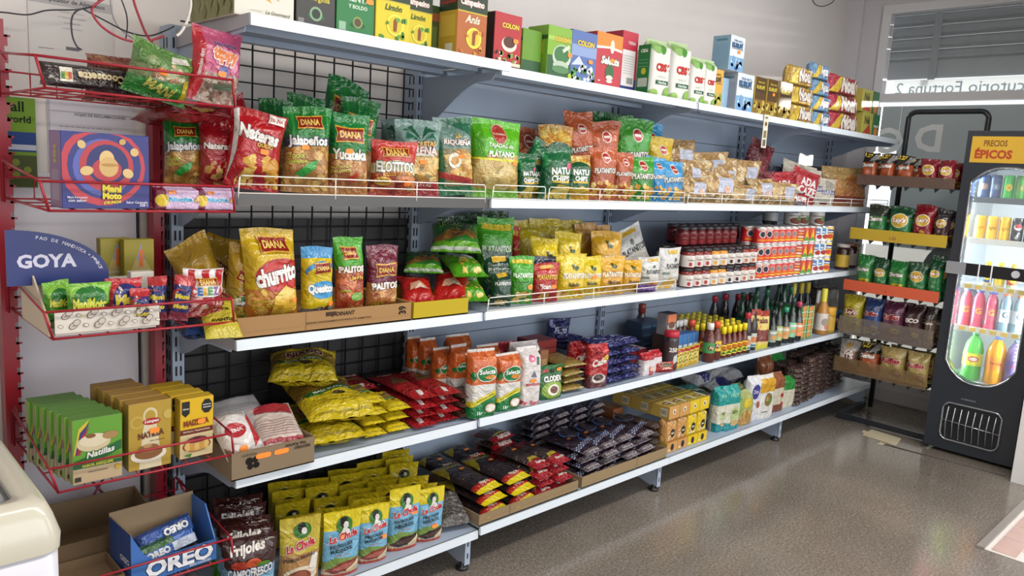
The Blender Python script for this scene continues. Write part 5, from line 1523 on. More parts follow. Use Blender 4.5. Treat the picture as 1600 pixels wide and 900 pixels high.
ct(366, 459, -58, 0.0, 0.30, {'all': '#e6e2d4', 'left': '#8a8852', 'top': '#8a8852', 'right': '#8a8852'},
   {'left': leaves(3, '#7d7b46'), 'front': [PL([(0.35, 0.42), (0.62, 0.30), (0.55, 0.42)], '#d9b04a'), PL([(0.42, 0.5), (0.75, 0.36), (0.64, 0.5)], '#c99a3a'), T('Le Gourmand', 0.72, 0.13, 0.42, '#6a6a4a', shear=0.2), R(0.25, 0.12, 0.45, 0.13, '#b9b5a5')]},
   'large olive-sided cream carton at the left end of the top shelf', name='carton', st=None)
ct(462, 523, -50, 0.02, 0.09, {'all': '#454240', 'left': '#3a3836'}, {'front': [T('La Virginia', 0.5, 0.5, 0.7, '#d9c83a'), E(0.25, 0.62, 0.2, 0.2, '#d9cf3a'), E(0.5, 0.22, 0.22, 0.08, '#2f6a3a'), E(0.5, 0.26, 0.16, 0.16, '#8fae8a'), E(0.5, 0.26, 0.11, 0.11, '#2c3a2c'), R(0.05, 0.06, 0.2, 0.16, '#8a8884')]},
   'charcoal tea box with pale green badge on the top shelf')
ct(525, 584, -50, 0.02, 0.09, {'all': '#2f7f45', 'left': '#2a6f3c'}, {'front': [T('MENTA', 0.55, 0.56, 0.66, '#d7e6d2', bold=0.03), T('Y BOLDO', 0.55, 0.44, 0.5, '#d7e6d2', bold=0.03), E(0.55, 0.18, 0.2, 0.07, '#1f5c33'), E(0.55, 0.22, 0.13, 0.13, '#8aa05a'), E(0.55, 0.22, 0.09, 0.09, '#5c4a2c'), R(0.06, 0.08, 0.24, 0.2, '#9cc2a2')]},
   'green mint and boldo tea box on the top shelf', st=(0.85, 0.55))


def campesino(uL, uR, vT, y, label, c0='#e2cc28', c1='#d9c21e', word='Limón', d=0.07, wcol='#3c5a1c', **k):
    return ct(uL, uR, vT, y, d, {'all': c0, 'left': '#c9a53a', 'top': '#1f3a20'}, {
        'front': [R(0, 0.66, 1, 1, '#1f3a20'), R(0, 0.645, 1, 0.665, '#c9b83a'), T('YERBA MATE', 0.5, 0.9, 0.6, '#d9cf4a'), T('Campesino', 0.5, 0.78, 0.9, '#f2efe6', '#c2302c', h=0.22, bold=0.04, ow=0.04), T(word, 0.5, 0.56, 0.5, wcol, shear=0.25, bold=0.03),
                  E(0.56, 0.30, 0.26, 0.26, '#f0e04a'), E(0.56, 0.30, 0.20, 0.20, c1), PL([(0.5, 0.2), (0.6, 0.2), (0.62, 0.34), (0.56, 0.42), (0.5, 0.36)], '#8a4a1c'), CH(0.1, 0.05, 0.9, 0.4, 9, 0.09, ['#4c8a2c', '#6aa53a', '#3c7a24'] if word == 'Limón' else ['#c9742c', '#b8521f', '#d99a3a'], 3)],
        'left': [R(0, 0.66, 1, 1, '#1f3a20'), R(0.1, 0.3, 0.9, 0.6, '#d9b84e'), R(0.4, 0.08, 0.8, 0.2, '#e6e2d2'), T('Campesino', 0.5, 0.78, 0.8, '#b8322c', bold=0.03)]}, label, **k)


campesino(586, 639, -32, 0.015, 'yellow lemon yerba mate box with dark green top on the top shelf')
campesino(641, 661, -16, 0.09, 'second yellow yerba mate box half hidden behind the first', w=0.12)
ct(660, 686, 8, 0.12, 0.10, {'all': '#3c4a22', 'left': '#4a5a2a'}, {'front': [R(0, 0.7, 1, 0.85, '#8a4a2c'), R(0.2, 0.1, 0.8, 0.6, '#55662c')]}, 'dark olive box set back in shadow on the top shelf')
campesino(712, 758, -18, 0.02, 'orange-brown aniseed yerba mate box turned to show its side', '#b5652c', '#e0c43a', 'Anís', 0.10, '#f0e2c8')
ct(757, 770, 18, 0.07, 0.08, {'all': '#5aa53a'}, {'front': [R(0, 0.2, 1, 0.4, '#3c7a2c'), R(0, 0.75, 1, 0.8, '#2a4a6a')]}, 'green box squeezed behind the orange-brown yerba box')
COLON = lambda c0, c1, body: {'front': [R(0, 0.8, 1, 1, c1), T('COLON', 0.58, 0.77, 0.62, '#eccb3c', '#4a2a14', bold=0.05), R(0.2, 0.66, 0.95, 0.675, c1)] + body}
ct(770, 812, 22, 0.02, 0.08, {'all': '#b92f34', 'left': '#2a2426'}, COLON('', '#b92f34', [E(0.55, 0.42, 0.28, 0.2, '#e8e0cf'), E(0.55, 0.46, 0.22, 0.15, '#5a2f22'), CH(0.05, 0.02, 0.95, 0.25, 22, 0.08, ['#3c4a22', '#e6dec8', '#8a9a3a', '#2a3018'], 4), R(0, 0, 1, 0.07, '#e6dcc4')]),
   'red yerba box with bowl picture beside the shelf joint', st=(0.78, 0.5))
GSIDE = [R(0, 0.72, 1, 0.8, '#2c5a24'), R(0.08, 0.44, 0.78, 0.68, '#b5b83e'), R(0.08, 0.18, 0.72, 0.40, '#b5b83e'), R(0.1, 0.04, 0.6, 0.14, '#c9c2b2')] + [R(0.12, 0.47 + 0.04 * i, 0.7, 0.48 + 0.04 * i, '#6a7a2c') for i in range(5)]
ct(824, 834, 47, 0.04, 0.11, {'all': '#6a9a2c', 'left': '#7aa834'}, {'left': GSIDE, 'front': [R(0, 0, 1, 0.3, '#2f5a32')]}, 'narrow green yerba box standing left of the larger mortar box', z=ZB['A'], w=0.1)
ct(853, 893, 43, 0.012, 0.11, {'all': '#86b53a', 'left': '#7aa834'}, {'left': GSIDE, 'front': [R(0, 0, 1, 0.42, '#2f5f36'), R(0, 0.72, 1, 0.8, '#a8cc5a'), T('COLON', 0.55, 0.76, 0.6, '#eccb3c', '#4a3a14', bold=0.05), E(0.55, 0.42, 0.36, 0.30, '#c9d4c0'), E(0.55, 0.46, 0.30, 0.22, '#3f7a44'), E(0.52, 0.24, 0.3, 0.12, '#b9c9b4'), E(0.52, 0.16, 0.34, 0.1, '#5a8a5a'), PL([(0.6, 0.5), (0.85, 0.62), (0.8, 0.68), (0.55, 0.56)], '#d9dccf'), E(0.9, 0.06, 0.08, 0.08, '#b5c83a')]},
   'green yerba box with mortar picture on the top shelf', st=(0.85, 0.48))
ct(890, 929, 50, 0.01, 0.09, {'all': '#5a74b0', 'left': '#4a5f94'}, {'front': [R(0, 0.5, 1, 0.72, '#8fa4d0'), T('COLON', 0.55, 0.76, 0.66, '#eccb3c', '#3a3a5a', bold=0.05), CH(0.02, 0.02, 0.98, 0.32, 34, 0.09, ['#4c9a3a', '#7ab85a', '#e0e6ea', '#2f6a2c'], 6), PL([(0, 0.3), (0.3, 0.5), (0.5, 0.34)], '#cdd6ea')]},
   'blue yerba box with green leaves on the top shelf', st=(0.75, 0.42))
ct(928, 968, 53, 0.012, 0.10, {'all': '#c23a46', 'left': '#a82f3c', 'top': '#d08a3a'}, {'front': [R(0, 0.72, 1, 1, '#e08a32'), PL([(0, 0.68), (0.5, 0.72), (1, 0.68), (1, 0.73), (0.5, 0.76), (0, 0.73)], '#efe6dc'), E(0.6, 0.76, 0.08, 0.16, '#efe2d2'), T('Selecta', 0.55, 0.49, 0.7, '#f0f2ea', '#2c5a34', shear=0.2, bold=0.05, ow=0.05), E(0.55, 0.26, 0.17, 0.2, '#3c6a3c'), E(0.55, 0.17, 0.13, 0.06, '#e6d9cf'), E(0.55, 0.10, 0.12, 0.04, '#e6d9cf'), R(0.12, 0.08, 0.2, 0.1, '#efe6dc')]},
   'red yerba box with orange top and cactus-like emblem', st=(0.62, 0.50))
ct(967, 991, 50, 0.10, 0.10, {'all': '#c22f44', 'left': '#b02a3c'}, {'front': [R(0.0, 0, 1, 0.24, '#3a3f7a'), R(0.05, 0.12, 0.86, 0.70, '#ece6e4'), R(0.4, 0.16, 0.8, 0.26, '#9a9694'), T('YERBA', 0.6, 0.82, 0.5, '#f0dcd8')] + [R(0.12, 0.32 + 0.04 * i, 0.8, 0.33 + 0.04 * i, '#bdb6b4') for i in range(8)]}, 'red box with white nutrition panel behind the orange-topped box')
for i, (uL, uR, vT, y, lab) in enumerate(((1014, 1043, 62, 0.015, 'tall white and green yerba pack with dark green side'), (1046, 1074, 66, 0.015, 'second tall white yerba pack with green leaves'),
                                          (1077, 1098, 90, 0.015, 'shorter white yerba pack next to the tall pair'), (1098, 1115, 94, 0.02, 'last short white yerba pack before the gold box'), (1000, 1012, 72, 0.14, 'pale green-topped yerba pack behind the tall white ones'))):
    D['cbse%d' % i] = ([(0, '#e2e2dc'), (0.86, '#b9cfa0')], [E(0.3, 0.86, 0.28, 0.22, '#8db86a'), E(0.55, 0.82, 0.12, 0.16, '#4f8f3a'), T('CBSé', 0.55, 0.50, 0.66, '#c2342f', bold=0.06, h=0.26), PL([(0.5, 0.70), (0.6, 0.70), (0.72, 0.5), (0.7, 0.32), (0.4, 0.32), (0.38, 0.5)], '#eceee9') if False else E(0.55, 0.34, 0.2, 0.03, '#cfd6c4'), R(0.25, 0.20, 0.85, 0.27, '#2f5a40'), T('Hierbas', 0.55, 0.235, 0.4, '#e3ede2'), E(0.85, 0.06, 0.22, 0.2, '#8fb85c'), E(0.2, 0.04, 0.18, 0.12, '#9cc06a')])
    o = bag('yerba_pack', 'cbse%d' % i, uL, uR, vT, y, ZB['A'], lab, 'tea pack', None, t=0.085 if i < 2 else 0.06, kind='block', wr=0.35, m=PAPER)
    if i == 0:
        w_ = px(uR, y, ZB['A']) - px(uL, y, ZB['A'])
        h_ = pz(vT, px((uL + uR) / 2, y, ZB['A']), y) - ZB['A']
        sd_ = link('side_panel', box_mesh('side_panel', 0.0012, 0.07, h_ * 0.86, {'all': '#2f7f45'}, {'left': [R(0.1, 0.14, 0.9, 0.32, '#c9d2c4'), T('CBSé', 0.5, 0.88, 0.6, '#e6efe2', bold=0.05), E(0.55, 0.46, 0.2, 0.2, '#c9c83a'), R(0.1, 0.55, 0.9, 0.56, '#7fb08a'), R(0.1, 0.62, 0.9, 0.63, '#7fb08a'), R(0.1, 0.69, 0.9, 0.70, '#7fb08a')]}, PAPER, 0), (-w_ / 2 - 0.002, -0.035, 0.004), parent=o)
        sd_['label'] = 'dark green side panel'
KUR = lambda c0, c1, c2, tc: {'front': [R(0, 0.0, 1, 0.4, c1), CH(0.05, 0.02, 0.95, 0.36, 12, 0.16, c2, 8), T('YERBA MATE', 0.5, 0.86, 0.6, tc), T('KURUPÍ', 0.5, 0.74, 0.84, tc, '#23303a', bold=0.05, h=0.2), R(0.1, 0.62, 0.9, 0.635, '#23303a')], 'left': [R(0.1, 0.1, 0.9, 0.75, c0), R(0.2, 0.84, 0.8, 0.9, '#5a8a9a')]}
ct(1104, 1126, 108, 0.03, 0.07, {'all': '#e6b04a'}, KUR('#e6b04a', '#c9b05a', ['#b5a03c', '#8a9a3a', '#d9c86a'], '#5a4a12'), 'orange and gold yerba box before the blue pair', z=ZB['A'])
BLU = (['#3c5a9a', '#7fa6d0', '#b8d4ea'])
ct(1148, 1174, 116, 0.015, 0.10, {'all': '#dfe8ee', 'left': '#a9b2bd'}, KUR('#9aa3b0', '#7fb0d8', BLU, '#3f6a9a'), 'pale blue yerba box, lower of the two stacked')
zz = pz(116, px(1160, 0.015, ZB['A']), 0.015) + 0.001
ct(1138, 1160, 62, 0.012, 0.10, {'all': '#e3ecf2', 'left': '#8fb4cc'}, KUR('#86aecb', '#7fb0d8', BLU, '#3f6a9a'), 'pale blue yerba box stacked on top of its twin', z=zz, hgt=0.165, st=(0.6, 0.55))
ct(1126, 1133, 122, 0.06, 0.08, {'all': '#9fc0da'}, {}, 'thin pale blue box behind the lower blue yerba box', w=0.07)
for i, (a, b_) in enumerate(((1176, 1194), (1195, 1213), (1214, 1234))):
    ct(a, b_ - 1, 121 + 4 * i, 0.015, 0.07, {'all': '#5c4324', 'left': '#c9a83a'}, KUR('#5c4324', '#8a6a2e', ['#cdb04a', '#d9c46a', '#b09230', '#e0d08a'], '#d9c23e'), ('brown ginger yerba box, first of three beside the blue boxes', 'brown ginger yerba box, middle of the three', 'brown ginger yerba box next to the golden biscuit packs')[i], group='brown ginger yerba boxes', st=(0.55, 0.6) if i == 1 else None)


def noel(uL, uR, y, z, h, label, c0, c1, txt='Noel', tc='#f4ece2', group=None, d=0.16, sk=0):
    D['noel_' + c0] = ([(0, c0)], [PL([(0, 0.0), (0.24, 0.0), (0.5, 0.98), (0.26, 0.98)], '#e3c23a'), CH(0.4, 0.05, 0.98, 0.6, 8, 0.10, c1, 9), T(txt, 0.58, 0.52, 0.5, tc, '#7c3a24', bold=0.06, h=0.26)])
    xl, xr = px(uL, y, z), px(uR, y, z)
    bands, ops = D['noel_' + c0]
    me, sh = bag_mesh('biscuit_pack', xr - xl, h, 0.07, bands, ops, hash_(label) % 991, 'block', 0.9, FOIL)
    return link('biscuit_pack', me, ((xl + xr) / 2, y + 0.035, z + 0.001), (0, 0, 0), label, 'biscuits', group)


def pack_stack(uL, uR, vT, y, n, c0, c1, labs, group, tc='#f4ece2', txt='Noel'):
    x = (px(uL, y, ZB['A']) + px(uR, y, ZB['A'])) / 2
    h = (pz(vT, x, y) - ZB['A']) / n
    for i in range(n):
        noel(uL, uR, y, ZB['A'] + i * h, h - 0.001, labs[i], c0, c1, txt, tc, group)


pack_stack(1235, 1271, 106, 0.015, 3, '#c09a2c', ['#d9b05a', '#e6c88a', '#b5742c'], ['gold wafer pack, bottom of its stack of three', 'gold wafer pack in the middle of its stack', 'gold wafer pack on top of its stack'], 'gold wafer packs')
zt = ZB['A'] + 0.152
for i, (a, b_, y, s) in enumerate(((1166, 1180, 0.05, 0), (1182, 1204, 0.04, 0), (1205, 1218, 0.05, 0), (1219, 1236, 0.03, 0))):
    noel(a, b_, y, ZB['A'] + 0.128, 0.062, ('crumpled gold wafer pack lying on the brown boxes, leftmost', 'second gold wafer pack lying on the brown boxes', 'brown and gold wafer pack lying on the brown boxes', 'shiny crumpled gold pack lying on the brown boxes, rightmost')[i], ('#b8902a', '#bf9830', '#6a4a2c', '#c9a02e')[i], ['#d9b05a', '#a97c22'])
pack_stack(1272, 1297, 102, 0.015, 4, '#6f9fc9', ['#cfe0ee', '#3f6aa8', '#9ac0de', '#2c4f86'], ['blue sweet pack, bottom of the stack of four', 'blue sweet pack, second from the bottom', 'blue sweet pack, third from the bottom', 'blue sweet pack on top of its stack'], 'blue sweet packs', '#eef4f8', 'Agua')
pack_stack(1299, 1341, 121, 0.012, 3, '#b52a3e', ['#d9b58a', '#e6d2b0', '#d9506a'], ['red wafer pack, bottom of its stack of three', 'red wafer pack in the middle of its stack', 'red wafer pack on top of its stack'], 'red wafer packs')
for i in range(2):
    x = px(1356, 0.02, ZB['A'])
    h = (pz(142, x, 0.02) - ZB['A']) / 2
    ct(1345, 1361, 142, 0.02, 0.13, {'all': '#b5b04a', 'right': '#2f6a3c', 'left': '#b5a84a'}, {'front': [PL([(0.1, 0.05), (0.9, 0.05), (0.7, 0.5)], '#b8402c'), T('Né', 0.45, 0.66, 0.5, '#3a3a1c', bold=0.04)]},
       ('pale green soup box at the right end, lower of two', 'pale green soup box at the right end, upper of two')[i], z=ZB['A'] + i * h, hgt=h - 0.001)
    ct(1362, 1371, 142, 0.02, 0.13, {'all': '#2f6f42', 'left': '#2f6f42'}, {'front': [R(0.1, 0.4, 0.9, 0.5, '#c9d2c4'), E(0.5, 0.2, 0.3, 0.3, '#e0843c')]},
       ('narrow dark green box at the far right end, lower', 'narrow dark green box at the far right end, upper')[i], z=ZB['A'] + i * h, hgt=h - 0.001)
# hanging price card and hooks
x, y = px(1197, -0.024, 1.86), -0.024
o = link('price_card', box_mesh('price_card', 0.048, 0.0015, 0.17, {'all': '#e0dccb'}, {'front': [R(0.2, 0.05, 0.8, 0.25, '#6a6652'), R(0.2, 0.30, 0.8, 0.52, '#8a7c4a'), E(0.5, 0.72, 0.26, 0.26, '#b8922c'), E(0.5, 0.72, 0.16, 0.16, '#4a4432'), R(0.25, 0.88, 0.75, 0.93, '#6a6652')]}, PAPER, 0), (x, y, pz(231, x, y)), (0, 0, 0), 'small white price card hanging from the top shelf lip', 'price card')
for u in (1091, 1283):
    x = px(u, -0.024, 1.88)
    o = MB().tube([(0, 0.012, 0.02), (0, 0, 0.012), (0, -0.002, -0.02), (0.004, -0.006, -0.03), (0.008, -0.002, -0.022)], 0.0022, 6).build('hook', mat('hook_dark', '#4a4f5a', rough=0.3, metal=0.6))
    o.location = (x, -0.024, 1.878)
    tag(o, 'small wire hook on the top lip at the %s shelf joint' % ('second' if u < 1200 else 'third'), 'hook')

# ------------------------------------------------------------------ eye-level shelf B: snack bags
def sb(design, uL, uR, vT, y, label, name='snack_bag', z=None, **k):
    zz = z if z is not None else (Z1['B'] if uR < 762 else ZB['B'])
    return bag(name, design, uL, uR, vT, y, zz, label, 'snack bag', **k)


sb('jalapeno', 262, 326, 186, 0.20, 'shadowed jalapeño-flavour bag at the left end behind the red basket', t=0.08)
sb('redplain', 318, 372, 186, 0.14, 'red tortilla bag half hidden behind the front red bag', t=0.08)
sb('redplain', 352, 420, 158, 0.25, 'red bag with torn peak standing behind the big red bag', t=0.08, ry=-0.25)
sb('nateras', 358, 442, 178, 0.055, 'big red tortilla chip bag leaning at the left of the eye-level shelf', t=0.10, ry=0.10, rz=-0.25, wr=1.5, st=(0.62, 0.5))
sb('jalapeno', 449, 519, 168, 0.06, 'green and tan jalapeño chip bag beside the big red bag', t=0.09, ry=0.03, st=(0.42, 0.53))
sb('yucateka', 521, 580, 178, 0.055, 'green-topped corn chip bag next to the jalapeño bag', t=0.085, st=(0.45, 0.54))
sb('diana_green', 412, 462, 155, 0.25, 'green striped snack bag behind the jalapeño bag, left one', t=0.08)
sb('diana_green', 455, 510, 150, 0.30, 'green striped snack bag behind the jalapeño bag, right one', t=0.08)
sb('diana_green', 487, 548, 128, 0.32, 'green bag with pointed top leaning on the wire grid', t=0.07, ry=0.18, wr=1.6)
sb('diana_green', 525, 582, 156, 0.22, 'green snack bag stacked above the corn chip bag', t=0.07, ry=0.1)
sb('elotitos', 588, 654, 221, 0.045, 'salmon red corn snack bag at the front', t=0.085, st=(0.75, 0.24))
sb('serena', 626, 690, 188, 0.12, 'clear snack bag with green palm design', t=0.085, wr=0.7, st=(0.55, 0.45))
sb('serena', 600, 640, 186, 0.30, 'grey-green clear bag in shadow at the back near the post', t=0.07)
sb('riquena', 694, 744, 186, 0.08, 'clear plantain strip bag with white round seal', t=0.08, ry=-0.08, st=(0.6, 0.50))
sb('green_bright', 700, 742, 198, 0.26, 'dark green bag behind the plantain strip bag', t=0.06)
sb('tajadas', 744, 813, 188, 0.055, 'bright green plantain slice bag with round red logo', z=ZB['B'], t=0.10, wr=0.7, st=(0.85, 0.46))
for i, (d_, uL, uR, vT, y, lb, k) in enumerate((
        ('natu', 812, 838, 240, 0.05, 'dark green chip bag at the front, right of the bright green bag', {}),
        ('natu', 808, 850, 186, 0.20, 'dark green chip bag tilted on its side behind', dict(ry=0.5, hgt=0.2)),
        ('natu', 853, 893, 232, 0.05, 'dark green chip bag at the front with white lettering', {}),
        ('natu_y', 850, 892, 196, 0.17, 'dark green banana chip bag upright behind the front row', {}),
        ('natu_y', 889, 924, 243, 0.05, 'yellow and green chip bag at the front beside the brown bags', {}),
        ('natu_y', 826, 858, 250, 0.12, 'yellow and green chip bag wedged between two green ones', {}),
        ('plat_brown', 800, 850, 172, 0.30, 'dark brown bag along the back, left', dict(hgt=0.29)),
        ('plat_brown', 850, 902, 171, 0.28, 'dark brown bag along the back, right', dict(hgt=0.29)),
        ('plat_brown', 896, 932, 178, 0.19, 'brown plantain chip bag leaning left in the second row', dict(ry=-0.12)),
        ('plat_brown', 922, 962, 190, 0.17, 'brown plantain chip bag upright in the second row', {}),
        ('plat_brown', 926, 961, 231, 0.045, 'brown plantain chip bag at the front, left of two', dict(ry=0.03)),
        ('plat_brown', 961, 986, 240, 0.06, 'brown plantain chip bag at the front, right of two', dict(ry=0.04)),
        ('plat_green', 960, 985, 182, 0.22, 'green plantain chip bag in the back row, left', {}),
        ('plat_green', 968, 1010, 187, 0.17, 'green plantain chip bag in the second row', {}),
        ('plat_blue', 1002, 1030, 190, 0.20, 'blue plantain chip bag in the second row', {}),
        ('plat_yellow', 1016, 1046, 215, 0.15, 'yellow plantain chip bag in the second row', {}),
        ('olive_bag', 1000, 1046, 178, 0.28, 'olive yellow bag leaning at the back', dict(ry=0.2, hgt=0.25)),
        ('plat_green', 985, 1020, 246, 0.045, 'green plantain chip bag at the front', dict(ry=0.03)),
        ('plat_blue', 1018, 1040, 246, 0.07, 'blue plantain chip bag at the front, left of two', {}),
        ('plat_blue', 1038, 1067, 253, 0.04, 'blue plantain chip bag at the front, right of two', {}),
        ('diana_green', 915, 962, 176, 0.33, 'dark green bag lying along the back panel', {}))):
    kw = dict(t=0.075, wr=1.2, seed=30 + i)
    kw.update(k)
    sb(d_, uL, uR, vT, y, lb, z=ZB['B'], **kw)
for i, (d_, uL, uR, vT, y, lb, k) in enumerate((
        ('puff', 1042, 1079, 218, 0.20, 'bag of corn puffs with blue label at the back left', {}),
        ('puff', 1068, 1094, 252, 0.12, 'bag of corn puffs with blue label, second row', {}),
        ('puff', 1070, 1104, 278, 0.04, 'bag of corn puffs with blue label at the front left', {}),
        ('rings', 1080, 1130, 238, 0.18, 'heaped bag of corn rings in the second row', dict(t=0.11)),
        ('puff', 1106, 1146, 270, 0.045, 'bag of corn puffs with label folded over the rail', {}),
        ('rings', 1120, 1146, 258, 0.12, 'bag of corn rings behind the folded label', {}),
        ('rings', 1140, 1180, 250, 0.14, 'bag of round crackers stacked in the second row', {}),
        ('rings', 1146, 1180, 290, 0.045, 'bag of crackers with blue label at the front', dict(t=0.08)),
        ('puff', 1180, 1206, 280, 0.05, 'bag of puffs with blue label at the front right', {}),
        ('redblack', 1158, 1186, 226, 0.25, 'dark red crinkled bag leaning at the back', dict(ry=0.25)),
        ('redblack', 1184, 1204, 268, 0.13, 'dark red bag low behind the puffs', {}),
        ('navy', 1190, 1228, 260, 0.28, 'navy bag in shadow at the back, left', {}),
        ('navy', 1236, 1288, 260, 0.30, 'navy bag lying at the back, right', {}),
        ('redwhite', 1212, 1238, 272, 0.10, 'red bag with white lettering, left of two', dict(ry=-0.1)),
        ('redwhite', 1242, 1270, 272, 0.08, 'red bag with white lettering, right of two', dict(ry=0.2)),
        ('whiteblue', 1226, 1262, 262, 0.17, 'pale bag leaning between the red bags', dict(ry=0.2)),
        ('rings', 1206, 1240, 286, 0.05, 'bag of tan crackers at the front under the red bags', {}),
        ('redwhite', 1236, 1260, 306, 0.04, 'red and white packet low at the front', dict(ry=0.1)),
        ('whiteblue', 1262, 1283, 268, 0.08, 'white flour bag with blue band, left of two', {}),
        ('whiteblue', 1282, 1302, 280, 0.05, 'white flour bag with blue band, right of two', {}),
        ('panela', 1300, 1346, 262, 0.05, 'tied clear bag of brown sugar blocks at the right end', dict(t=0.12)))):
    kw = dict(t=0.08, wr=1.3, seed=70 + i, m=FOIL, name='food_bag')
    kw.update(k)
    sb(d_, uL, uR, vT, y, lb, z=ZB['B'], **kw)

# ------------------------------------------------------------------ shelf C
def open_tray(name, x0, x1, y0, y1, z, h, col, label, ops=None, hb=None, wall=0.004, m=None, sides=True):
    """open cardboard tray: floor, back and side walls with a printed front wall"""
    cx = (x0 + x1) / 2
    w, d = x1 - x0, y1 - y0
    hb = hb or h
    t = empty(name, (cx, y0, z + 0.0008), label, 'cardboard tray')
    b = MB()
    b.box(-w / 2, 0, 0, w / 2, d, wall).box(-w / 2, d - wall, wall, w / 2, d, hb)
    b.build('tray_base', m or KRAFT, t)
    if sides:
        for s in (-1, 1):
            p = [(0.004, wall), (d - wall, wall), (d - wall, hb), (0.02, h), (0.004, h)]
            MB().prism(p, 'x', s * w / 2 - (wall if s > 0 else 0), s * w / 2 + (0 if s > 0 else wall)).build('side_wall', m or KRAFT, t)
    f = link('front_wall', box_mesh('front_wall', w, wall, h, {'all': col}, {'front': ops or []}, PAPER, 0.0), (0, 0, 0), parent=t)
    return t


ZC1 = Z1['C']
open_tray('kraft_tray', px(369, 0.012, ZC1), px(644, 0.012, ZC1), 0.02, 0.40, ZC1, pz(498, px(372, 0.02, ZC1), 0.02) - ZC1, '#a98357',
          'brown kraft tray holding upright snack bags on the far left bay', [R(0.47, 0.68, 0.53, 0.9, '#4a3626'), PL([(0.47, 0.9), (0.53, 0.86), (0.51, 0.6)], '#4a3626'), T('DINANT', 0.585, 0.76, 0.11, '#3c2c20', bold=0.04, shear=0.15),
           T('MUEVASE CUIDADOSAMENTE ESTE PRODUCTO ALIMENTICIO', 0.55, 0.42, 0.38, '#5a432c', bold=0.02), R(0.0, 0.30, 1.0, 0.31, '#94714a'), R(0.36, 0, 0.363, 1, '#94714a'), T('39', 0.94, 0.62, 0.045, '#2a1e16', bold=0.03, rot=1.6, h=0.05)])
open_tray('yellow_tray', px(648, 0.012, ZC1), px(733, 0.012, ZC1), 0.02, 0.36, ZC1, pz(472, px(660, 0.02, ZC1), 0.02) - ZC1, '#c0a828',
          'low yellow cardboard tray under the red and green bags', m=mat('yellow_board', '#b89f26', rough=0.6))


def sc(design, uL, uR, vT, y, label, name='snack_bag', z=None, **k):
    zz = z if z is not None else (ZC1 if uR < 752 else ZB['C'])
    return bag(name, design, uL, uR, vT, y, zz, label, 'snack bag', **k)


sc('churrito', 392, 475, 362, 0.05, 'big yellow cheese snack bag standing in the kraft tray', z=ZC1 + 0.006, t=0.10, ry=-0.05, rz=-0.12, st=(0.86, 0.28))
sc('quesitos', 477, 527, 388, 0.055, 'yellow and blue cheese bag standing in the kraft tray', z=ZC1 + 0.006, t=0.08, ry=-0.03, rz=-0.1, st=(0.85, 0.27))
sc('palitos_g', 530, 575, 373, 0.055, 'green-topped stick snack bag standing in the kraft tray', z=ZC1 + 0.006, t=0.07, ry=-0.04, rz=-0.1)
sc('palitos_p', 577, 625, 385, 0.055, 'dark purple stick snack bag standing in the kraft tray', z=ZC1 + 0.006, t=0.07, rz=-0.1)
sc('gold_back', 300, 372, 372, 0.30, 'dark gold snack bag slumped at the back behind the red basket', t=0.10, ry=0.25, hgt=0.25, wr=1.6)
sc('gold_back', 318, 385, 378, 0.17, 'gold snack bag leaning left behind the big yellow bag', t=0.09, ry=-0.4, hgt=0.26, wr=1.5)
sc('gold_back', 352, 408, 385, 0.12, 'gold snack bag tucked close behind the big yellow bag', t=0.08, ry=0.1, wr=1.4)
sc('jalapeno', 368, 402, 445, 0.11, 'dark snack bag low between the red basket and kraft tray', z=ZC1 + 0.006, t=0.05)
lying('snack_bag', 'aventura', px(350, -0.02, 1.0), -0.025, ZC1 + 0.004, 0.10, 0.16, 0.04, 'yellow bag corner with black lettering jutting out over the shelf edge', 'snack bag', rz=-0.2, tilt=0.55, wr=1.2)
D['navyblue'] = ([(0, '#1f3a6a')], [R(0.1, 0.3, 0.9, 0.4, '#2f5a94'), R(0.2, 0.6, 0.8, 0.68, '#c9b83a')])
lying('snack_bag', 'navyblue', px(312, 0.05, 1.0), 0.04, ZC1 + 0.001, 0.10, 0.2, 0.05, 'dark blue bag lying at the shelf end under the red basket', 'snack bag', rz=-0.2, wr=1.4)
# pile right of the tray
for i, (d_, u, v_, y, w, l, t, rz, ti, lb) in enumerate((
        ('red_lying', 655, 0.02, 0.06, 0.12, 0.20, 0.045, 0.5, 0.40, 'red crisp packet lying in the yellow tray, left'), ('red_lying', 700, 0.02, 0.07, 0.13, 0.22, 0.045, 0.75, 0.40, 'red crisp packet lying in the yellow tray, right'),
        ('green_bright', 742, 0.012, 0.035, 0.12, 0.22, 0.06, 0.4, 0.30, 'bright lime bag lying at the front of the yellow tray'), ('green_pile', 662, 0.105, 0.17, 0.15, 0.22, 0.065, 0.6, 0.22, 'dark lime tortilla bag lying on the pile, lower left'),
        ('green_pile', 712, 0.185, 0.10, 0.19, 0.27, 0.07, 0.65, 0.35, 'large lime tortilla bag lying on top of the pile'), ('green_bright', 737, 0.100, 0.06, 0.14, 0.22, 0.06, 0.35, 0.28, 'glossy lime bag with silver band lying below the large lime bag'),
        ('green_pile', 652, 0.030, 0.13, 0.12, 0.18, 0.05, 0.6, 0.15, 'small lime bag behind the purple snack bag'))):
    lying('snack_bag', d_, px(u, y, ZC1 + v_), y, ZC1 + v_ + 0.004, w, l, t, lb, 'snack bag', rz=-rz, tilt=ti, seed=200 + i, wr=1.5, kind='pillow')
D['dkback'] = ([(0, '#1c4a26')], [R(0.2, 0.4, 0.8, 0.5, '#2f6a34'), CH(0.1, 0.1, 0.9, 0.9, 8, 0.12, ['#1f5a2c', '#163c1e'], 5)])
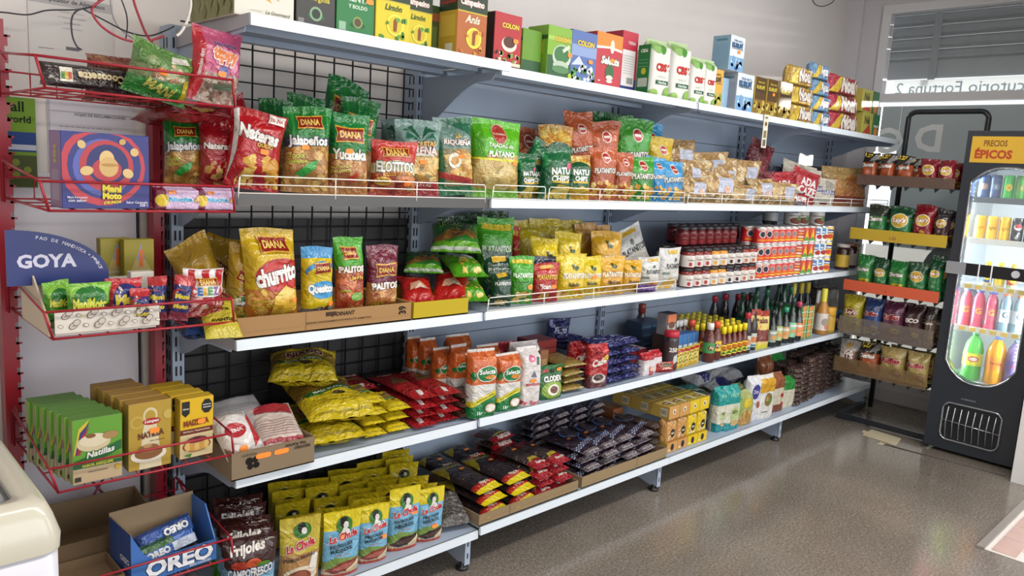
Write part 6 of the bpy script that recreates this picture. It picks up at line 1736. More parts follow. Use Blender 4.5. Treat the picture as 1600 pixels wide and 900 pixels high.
for i, (d_, uL, uR, vT, y, lb, k) in enumerate((
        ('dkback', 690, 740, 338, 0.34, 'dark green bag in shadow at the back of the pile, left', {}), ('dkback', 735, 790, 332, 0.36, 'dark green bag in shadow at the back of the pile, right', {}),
        ('plat_chile', 752, 800, 341, 0.20, 'green plantain chip bag upright behind the dark green one', dict(hgt=0.33)),
        ('darkgreen', 762, 800, 395, 0.10, 'dark green plantain bag in the second row at the shelf joint', {}), ('darkgreen', 774, 802, 424, 0.035, 'dark green sweet chilli plantain bag at the front', {}),
        ('plat_chile', 803, 835, 402, 0.04, 'light green plantain bag at the front', dict(st=(0.75, 0.38))), ('plat_red', 836, 873, 412, 0.035, 'red spicy plantain bag at the front', dict(st=(0.75, 0.42))),
        ('navy', 836, 872, 402, 0.10, 'navy bag top showing behind the red plantain bag', {}),
        ('plat_sal', 876, 914, 398, 0.04, 'yellow salted plantain bag at the front, left of two', dict(st=(0.6, 0.24))), ('plat_sal', 908, 940, 402, 0.06, 'yellow salted plantain bag at the front, right of two', dict(st=(0.6, 0.5))),
        ('plat_mad', 940, 974, 402, 0.045, 'orange sweet plantain bag at the front, left of two', {}), ('plat_mad', 975, 1002, 407, 0.05, 'orange sweet plantain bag at the front, right of two', {}),
        ('plat_mad', 931, 968, 356, 0.15, 'orange sweet plantain bag standing taller in the second row', dict(hgt=0.27)), ('plat_sal', 836, 871, 360, 0.14, 'yellow plantain bag in the second row, left', dict(hgt=0.25)),
        ('plat_sal', 872, 906, 349, 0.15, 'yellow plantain bag in the second row, right', dict(hgt=0.27, st=(0.7, 0.35))),
        ('yellow_back', 806, 832, 345, 0.30, 'plain yellow bag in the back row, leftmost', dict(hgt=0.31)), ('yellow_back', 830, 868, 341, 0.28, 'plain yellow bag in the back row, second', dict(hgt=0.32)), ('yellow_back', 868, 905, 344, 0.30, 'plain yellow bag in the back row, third', dict(hgt=0.31)),
        ('gold2_back', 900, 925, 348, 0.26, 'plain amber bag in the back row, left of two', dict(hgt=0.30)), ('gold2_back', 922, 948, 350, 0.26, 'plain amber bag in the back row, right of two', dict(hgt=0.29)),
        ('plat_red', 798, 812, 350, 0.27, 'dark red bag edge between the green and yellow bags', dict(hgt=0.29)),
        ('plat_white', 1003, 1030, 402, 0.05, 'white plantain bag at the front, left of two', dict(st=(0.72, 0.2))), ('plat_white', 1030, 1062, 388, 0.04, 'white plantain bag at the front, right of two', dict(rz=-0.1)),
        ('plat_white', 976, 1020, 364, 0.18, 'white and gold plantain bag leaning in the second row', dict(ry=-0.45, hgt=0.24)),
        ('purple', 1001, 1024, 444, 0.018, 'small purple packet lying under the white plantain bag', dict(hgt=0.035, t=0.03)))):
    kw = dict(t=0.065, wr=1.1, seed=230 + i, z=ZB['C'])
    kw.update(k)
    sc(d_, uL, uR, vT, y, lb, **kw)

# jars of jam: two layers, three deep
JAR = [(0.026, 0), (0.0335, 0.004), (0.034, 0.015), (0.034, 0.066), (0.030, 0.078), (0.028, 0.081)]
JLID = [(0.0315, 0.080), (0.0322, 0.083), (0.0322, 0.094), (0.030, 0.096)]
fang = -math.pi / 2 - 0.55


def jar(col, label, group, lab='#dcd6cf', lid='#221c20', acc='#b03038'):
    return drink('jam_jar', JAR, col, (0, 0, 0), label, 'jar', group, cap=(JLID, lid), lab=(0.0342, 0.006, 0.062, lab, [PL([(0.0, 0.0), (0.0, 0.75), (0.25, 0.8), (0.5, 1.0), (0.8, 0.7), (1, 0.75), (1, 0)], lab), E(0.5, 0.25, 0.16, 0.14, acc), T('Helios', 0.55, 0.62, 0.5, '#8a6a60')], fang), n=16, rough=0.08)


JC = [('#7c2a24', '#b03038', 'red jam jar with white label'), ('#c9892c', '#d9a23a', 'orange marmalade jar with white label'), ('#2c1a24', '#3a2030', 'dark berry jam jar with white label'), ('#8a3224', '#c06a4a', 'reddish jam jar with white label')]
pat = [0, 0, 0, 1, 1, 2, 2, 3, 3]
spots = {}
ZC = ZB['C']
JP, J0 = 0.0765, 1.378
for layer in range(2):
    for row in range(3):
        for c in range(9):
            k = pat[c]
            spots.setdefault((k, row if row else 0, layer), []).append((J0 + JP * c, 0.045 + 0.072 * row, ZC + 0.001 + 0.0975 * layer))
rown = ('front row', 'second row', 'third row')
protos = {}
for (k, row, layer), pl in spots.items():
    lb = '%s, %s of the jam block, %s layer' % (JC[k][2], rown[row], ('bottom', 'upper')[layer])
    grp = 'jam jars ' + JC[k][2].split()[0] + ' ' + rown[row] + (' bottom', ' upper')[layer]
    if k not in protos:
        o = jar(JC[k][0], lb, grp, acc=JC[k][1])
        o.location = pl[0]
        protos[k] = o
        rest = pl[1:]
    else:
        o, rest = protos[k], pl
    for p in rest:
        c = copy_tree(o)
        c.location = p
        c['label'], c['group'] = lb, grp
o = jar('#5a1418', 'dark red jam jar in the raised row at the back, without label', 'dark red jars in the raised back rows', lab='#6a1a20', lid='#3a3238', acc='#8a2a30')
back = [(1.46 + 0.078 * i, 0.145 + 0.0, ZC + 0.197) for i in range(7)] + [(1.60 + 0.078 * i, 0.30, ZC + 0.197 + (0.0)) for i in range(9)]
o.location = back[0]
for p in back[1:]:
    c = copy_tree(o)
    c.location = p
base = [(1.60 + 0.078 * i, 0.30, ZC + 0.001 + 0.0975 * l) for i in range(9) for l in range(2)]
for p in base:
    c = copy_tree(o)
    c.location = p
    c['label'], c['group'] = 'dark red jam jar inside the block, carrying the raised back row', 'hidden dark red jars'
for i, u in enumerate((1036, 1052, 1064)):
    x = px(u, 0.29, ZC + 0.15)
    o = drink('preserve_jar', [(0.03, 0), (0.038, 0.005), (0.038, 0.13), (0.033, 0.15)], '#a89a78', (x, 0.29 + 0.01 * i, ZC + 0.001), ('large jar with black lid behind the white plantain bags, left', 'large jar with black lid behind the white plantain bags, middle', 'large jar with black lid behind the white plantain bags, right')[i], 'jar', None,
              cap=([(0.035, 0.149), (0.036, 0.152), (0.036, 0.172), (0.034, 0.174)], '#1c1a20'), lab=(0.0385, 0.03, 0.12, '#c9c6b8'))
# tins
def tin_mesh(name, r, h, col, ops, label, cat='tin', group=None):
    b = MB()
    o = MB().lathe([(r * 0.93, 0), (r, 0.002), (r, 0.006), (r * 0.985, 0.008), (r * 0.985, h - 0.008), (r, h - 0.006), (r, h - 0.002), (r * 0.94, h)], 18).build(name, mat('tin_steel', '#c9c6c2', rough=0.25, metal=0.6))
    tag(o, label, cat, group)
    MB().lathe([(r * 0.99, 0.009), (r * 0.99, h - 0.009)], 18, cap=False).build('label', mat('tinlabel_' + col, col, rough=0.35), o)
    lp = MB()
    lay = 0
    for op in ops:
        for tri, c_ in op_layers(op, 2.0 * r, h - 0.018):
            q = split(tri, 0.012).reshape(-1, 2)
            ang = fang + np.clip(q[:, 0] / r - 1.0, -1.5, 1.5)
            rad = r * 0.99 + 0.0004 + 0.0002 * lay
            p = np.stack([rad * np.cos(ang), rad * np.sin(ang), 0.009 + q[:, 1]], 1)
            lp.add(p, [(3 * i, 3 * i + 1, 3 * i + 2) for i in range(len(p) // 3)], c_, True)
            lay += 1
    lp.build('label_print', PAPER, o, fix=False)
    return o


def tin_block(o, spots):
    o.location = spots[0]
    for p in spots[1:]:
        c = copy_tree(o)
        c.location = p


hT = 0.098
xs0 = 2.075
RT = 0.036
red = [E(0.5, 0.6, 0.3, 0.26, '#d8d2cc'), E(0.5, 0.6, 0.2, 0.22, '#3a3a44'), R(0.1, 0.12, 0.9, 0.26, '#e88a2c'), R(0, 0.92, 1, 1, '#e6d9d2'), R(0.1, 0.84, 0.9, 0.88, '#f0e0d8')]
o = tin_mesh('food_tin', RT, hT, '#bf1d22', red, 'red tin with dark portrait medallion, front of the red tin block', group='front red tins')
tin_block(o, [(xs0 + 0.075 * i, 0.05, ZC + 0.001 + (hT + 0.0005) * l) for i in range(2) for l in range(3)])
o2 = tin_mesh('food_tin', RT, hT, '#c4262a', [E(0.5, 0.6, 0.28, 0.26, '#d88a7a'), E(0.5, 0.58, 0.18, 0.16, '#8a8890'), R(0.05, 0.12, 0.95, 0.22, '#f0c23a'), R(0.05, 0.30, 0.95, 0.36, '#f0902c'), R(0, 0.92, 1, 1, '#e6d9d2')], 'red tin with yellow bands in the middle of the red tin block', group='middle red tins')
tin_block(o2, [(xs0 + 0.15 + 0.075 * i, 0.05, ZC + 0.001 + (hT + 0.0005) * l) for i in range(4) for l in range(3)])
c_ = copy_tree(o)
c_['label'], c_['group'] = 'red tin standing behind the front tins of the red block', 'rear red tins'
tin_block(c_, [(xs0 + 0.075 * i, 0.126, ZC + 0.001 + (hT + 0.0005) * l) for i in range(6) for l in range(4 if False else 3)])
o3 = tin_mesh('food_tin', RT, hT, '#a83a2c', [R(0.05, 0.1, 0.95, 0.2, '#e6cf3a'), R(0.05, 0.3, 0.95, 0.4, '#e8e0c8'), R(0.05, 0.55, 0.95, 0.62, '#e6b43a'), R(0.05, 0.75, 0.95, 0.82, '#d9d2c2')], 'red tin with cream and yellow stripes beside the corn tins', group='striped red tins')
tin_block(o3, [(xs0 + 0.452 + 0.075 * i, 0.05, ZC + 0.001 + (hT + 0.0005) * l) for i in range(1) for l in range(3)])
o4 = tin_mesh('food_tin', RT, hT, '#b8352a', [PL([(0.3, 0.1), (0.5, 0.95), (0.7, 0.1)], '#e3c02c'), PL([(0.1, 0.0), (0.5, 0.35), (0.9, 0.0)], '#5a9a4a'), R(0, 0.0, 1, 0.1, '#8ab06a')], 'sweetcorn tin with yellow cob picture', group='sweetcorn tins')
tin_block(o4, [(xs0 + 0.535 + 0.078 * i, 0.05, ZC + 0.001 + (hT + 0.0005) * l) for i in range(2) for l in range(3)])
o5 = tin_mesh('food_tin', 0.036, hT, '#d3d6d8', [R(0, 0.5, 0.6, 0.95, '#5a8ab8'), E(0.6, 0.3, 0.3, 0.2, '#a8403a'), R(0.1, 0.6, 0.5, 0.7, '#e6eef2')], 'white and blue fish tin right of the sweetcorn tins', group='white and blue tins')
tin_block(o5, [(xs0 + 0.697 + 0.078 * i, 0.05, ZC + 0.001 + (hT + 0.0005) * l) for i in range(2) for l in range(3)])
o6 = tin_mesh('food_tin', 0.036, hT, '#d9b23a', [R(0, 0.55, 1, 0.85, '#3a4a8a'), E(0.5, 0.3, 0.3, 0.2, '#c94a3a'), R(0.2, 0.62, 0.8, 0.72, '#e6e6ea')], 'yellow and blue tin near the dark jar', group='yellow and blue tins')
tin_block(o6, [(xs0 + 0.86, 0.05, ZC + 0.001 + (hT + 0.0005) * l) for l in range(3)])
big = tin_mesh('food_tin', 0.05, 0.088, '#b9b6b2', [E(0.5, 0.25, 0.4, 0.2, '#7a4a3c'), R(0.0, 0.62, 1, 0.72, '#8a8680'), E(0.7, 0.45, 0.2, 0.12, '#5a8a4a')], 'tall pale tin on the upper tier by the bay end, left', group=None)
zt = ZC + 0.0015 + (hT + 0.0005) * 3
sp = [(2.60, 0.13), (2.72, 0.135), (2.86, 0.10)]
labs = ['pale tin standing on the tin block, left of three', 'pale tin standing on the tin block, middle of three', 'pale tin standing on the tin block, right of three']
zt1 = pz(420, 2.7, 0.13)
for i, (x, y) in enumerate(sp):
    c = big if i == 0 else copy_tree(big)
    c.location = (x, y, zt)
    c['label'] = labs[i]
sup = copy_tree(o2)
sup['label'], sup['group'] = 'red tin in the rear rows holding up the pale tins', 'supporting red tins'
tin_block(sup, [(xs0 + 0.452 + 0.077 * i, 0.126, ZC + 0.001 + (hT + 0.0005) * l) for i in range(5) for l in range(3)])
dk = drink('dark_box', [(0.04, 0), (0.045, 0.004), (0.045, 0.08), (0.04, 0.085)], '#2c2a2e', (2.46, 0.20, zt), 'dark glass jar standing on the red tins, left', 'jar', None, lab=(0.0455, 0.02, 0.07, '#8a8c90'))
dk['category'] = 'jar'
dk.name = 'preserve_jar'
c = copy_tree(sup)
c['label'], c['group'] = 'red tin at the back under the dark jars', 'back red tins'
tin_block(c, [(2.42 + 0.077 * i, 0.205, ZC + 0.001 + (hT + 0.0005) * l) for i in range(2) for l in range(3)])
for i, (u, lb) in enumerate(((1314, 'brown jar with yellow label by the crisp rack, left'), (1326, 'brown jar with pale label by the crisp rack, right'))):
    x = px(u, 0.06 + 0.03 * i, ZC)
    drink('preserve_jar', [(0.04, 0), (0.044, 0.005), (0.044, 0.13), (0.037, 0.15)], '#3c2420', (x, 0.06 + 0.03 * i, ZC + 0.001), lb, 'jar', None, cap=([(0.04, 0.149), (0.041, 0.152), (0.041, 0.168), (0.038, 0.17)], ('#c9c2bc', '#7c4a38')[i]), lab=(0.0445, 0.02, 0.10, ('#c0a038', '#b5a79c')[i]))
D['nutbag'] = ([(0, '#8a7a4a')], [CH(0.05, 0.05, 0.95, 0.95, 30, 0.12, ['#9c8c58', '#7a6a3c', '#b0a070'], 81)])
sc('nutbag', 1322, 1340, 382, 0.08, 'olive-brown nut bag at the far right end by the rack', z=ZC, t=0.06, name='food_bag')

# ------------------------------------------------------------------ shelf D
ZD1, ZD = Z1['D'], ZB['D']
tD = open_tray('grey_tray', -0.968, -0.70, -0.005, 0.30, ZD1, 0.085, '#8c7860', 'grey-brown cardboard tray with flour pouches at the left of shelf four',
               [E(0.20, 0.60, 0.045, 0.045, '#1d1814'), E(0.27, 0.62, 0.035, 0.035, '#1d1814'), E(0.21, 0.40, 0.035, 0.035, '#1d1814'), E(0.28, 0.42, 0.04, 0.035, '#1d1814'), T('KARTON', 0.2, 0.84, 0.16, '#5a4a3a'), T('RESY/GEO', 0.84, 0.72, 0.2, '#3a2e24', bold=0.03, rot=math.pi), T('Van Karton', 0.76, 0.86, 0.26, '#3a2e24', rot=math.pi)], m=KRAFTG)
for i, u_ in enumerate((-0.036, 0.022)):
    b = MB()
    a = np.linspace(0, 2 * np.pi, 14, endpoint=False)
    p = [(u_ + 0.024 * np.sign(math.cos(q)) * abs(math.cos(q)) ** 0.5, 0.060 + 0.008 * np.sign(math.sin(q)) * abs(math.sin(q)) ** 0.5) for q in a]
    b.prism(p, 'y', -0.0015, -0.0005)
    b.build('price_sticker', ORANGE, tD)
CLEAR = film('clear_pouch_film', '#e6e2e4', 0.22, 0.1)
o = lying('sugar_pouch', 'sugar_clear', -0.905, 0.022, ZD1 + 0.03, 0.13, 0.17, 0.06, 'clear pouch with red oval mark standing slanted in the grey tray', 'pouch', tilt=0.62, rz=0.1, wr=1.2, st=(0.4, 0.1))
lying('sugar_pouch', 'flour_pink', -0.785, 0.022, ZD1 + 0.035, 0.15, 0.21, 0.05, 'pinkish flour pouch with fine print lying slanted in the grey tray', 'pouch', tilt=0.42, rz=-0.15, wr=1.2, st=(0.15, 0.8))
lying('sugar_pouch', 'flour_pink', -0.85, 0.13, ZD1 + 0.075, 0.18, 0.15, 0.04, 'crumpled clear pouch top behind the pinkish pouch in the grey tray', 'pouch', tilt=0.55, rz=0.1, wr=1.8, m=CLEAR)
# yellow maize flour
for i, (x, y, z, w, l, t, rz, ti, lb) in enumerate((
        (-0.585, 0.030, 0.006, 0.215, 0.35, 0.072, 0.12, 0.0, 'yellow maize flour bag lying flat at the bottom of the stack'), (-0.575, 0.012, 0.080, 0.240, 0.38, 0.085, 0.22, 0.05, 'big yellow maize flour bag with green ribbon on the stack'),
        (-0.63, 0.20, 0.166, 0.23, 0.22, 0.085, 0.5, 0.12, 'crumpled yellow flour bag on top at the back'))):
    lying('flour_bag', 'maiz' if i < 4 else 'panela', x, y, ZD1 + z + 0.002, w, l, t, lb, 'flour bag', rz=-rz, tilt=ti, seed=300 + i, wr=1.7, m=FOIL, st=(0.6, 0.58) if i == 1 else None)
for col, x0 in enumerate((-0.428, -0.330)):
    for k in range(4 - col):
        lying('flour_bag', 'maiz', x0, 0.05 + 0.012 * (k % 2), ZD1 + 0.002 + 0.038 * k, 0.090, 0.19, 0.036, 'yellow flour packet, %s of the %s narrow stack' % (('bottom', 'second', 'third', 'top')[k] if col == 0 else ('bottom', 'middle', 'top')[k], ('left', 'right')[col]), 'flour bag', 'narrow yellow flour packets', rz=-0.05, seed=310 + col * 5 + k, wr=1.2)
# red lentils, brown beans
for col, x0 in enumerate((-0.222, -0.116)):
    for k in range(4):
        lying('lentil_packet', 'lentil', x0 + 0.003 * (k % 2), 0.035 + 0.01 * ((k + col) % 2), ZD1 + 0.002 + 0.034 * k, 0.100, 0.36, 0.031, 'red lentil packet, %s in the %s red stack' % (('bottom', 'second', 'third', 'top')[k], ('left', 'right')[col]), 'lentil packet', 'red lentil packets', rz=-0.06, seed=320 + col * 5 + k, wr=1.3, m=FOIL)
for k in range(4):
    lying('lentil_packet', 'lentil', -0.345, 0.25, ZD1 + 0.002 + 0.034 * k, 0.105, 0.18, 0.031, 'red lentil packet behind the yellow packets, %s of four' % ('bottom', 'second', 'third', 'top')[k], 'lentil packet', 'rear red lentil packets', rz=-0.1, seed=330 + k, wr=1.3, m=FOIL)
for k in range(3):
    lying('bean_packet', 'brownbean', -0.018, 0.03, ZD1 + 0.003 + 0.037 * k, 0.085, 0.28, 0.035, 'brown bean packet, %s of three beside the red lentils' % ('bottom', 'middle', 'top')[k], 'bean packet', 'brown bean packets', rz=-0.05, seed=340 + k, wr=1.0)
# cassava starch bags and neighbours


def sd(design, uL, uR, vT, y, label, name='flour_bag', cat='flour bag', z=None, **k):
    return bag(name, design, uL, uR, vT, y, z if z is not None else ZD, label, cat, **k)


for i, (uL, uR, vT, y, lb, k) in enumerate(((736, 774, 548, 0.01, 'orange and green cassava starch bag at the very front, tallest', dict(rz=-0.15)), (776, 812, 553, 0.018, 'orange and green starch bag at the front, right one', dict(rz=-0.1)),
                                            (706, 730, 540, 0.13, 'orange starch bag in the second row, right', {}), (680, 704, 545, 0.19, 'orange starch bag in the second row, left', {}), (658, 682, 530, 0.29, 'orange starch bag at the back, second from left', {}), (641, 660, 528, 0.34, 'orange starch bag at the back against the post', {}),
                                            (748, 780, 540, 0.15, 'orange starch bag behind the tallest front one', {}), (700, 735, 524, 0.32, 'orange starch bag deep at the back', {}))):
    kw = dict(kind='block', t=0.075, wr=0.7, seed=350 + i, st=(0.5, 0.48) if False else None)
    kw.update(k)
    sd('selecta', uL, uR, vT, y, lb, **kw)
sd('mandioca', 814, 843, 545, 0.012, 'white starch brick bag with pink flowers', kind='block', t=0.10, wr=0.4, rz=-0.12, st=(0.5, 0.45))
sd('mandioca', 800, 840, 535, 0.15, 'white starch bag behind the one with pink flowers, left', kind='block', t=0.08, wr=0.6)
sd('pinkwhite', 770, 806, 536, 0.22, 'pale pink-white bag far behind the starch bags', kind='block', t=0.08, wr=0.6)
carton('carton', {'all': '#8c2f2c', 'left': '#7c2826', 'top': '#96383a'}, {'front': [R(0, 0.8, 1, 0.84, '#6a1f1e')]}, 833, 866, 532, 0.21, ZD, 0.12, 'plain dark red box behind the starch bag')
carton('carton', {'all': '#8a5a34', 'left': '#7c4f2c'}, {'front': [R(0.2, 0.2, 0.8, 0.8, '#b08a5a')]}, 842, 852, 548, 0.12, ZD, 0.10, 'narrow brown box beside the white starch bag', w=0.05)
sd('clodex', 847, 880, 571, 0.02, 'green coffee pouch with cup picture at the front', 'coffee_pouch', 'coffee', kind='pouch', t=0.05, rz=-0.1, st=(0.78, 0.85))
for k in range(4):
    lying('gold_packet', 'gold', px(897 + 3 * (k % 2), 0.03, ZD), 0.03 + 0.008 * (k % 2), ZD + 0.002 + 0.034 * k, 0.135, 0.20, 0.036, 'gold foil packet, %s of the gold stack' % ('bottom', 'second', 'third', 'top')[k], 'packet', 'gold foil packets', rz=0.08 * (k % 3 - 1), seed=360 + k, wr=0.6)
sd('bluecoffee', 860, 890, 498, 0.38, 'dark blue foil coffee bag standing highest at the back', 'coffee_bag', 'coffee', t=0.06, m=FOIL, z=ZD + 0.10, wr=1.3)
sd('bluecoffee', 868, 905, 528, 0.40, 'dark blue foil coffee bag leaning below the highest one', 'coffee_bag', 'coffee', t=0.07, m=FOIL, z=ZD + 0.05, ry=0.2, wr=1.4)
sd('redcoffee', 922, 947, 538, 0.03, 'red coffee bag with cup picture standing at the front', 'coffee_bag', 'coffee', kind='block', t=0.06, m=FOIL, rz=-0.3)
for i in range(4):
    sd('redcoffee', 892 + 9 * i, 917 + 9 * i, 534 + 2 * i, 0.16 + 0.02 * (i % 2), 'red foil coffee bag in the second row, %s' % ('leftmost', 'second', 'third', 'rightmost')[i], 'coffee_bag', 'coffee', kind='block', t=0.06, m=FOIL, wr=1.2, seed=370 + i)
for k in range(5):
    for j in range(2):
        lying('coffee_brick', 'bluecoffee', px(960 + 27 * j, 0.03, ZD + 0.04 * k), 0.022 + 0.006 * ((k + j) % 2), ZD + 0.002 + 0.041 * k, 0.140, 0.165, 0.035, 'dark blue foil coffee packet, %s of the %s column' % (('bottom', 'second', 'middle', 'fourth', 'top')[k], ('left', 'right')[j]), 'coffee', 'dark blue foil coffee packets', seed=380 + k + 7 * j, wr=1.8, m=FOIL)
for k in range(5):
    carton('coffee_box', {'all': '#96262e', 'left': '#86222a', 'top': '#cfc6c2'}, {'front': [R(0.1, 0.2, 0.9, 0.5, '#b3444a')]}, 936 + 15 * k, 949 + 15 * k, 531 + 3.5 * k, 0.21, ZD, 0.10,
           'red box with white top behind the blue coffee, %s of the row' % ('leftmost', 'second', 'middle', 'fourth', 'rightmost')[k], group=None)
sd('pinkwhite', 1004, 1020, 552, 0.03, 'white and pink sugar bag right of the blue coffee', kind='block', t=0.06, wr=0.5)
sd('pinkwhite', 1018, 1033, 548, 0.05, 'red-topped pink sugar bag right of the white one', kind='block', t=0.06, wr=0.5)
o = drink('coffee_tin', [(0.034, 0), (0.036, 0.003), (0.036, 0.16), (0.033, 0.17)], '#33272a', (px(1045, 0.05, ZD), 0.05, ZD + 0.001), 'tall dark coffee jar with red lid at the front', 'coffee', None, cap=([(0.036, 0.168), (0.038, 0.171), (0.038, 0.193), (0.036, 0.196)], '#b3263a'), lab=(0.0365, 0.02, 0.15, '#3a2c2e', [T('250', 0.5, 0.66, 0.6, '#e6e0da', bold=0.04), PL([(0.5, 0.1), (0.9, 0.2), (0.85, 0.5), (0.55, 0.42)], '#c9cdc9')], fang))
sd('red_lying', 1030, 1052, 584, 0.016, 'small red packet lying before the dark coffee jar', 'coffee_packet', 'packet', hgt=0.05, t=0.04)
carton('coffee_box', {'all': '#3a3036', 'left': '#8a8a90'}, {'front': [R(0.1, 0.55, 0.9, 0.95, '#d0764a'), R(0.1, 0.1, 0.9, 0.5, '#b9b0a6'), E(0.5, 0.45, 0.3, 0.2, '#6a4a3a')]}, 1040, 1056, 491, 0.10, ZD + 0.16, 0.06, 'small coffee box with orange picture on top of the dark jars', hgt=0.11)
carton('coffee_box', {'all': '#4a3a34', 'left': '#3a2e2a'}, {'front': [R(0.1, 0.2, 0.9, 0.9, '#5c4a40')]}, 1036, 1056, 540, 0.10, ZD, 0.08, 'plain dark box under the small coffee box', hgt=0.158)
lst = [(1002, 1018), (1018, 1034)]
for i, (a, b_) in enumerate(lst):
    for k in range(4):
        carton('dark_tin_box', {'all': '#3f5470', 'left': '#34465e', 'top': '#4a6080'}, {'front': [R(0.1, 0.3, 0.9, 0.6, '#5f7c9c')]}, a, b_, 0, 0.29, ZD + 0.001 + 0.046 * k, 0.10, 'small slate blue box at the back, %s of the %s stack' % (('bottom', 'second', 'third', 'top')[k], ('left', 'right')[i]), 'box', 'small slate blue boxes', hgt=0.044)
drink('sauce_bottle', [(0.026, 0), (0.03, 0.004), (0.03, 0.16), (0.018, 0.2), (0.016, 0.21)], '#3a2a2a', (px(1019, 0.34, ZD + 0.2), 0.34 + 0.07, ZD + 0.266 if False else ZD + 0.001), 'dark bottle with dull red cap behind the slate boxes', 'bottle', None, cap=([(0.021, 0.205), (0.021, 0.25), (0.018, 0.255)], '#8c3a34'))
# blue cartons and spice packs
for i in range(4):
    carton('juice_carton', {'all': '#3f78b8', 'left': '#8aa0b8', 'top': '#2f5f96'}, {'front': [R(0, 0, 1, 0.4, '#d9dfe4'), R(0.1, 0.5, 0.9, 0.62, '#e6ecf0')]}, 1057 + 8 * i, 1064 + 8 * i, 524 - 2 * i, 0.10, ZD, 0.06, 'small blue carton in the row behind the colourful packs, %s' % ('leftmost', 'second', 'third', 'rightmost')[i], 'box', 'small blue cartons', hgt=0.15)
for i in range(5):
    sd('colorful', 1054 + 7.5 * i, 1062 + 7.5 * i, 548 - 2.5 * i, 0.022 + 0.004 * i, 'narrow colourful spice sachet in the front row, %s' % ('leftmost', 'second', 'third', 'fourth', 'rightmost')[i], 'spice_sachet', 'sachet', t=0.03, kind='pouch', seed=400 + i)

# sauce bottles
SBT = [(0.020, 0), (0.0235, 0.004), (0.0235, 0.085), (0.019, 0.105), (0.011, 0.125), (0.010, 0.14)]
YC = [(0.0145, 0.132), (0.0145, 0.168), (0.012, 0.171)]


def sauce(col, cap, lab, label, group, ops=None, prof=SBT, capp=YC, labr=(0.0238, 0.018, 0.075)):
    return drink('sauce_bottle', prof, col, (0, 0, 0), label, 'bottle', group, cap=(capp, cap), lab=(labr[0], labr[1], labr[2], lab, ops or [E(0.5, 0.5, 0.3, 0.3, '#7a2a1c')], fang), n=14, rough=0.1)


o = sauce('#5a281c', '#d8c52a', '#d9b03a', 'small hot sauce bottle with yellow cap in the massed rows', 'massed yellow-capped sauce bottles', [E(0.5, 0.6, 0.36, 0.3, '#c9542a'), T('La Salsa', 0.5, 0.3, 0.7, '#4a2a14')])
sp = []
for row in range(6):
    for c in range(8):
        x = 1.60 + 0.062 * c + 0.031 * (row % 2)
        y = 0.10 + 0.056 * row
        if row == 0 and c < 4:
            continue
        sp.append((x, y, ZD + 0.001 + 0.0))
o.location = sp[0]
for p in sp[1:]:
    c = copy_tree(o)
    c.location = p
o = sauce('#5c2416', '#e8cf1e', '#dcc43a', 'hot sauce bottle with bright yellow cap in the front row', 'front yellow-capped sauce bottles', [E(0.5, 0.7, 0.36, 0.24, '#c9742a'), PL([(0.1, 0.1), (0.5, 0.4), (0.9, 0.1)], '#3c7a34'), T('Chile', 0.5, 0.5, 0.6, '#3a2a14')])
sp = [(1.78 + 0.055 * i, 0.04, ZD + 0.001) for i in range(5)]
o.location = sp[0]
for p in sp[1:]:
    c = copy_tree(o)
    c.location = p
BBT = [(0.028, 0), (0.032, 0.005), (0.032, 0.12), (0.024, 0.145), (0.014, 0.165), (0.013, 0.18)]
RC = [(0.018, 0.172), (0.018, 0.203), (0.015, 0.206)]
for i, (x, y, cc, lc, lb) in enumerate(((1.635, 0.035, '#e2deda', '#3c8a4a', 'brown sauce bottle with white cap and green label at the front'), (1.715, 0.045, '#d9532e', '#d9b23a', 'brown sauce bottle with orange cap and yellow label at the front'), (1.62, 0.14, '#c94a32', '#8a4a2c', 'brown sauce bottle with red cap in the second row'))):
    q = drink('sauce_bottle', BBT, '#5a2a1e', (x, y, ZD + 0.001), lb, 'bottle', None, cap=(RC, cc), lab=(0.0324, 0.05, 0.105, lc, [E(0.5, 0.5, 0.3, 0.2, '#7a3a24'), T('Aji', 0.5, 0.5, 0.4, '#f0e6d0')], fang), n=16, rough=0.1)
for i, x in enumerate((1.515, 1.555, 1.60)):
    drink('sauce_bottle', BBT, '#4a2a22', (x, 0.175, ZD + 0.001), 'brown bottle with white cap behind the blue cartons, %s' % ('left', 'middle', 'right')[i], 'bottle', 'white-capped brown bottles', cap=(RC, '#dcd8d4'), n=14)
TBT = [(0.025, 0), (0.029, 0.005), (0.029, 0.14), (0.022, 0.175), (0.0135, 0.205), (0.0125, 0.235)]
TC = [(0.017, 0.212), (0.017, 0.246), (0.0145, 0.249)]
for i, (u, y) in enumerate(((1117, 0.40), (1134, 0.41), (1153, 0.37), (1168, 0.33))):
    x = px(u, y, ZD + 0.22)
    drink('soy_bottle', TBT, '#241a1c', (x, y, ZD + 0.001), 'tall dark soy bottle with red cap at the back, %s' % ('leftmost', 'second', 'third', 'rightmost')[i], 'bottle', 'tall red-capped dark bottles', cap=(TC, '#b32a3c'), lab=(0.0294, 0.03, 0.12, '#3a2426'), n=14)
for i, (u, y) in enumerate(((1163, 0.04), (1172, 0.06))):
    x = px(u, y, ZD)
    drink('soy_bottle', TBT, '#2c1f20', (x, y, ZD + 0.001), ('dark soy bottle with red cap and pale label at the front', 'dark soy bottle with pale label tucked behind the front one')[i], 'bottle', None, cap=([(0.0165, 0.19), (0.0165, 0.225), (0.0145, 0.228)], ('#b32a3c', '#3a3034')[i]), lab=(0.0294, 0.02, 0.10, '#b9bfb6', [E(0.5, 0.55, 0.3, 0.3, '#d98a5a'), R(0.1, 0.05, 0.9, 0.2, '#5a8a9a')], fang), n=14)
sd('sauce_pouch', 1174, 1184, 484, 0.035, 'red and gold sauce pouch, left of two, half hidden', 'sauce_pouch', 'pouch', kind='pouch', t=0.04, w=0.075)
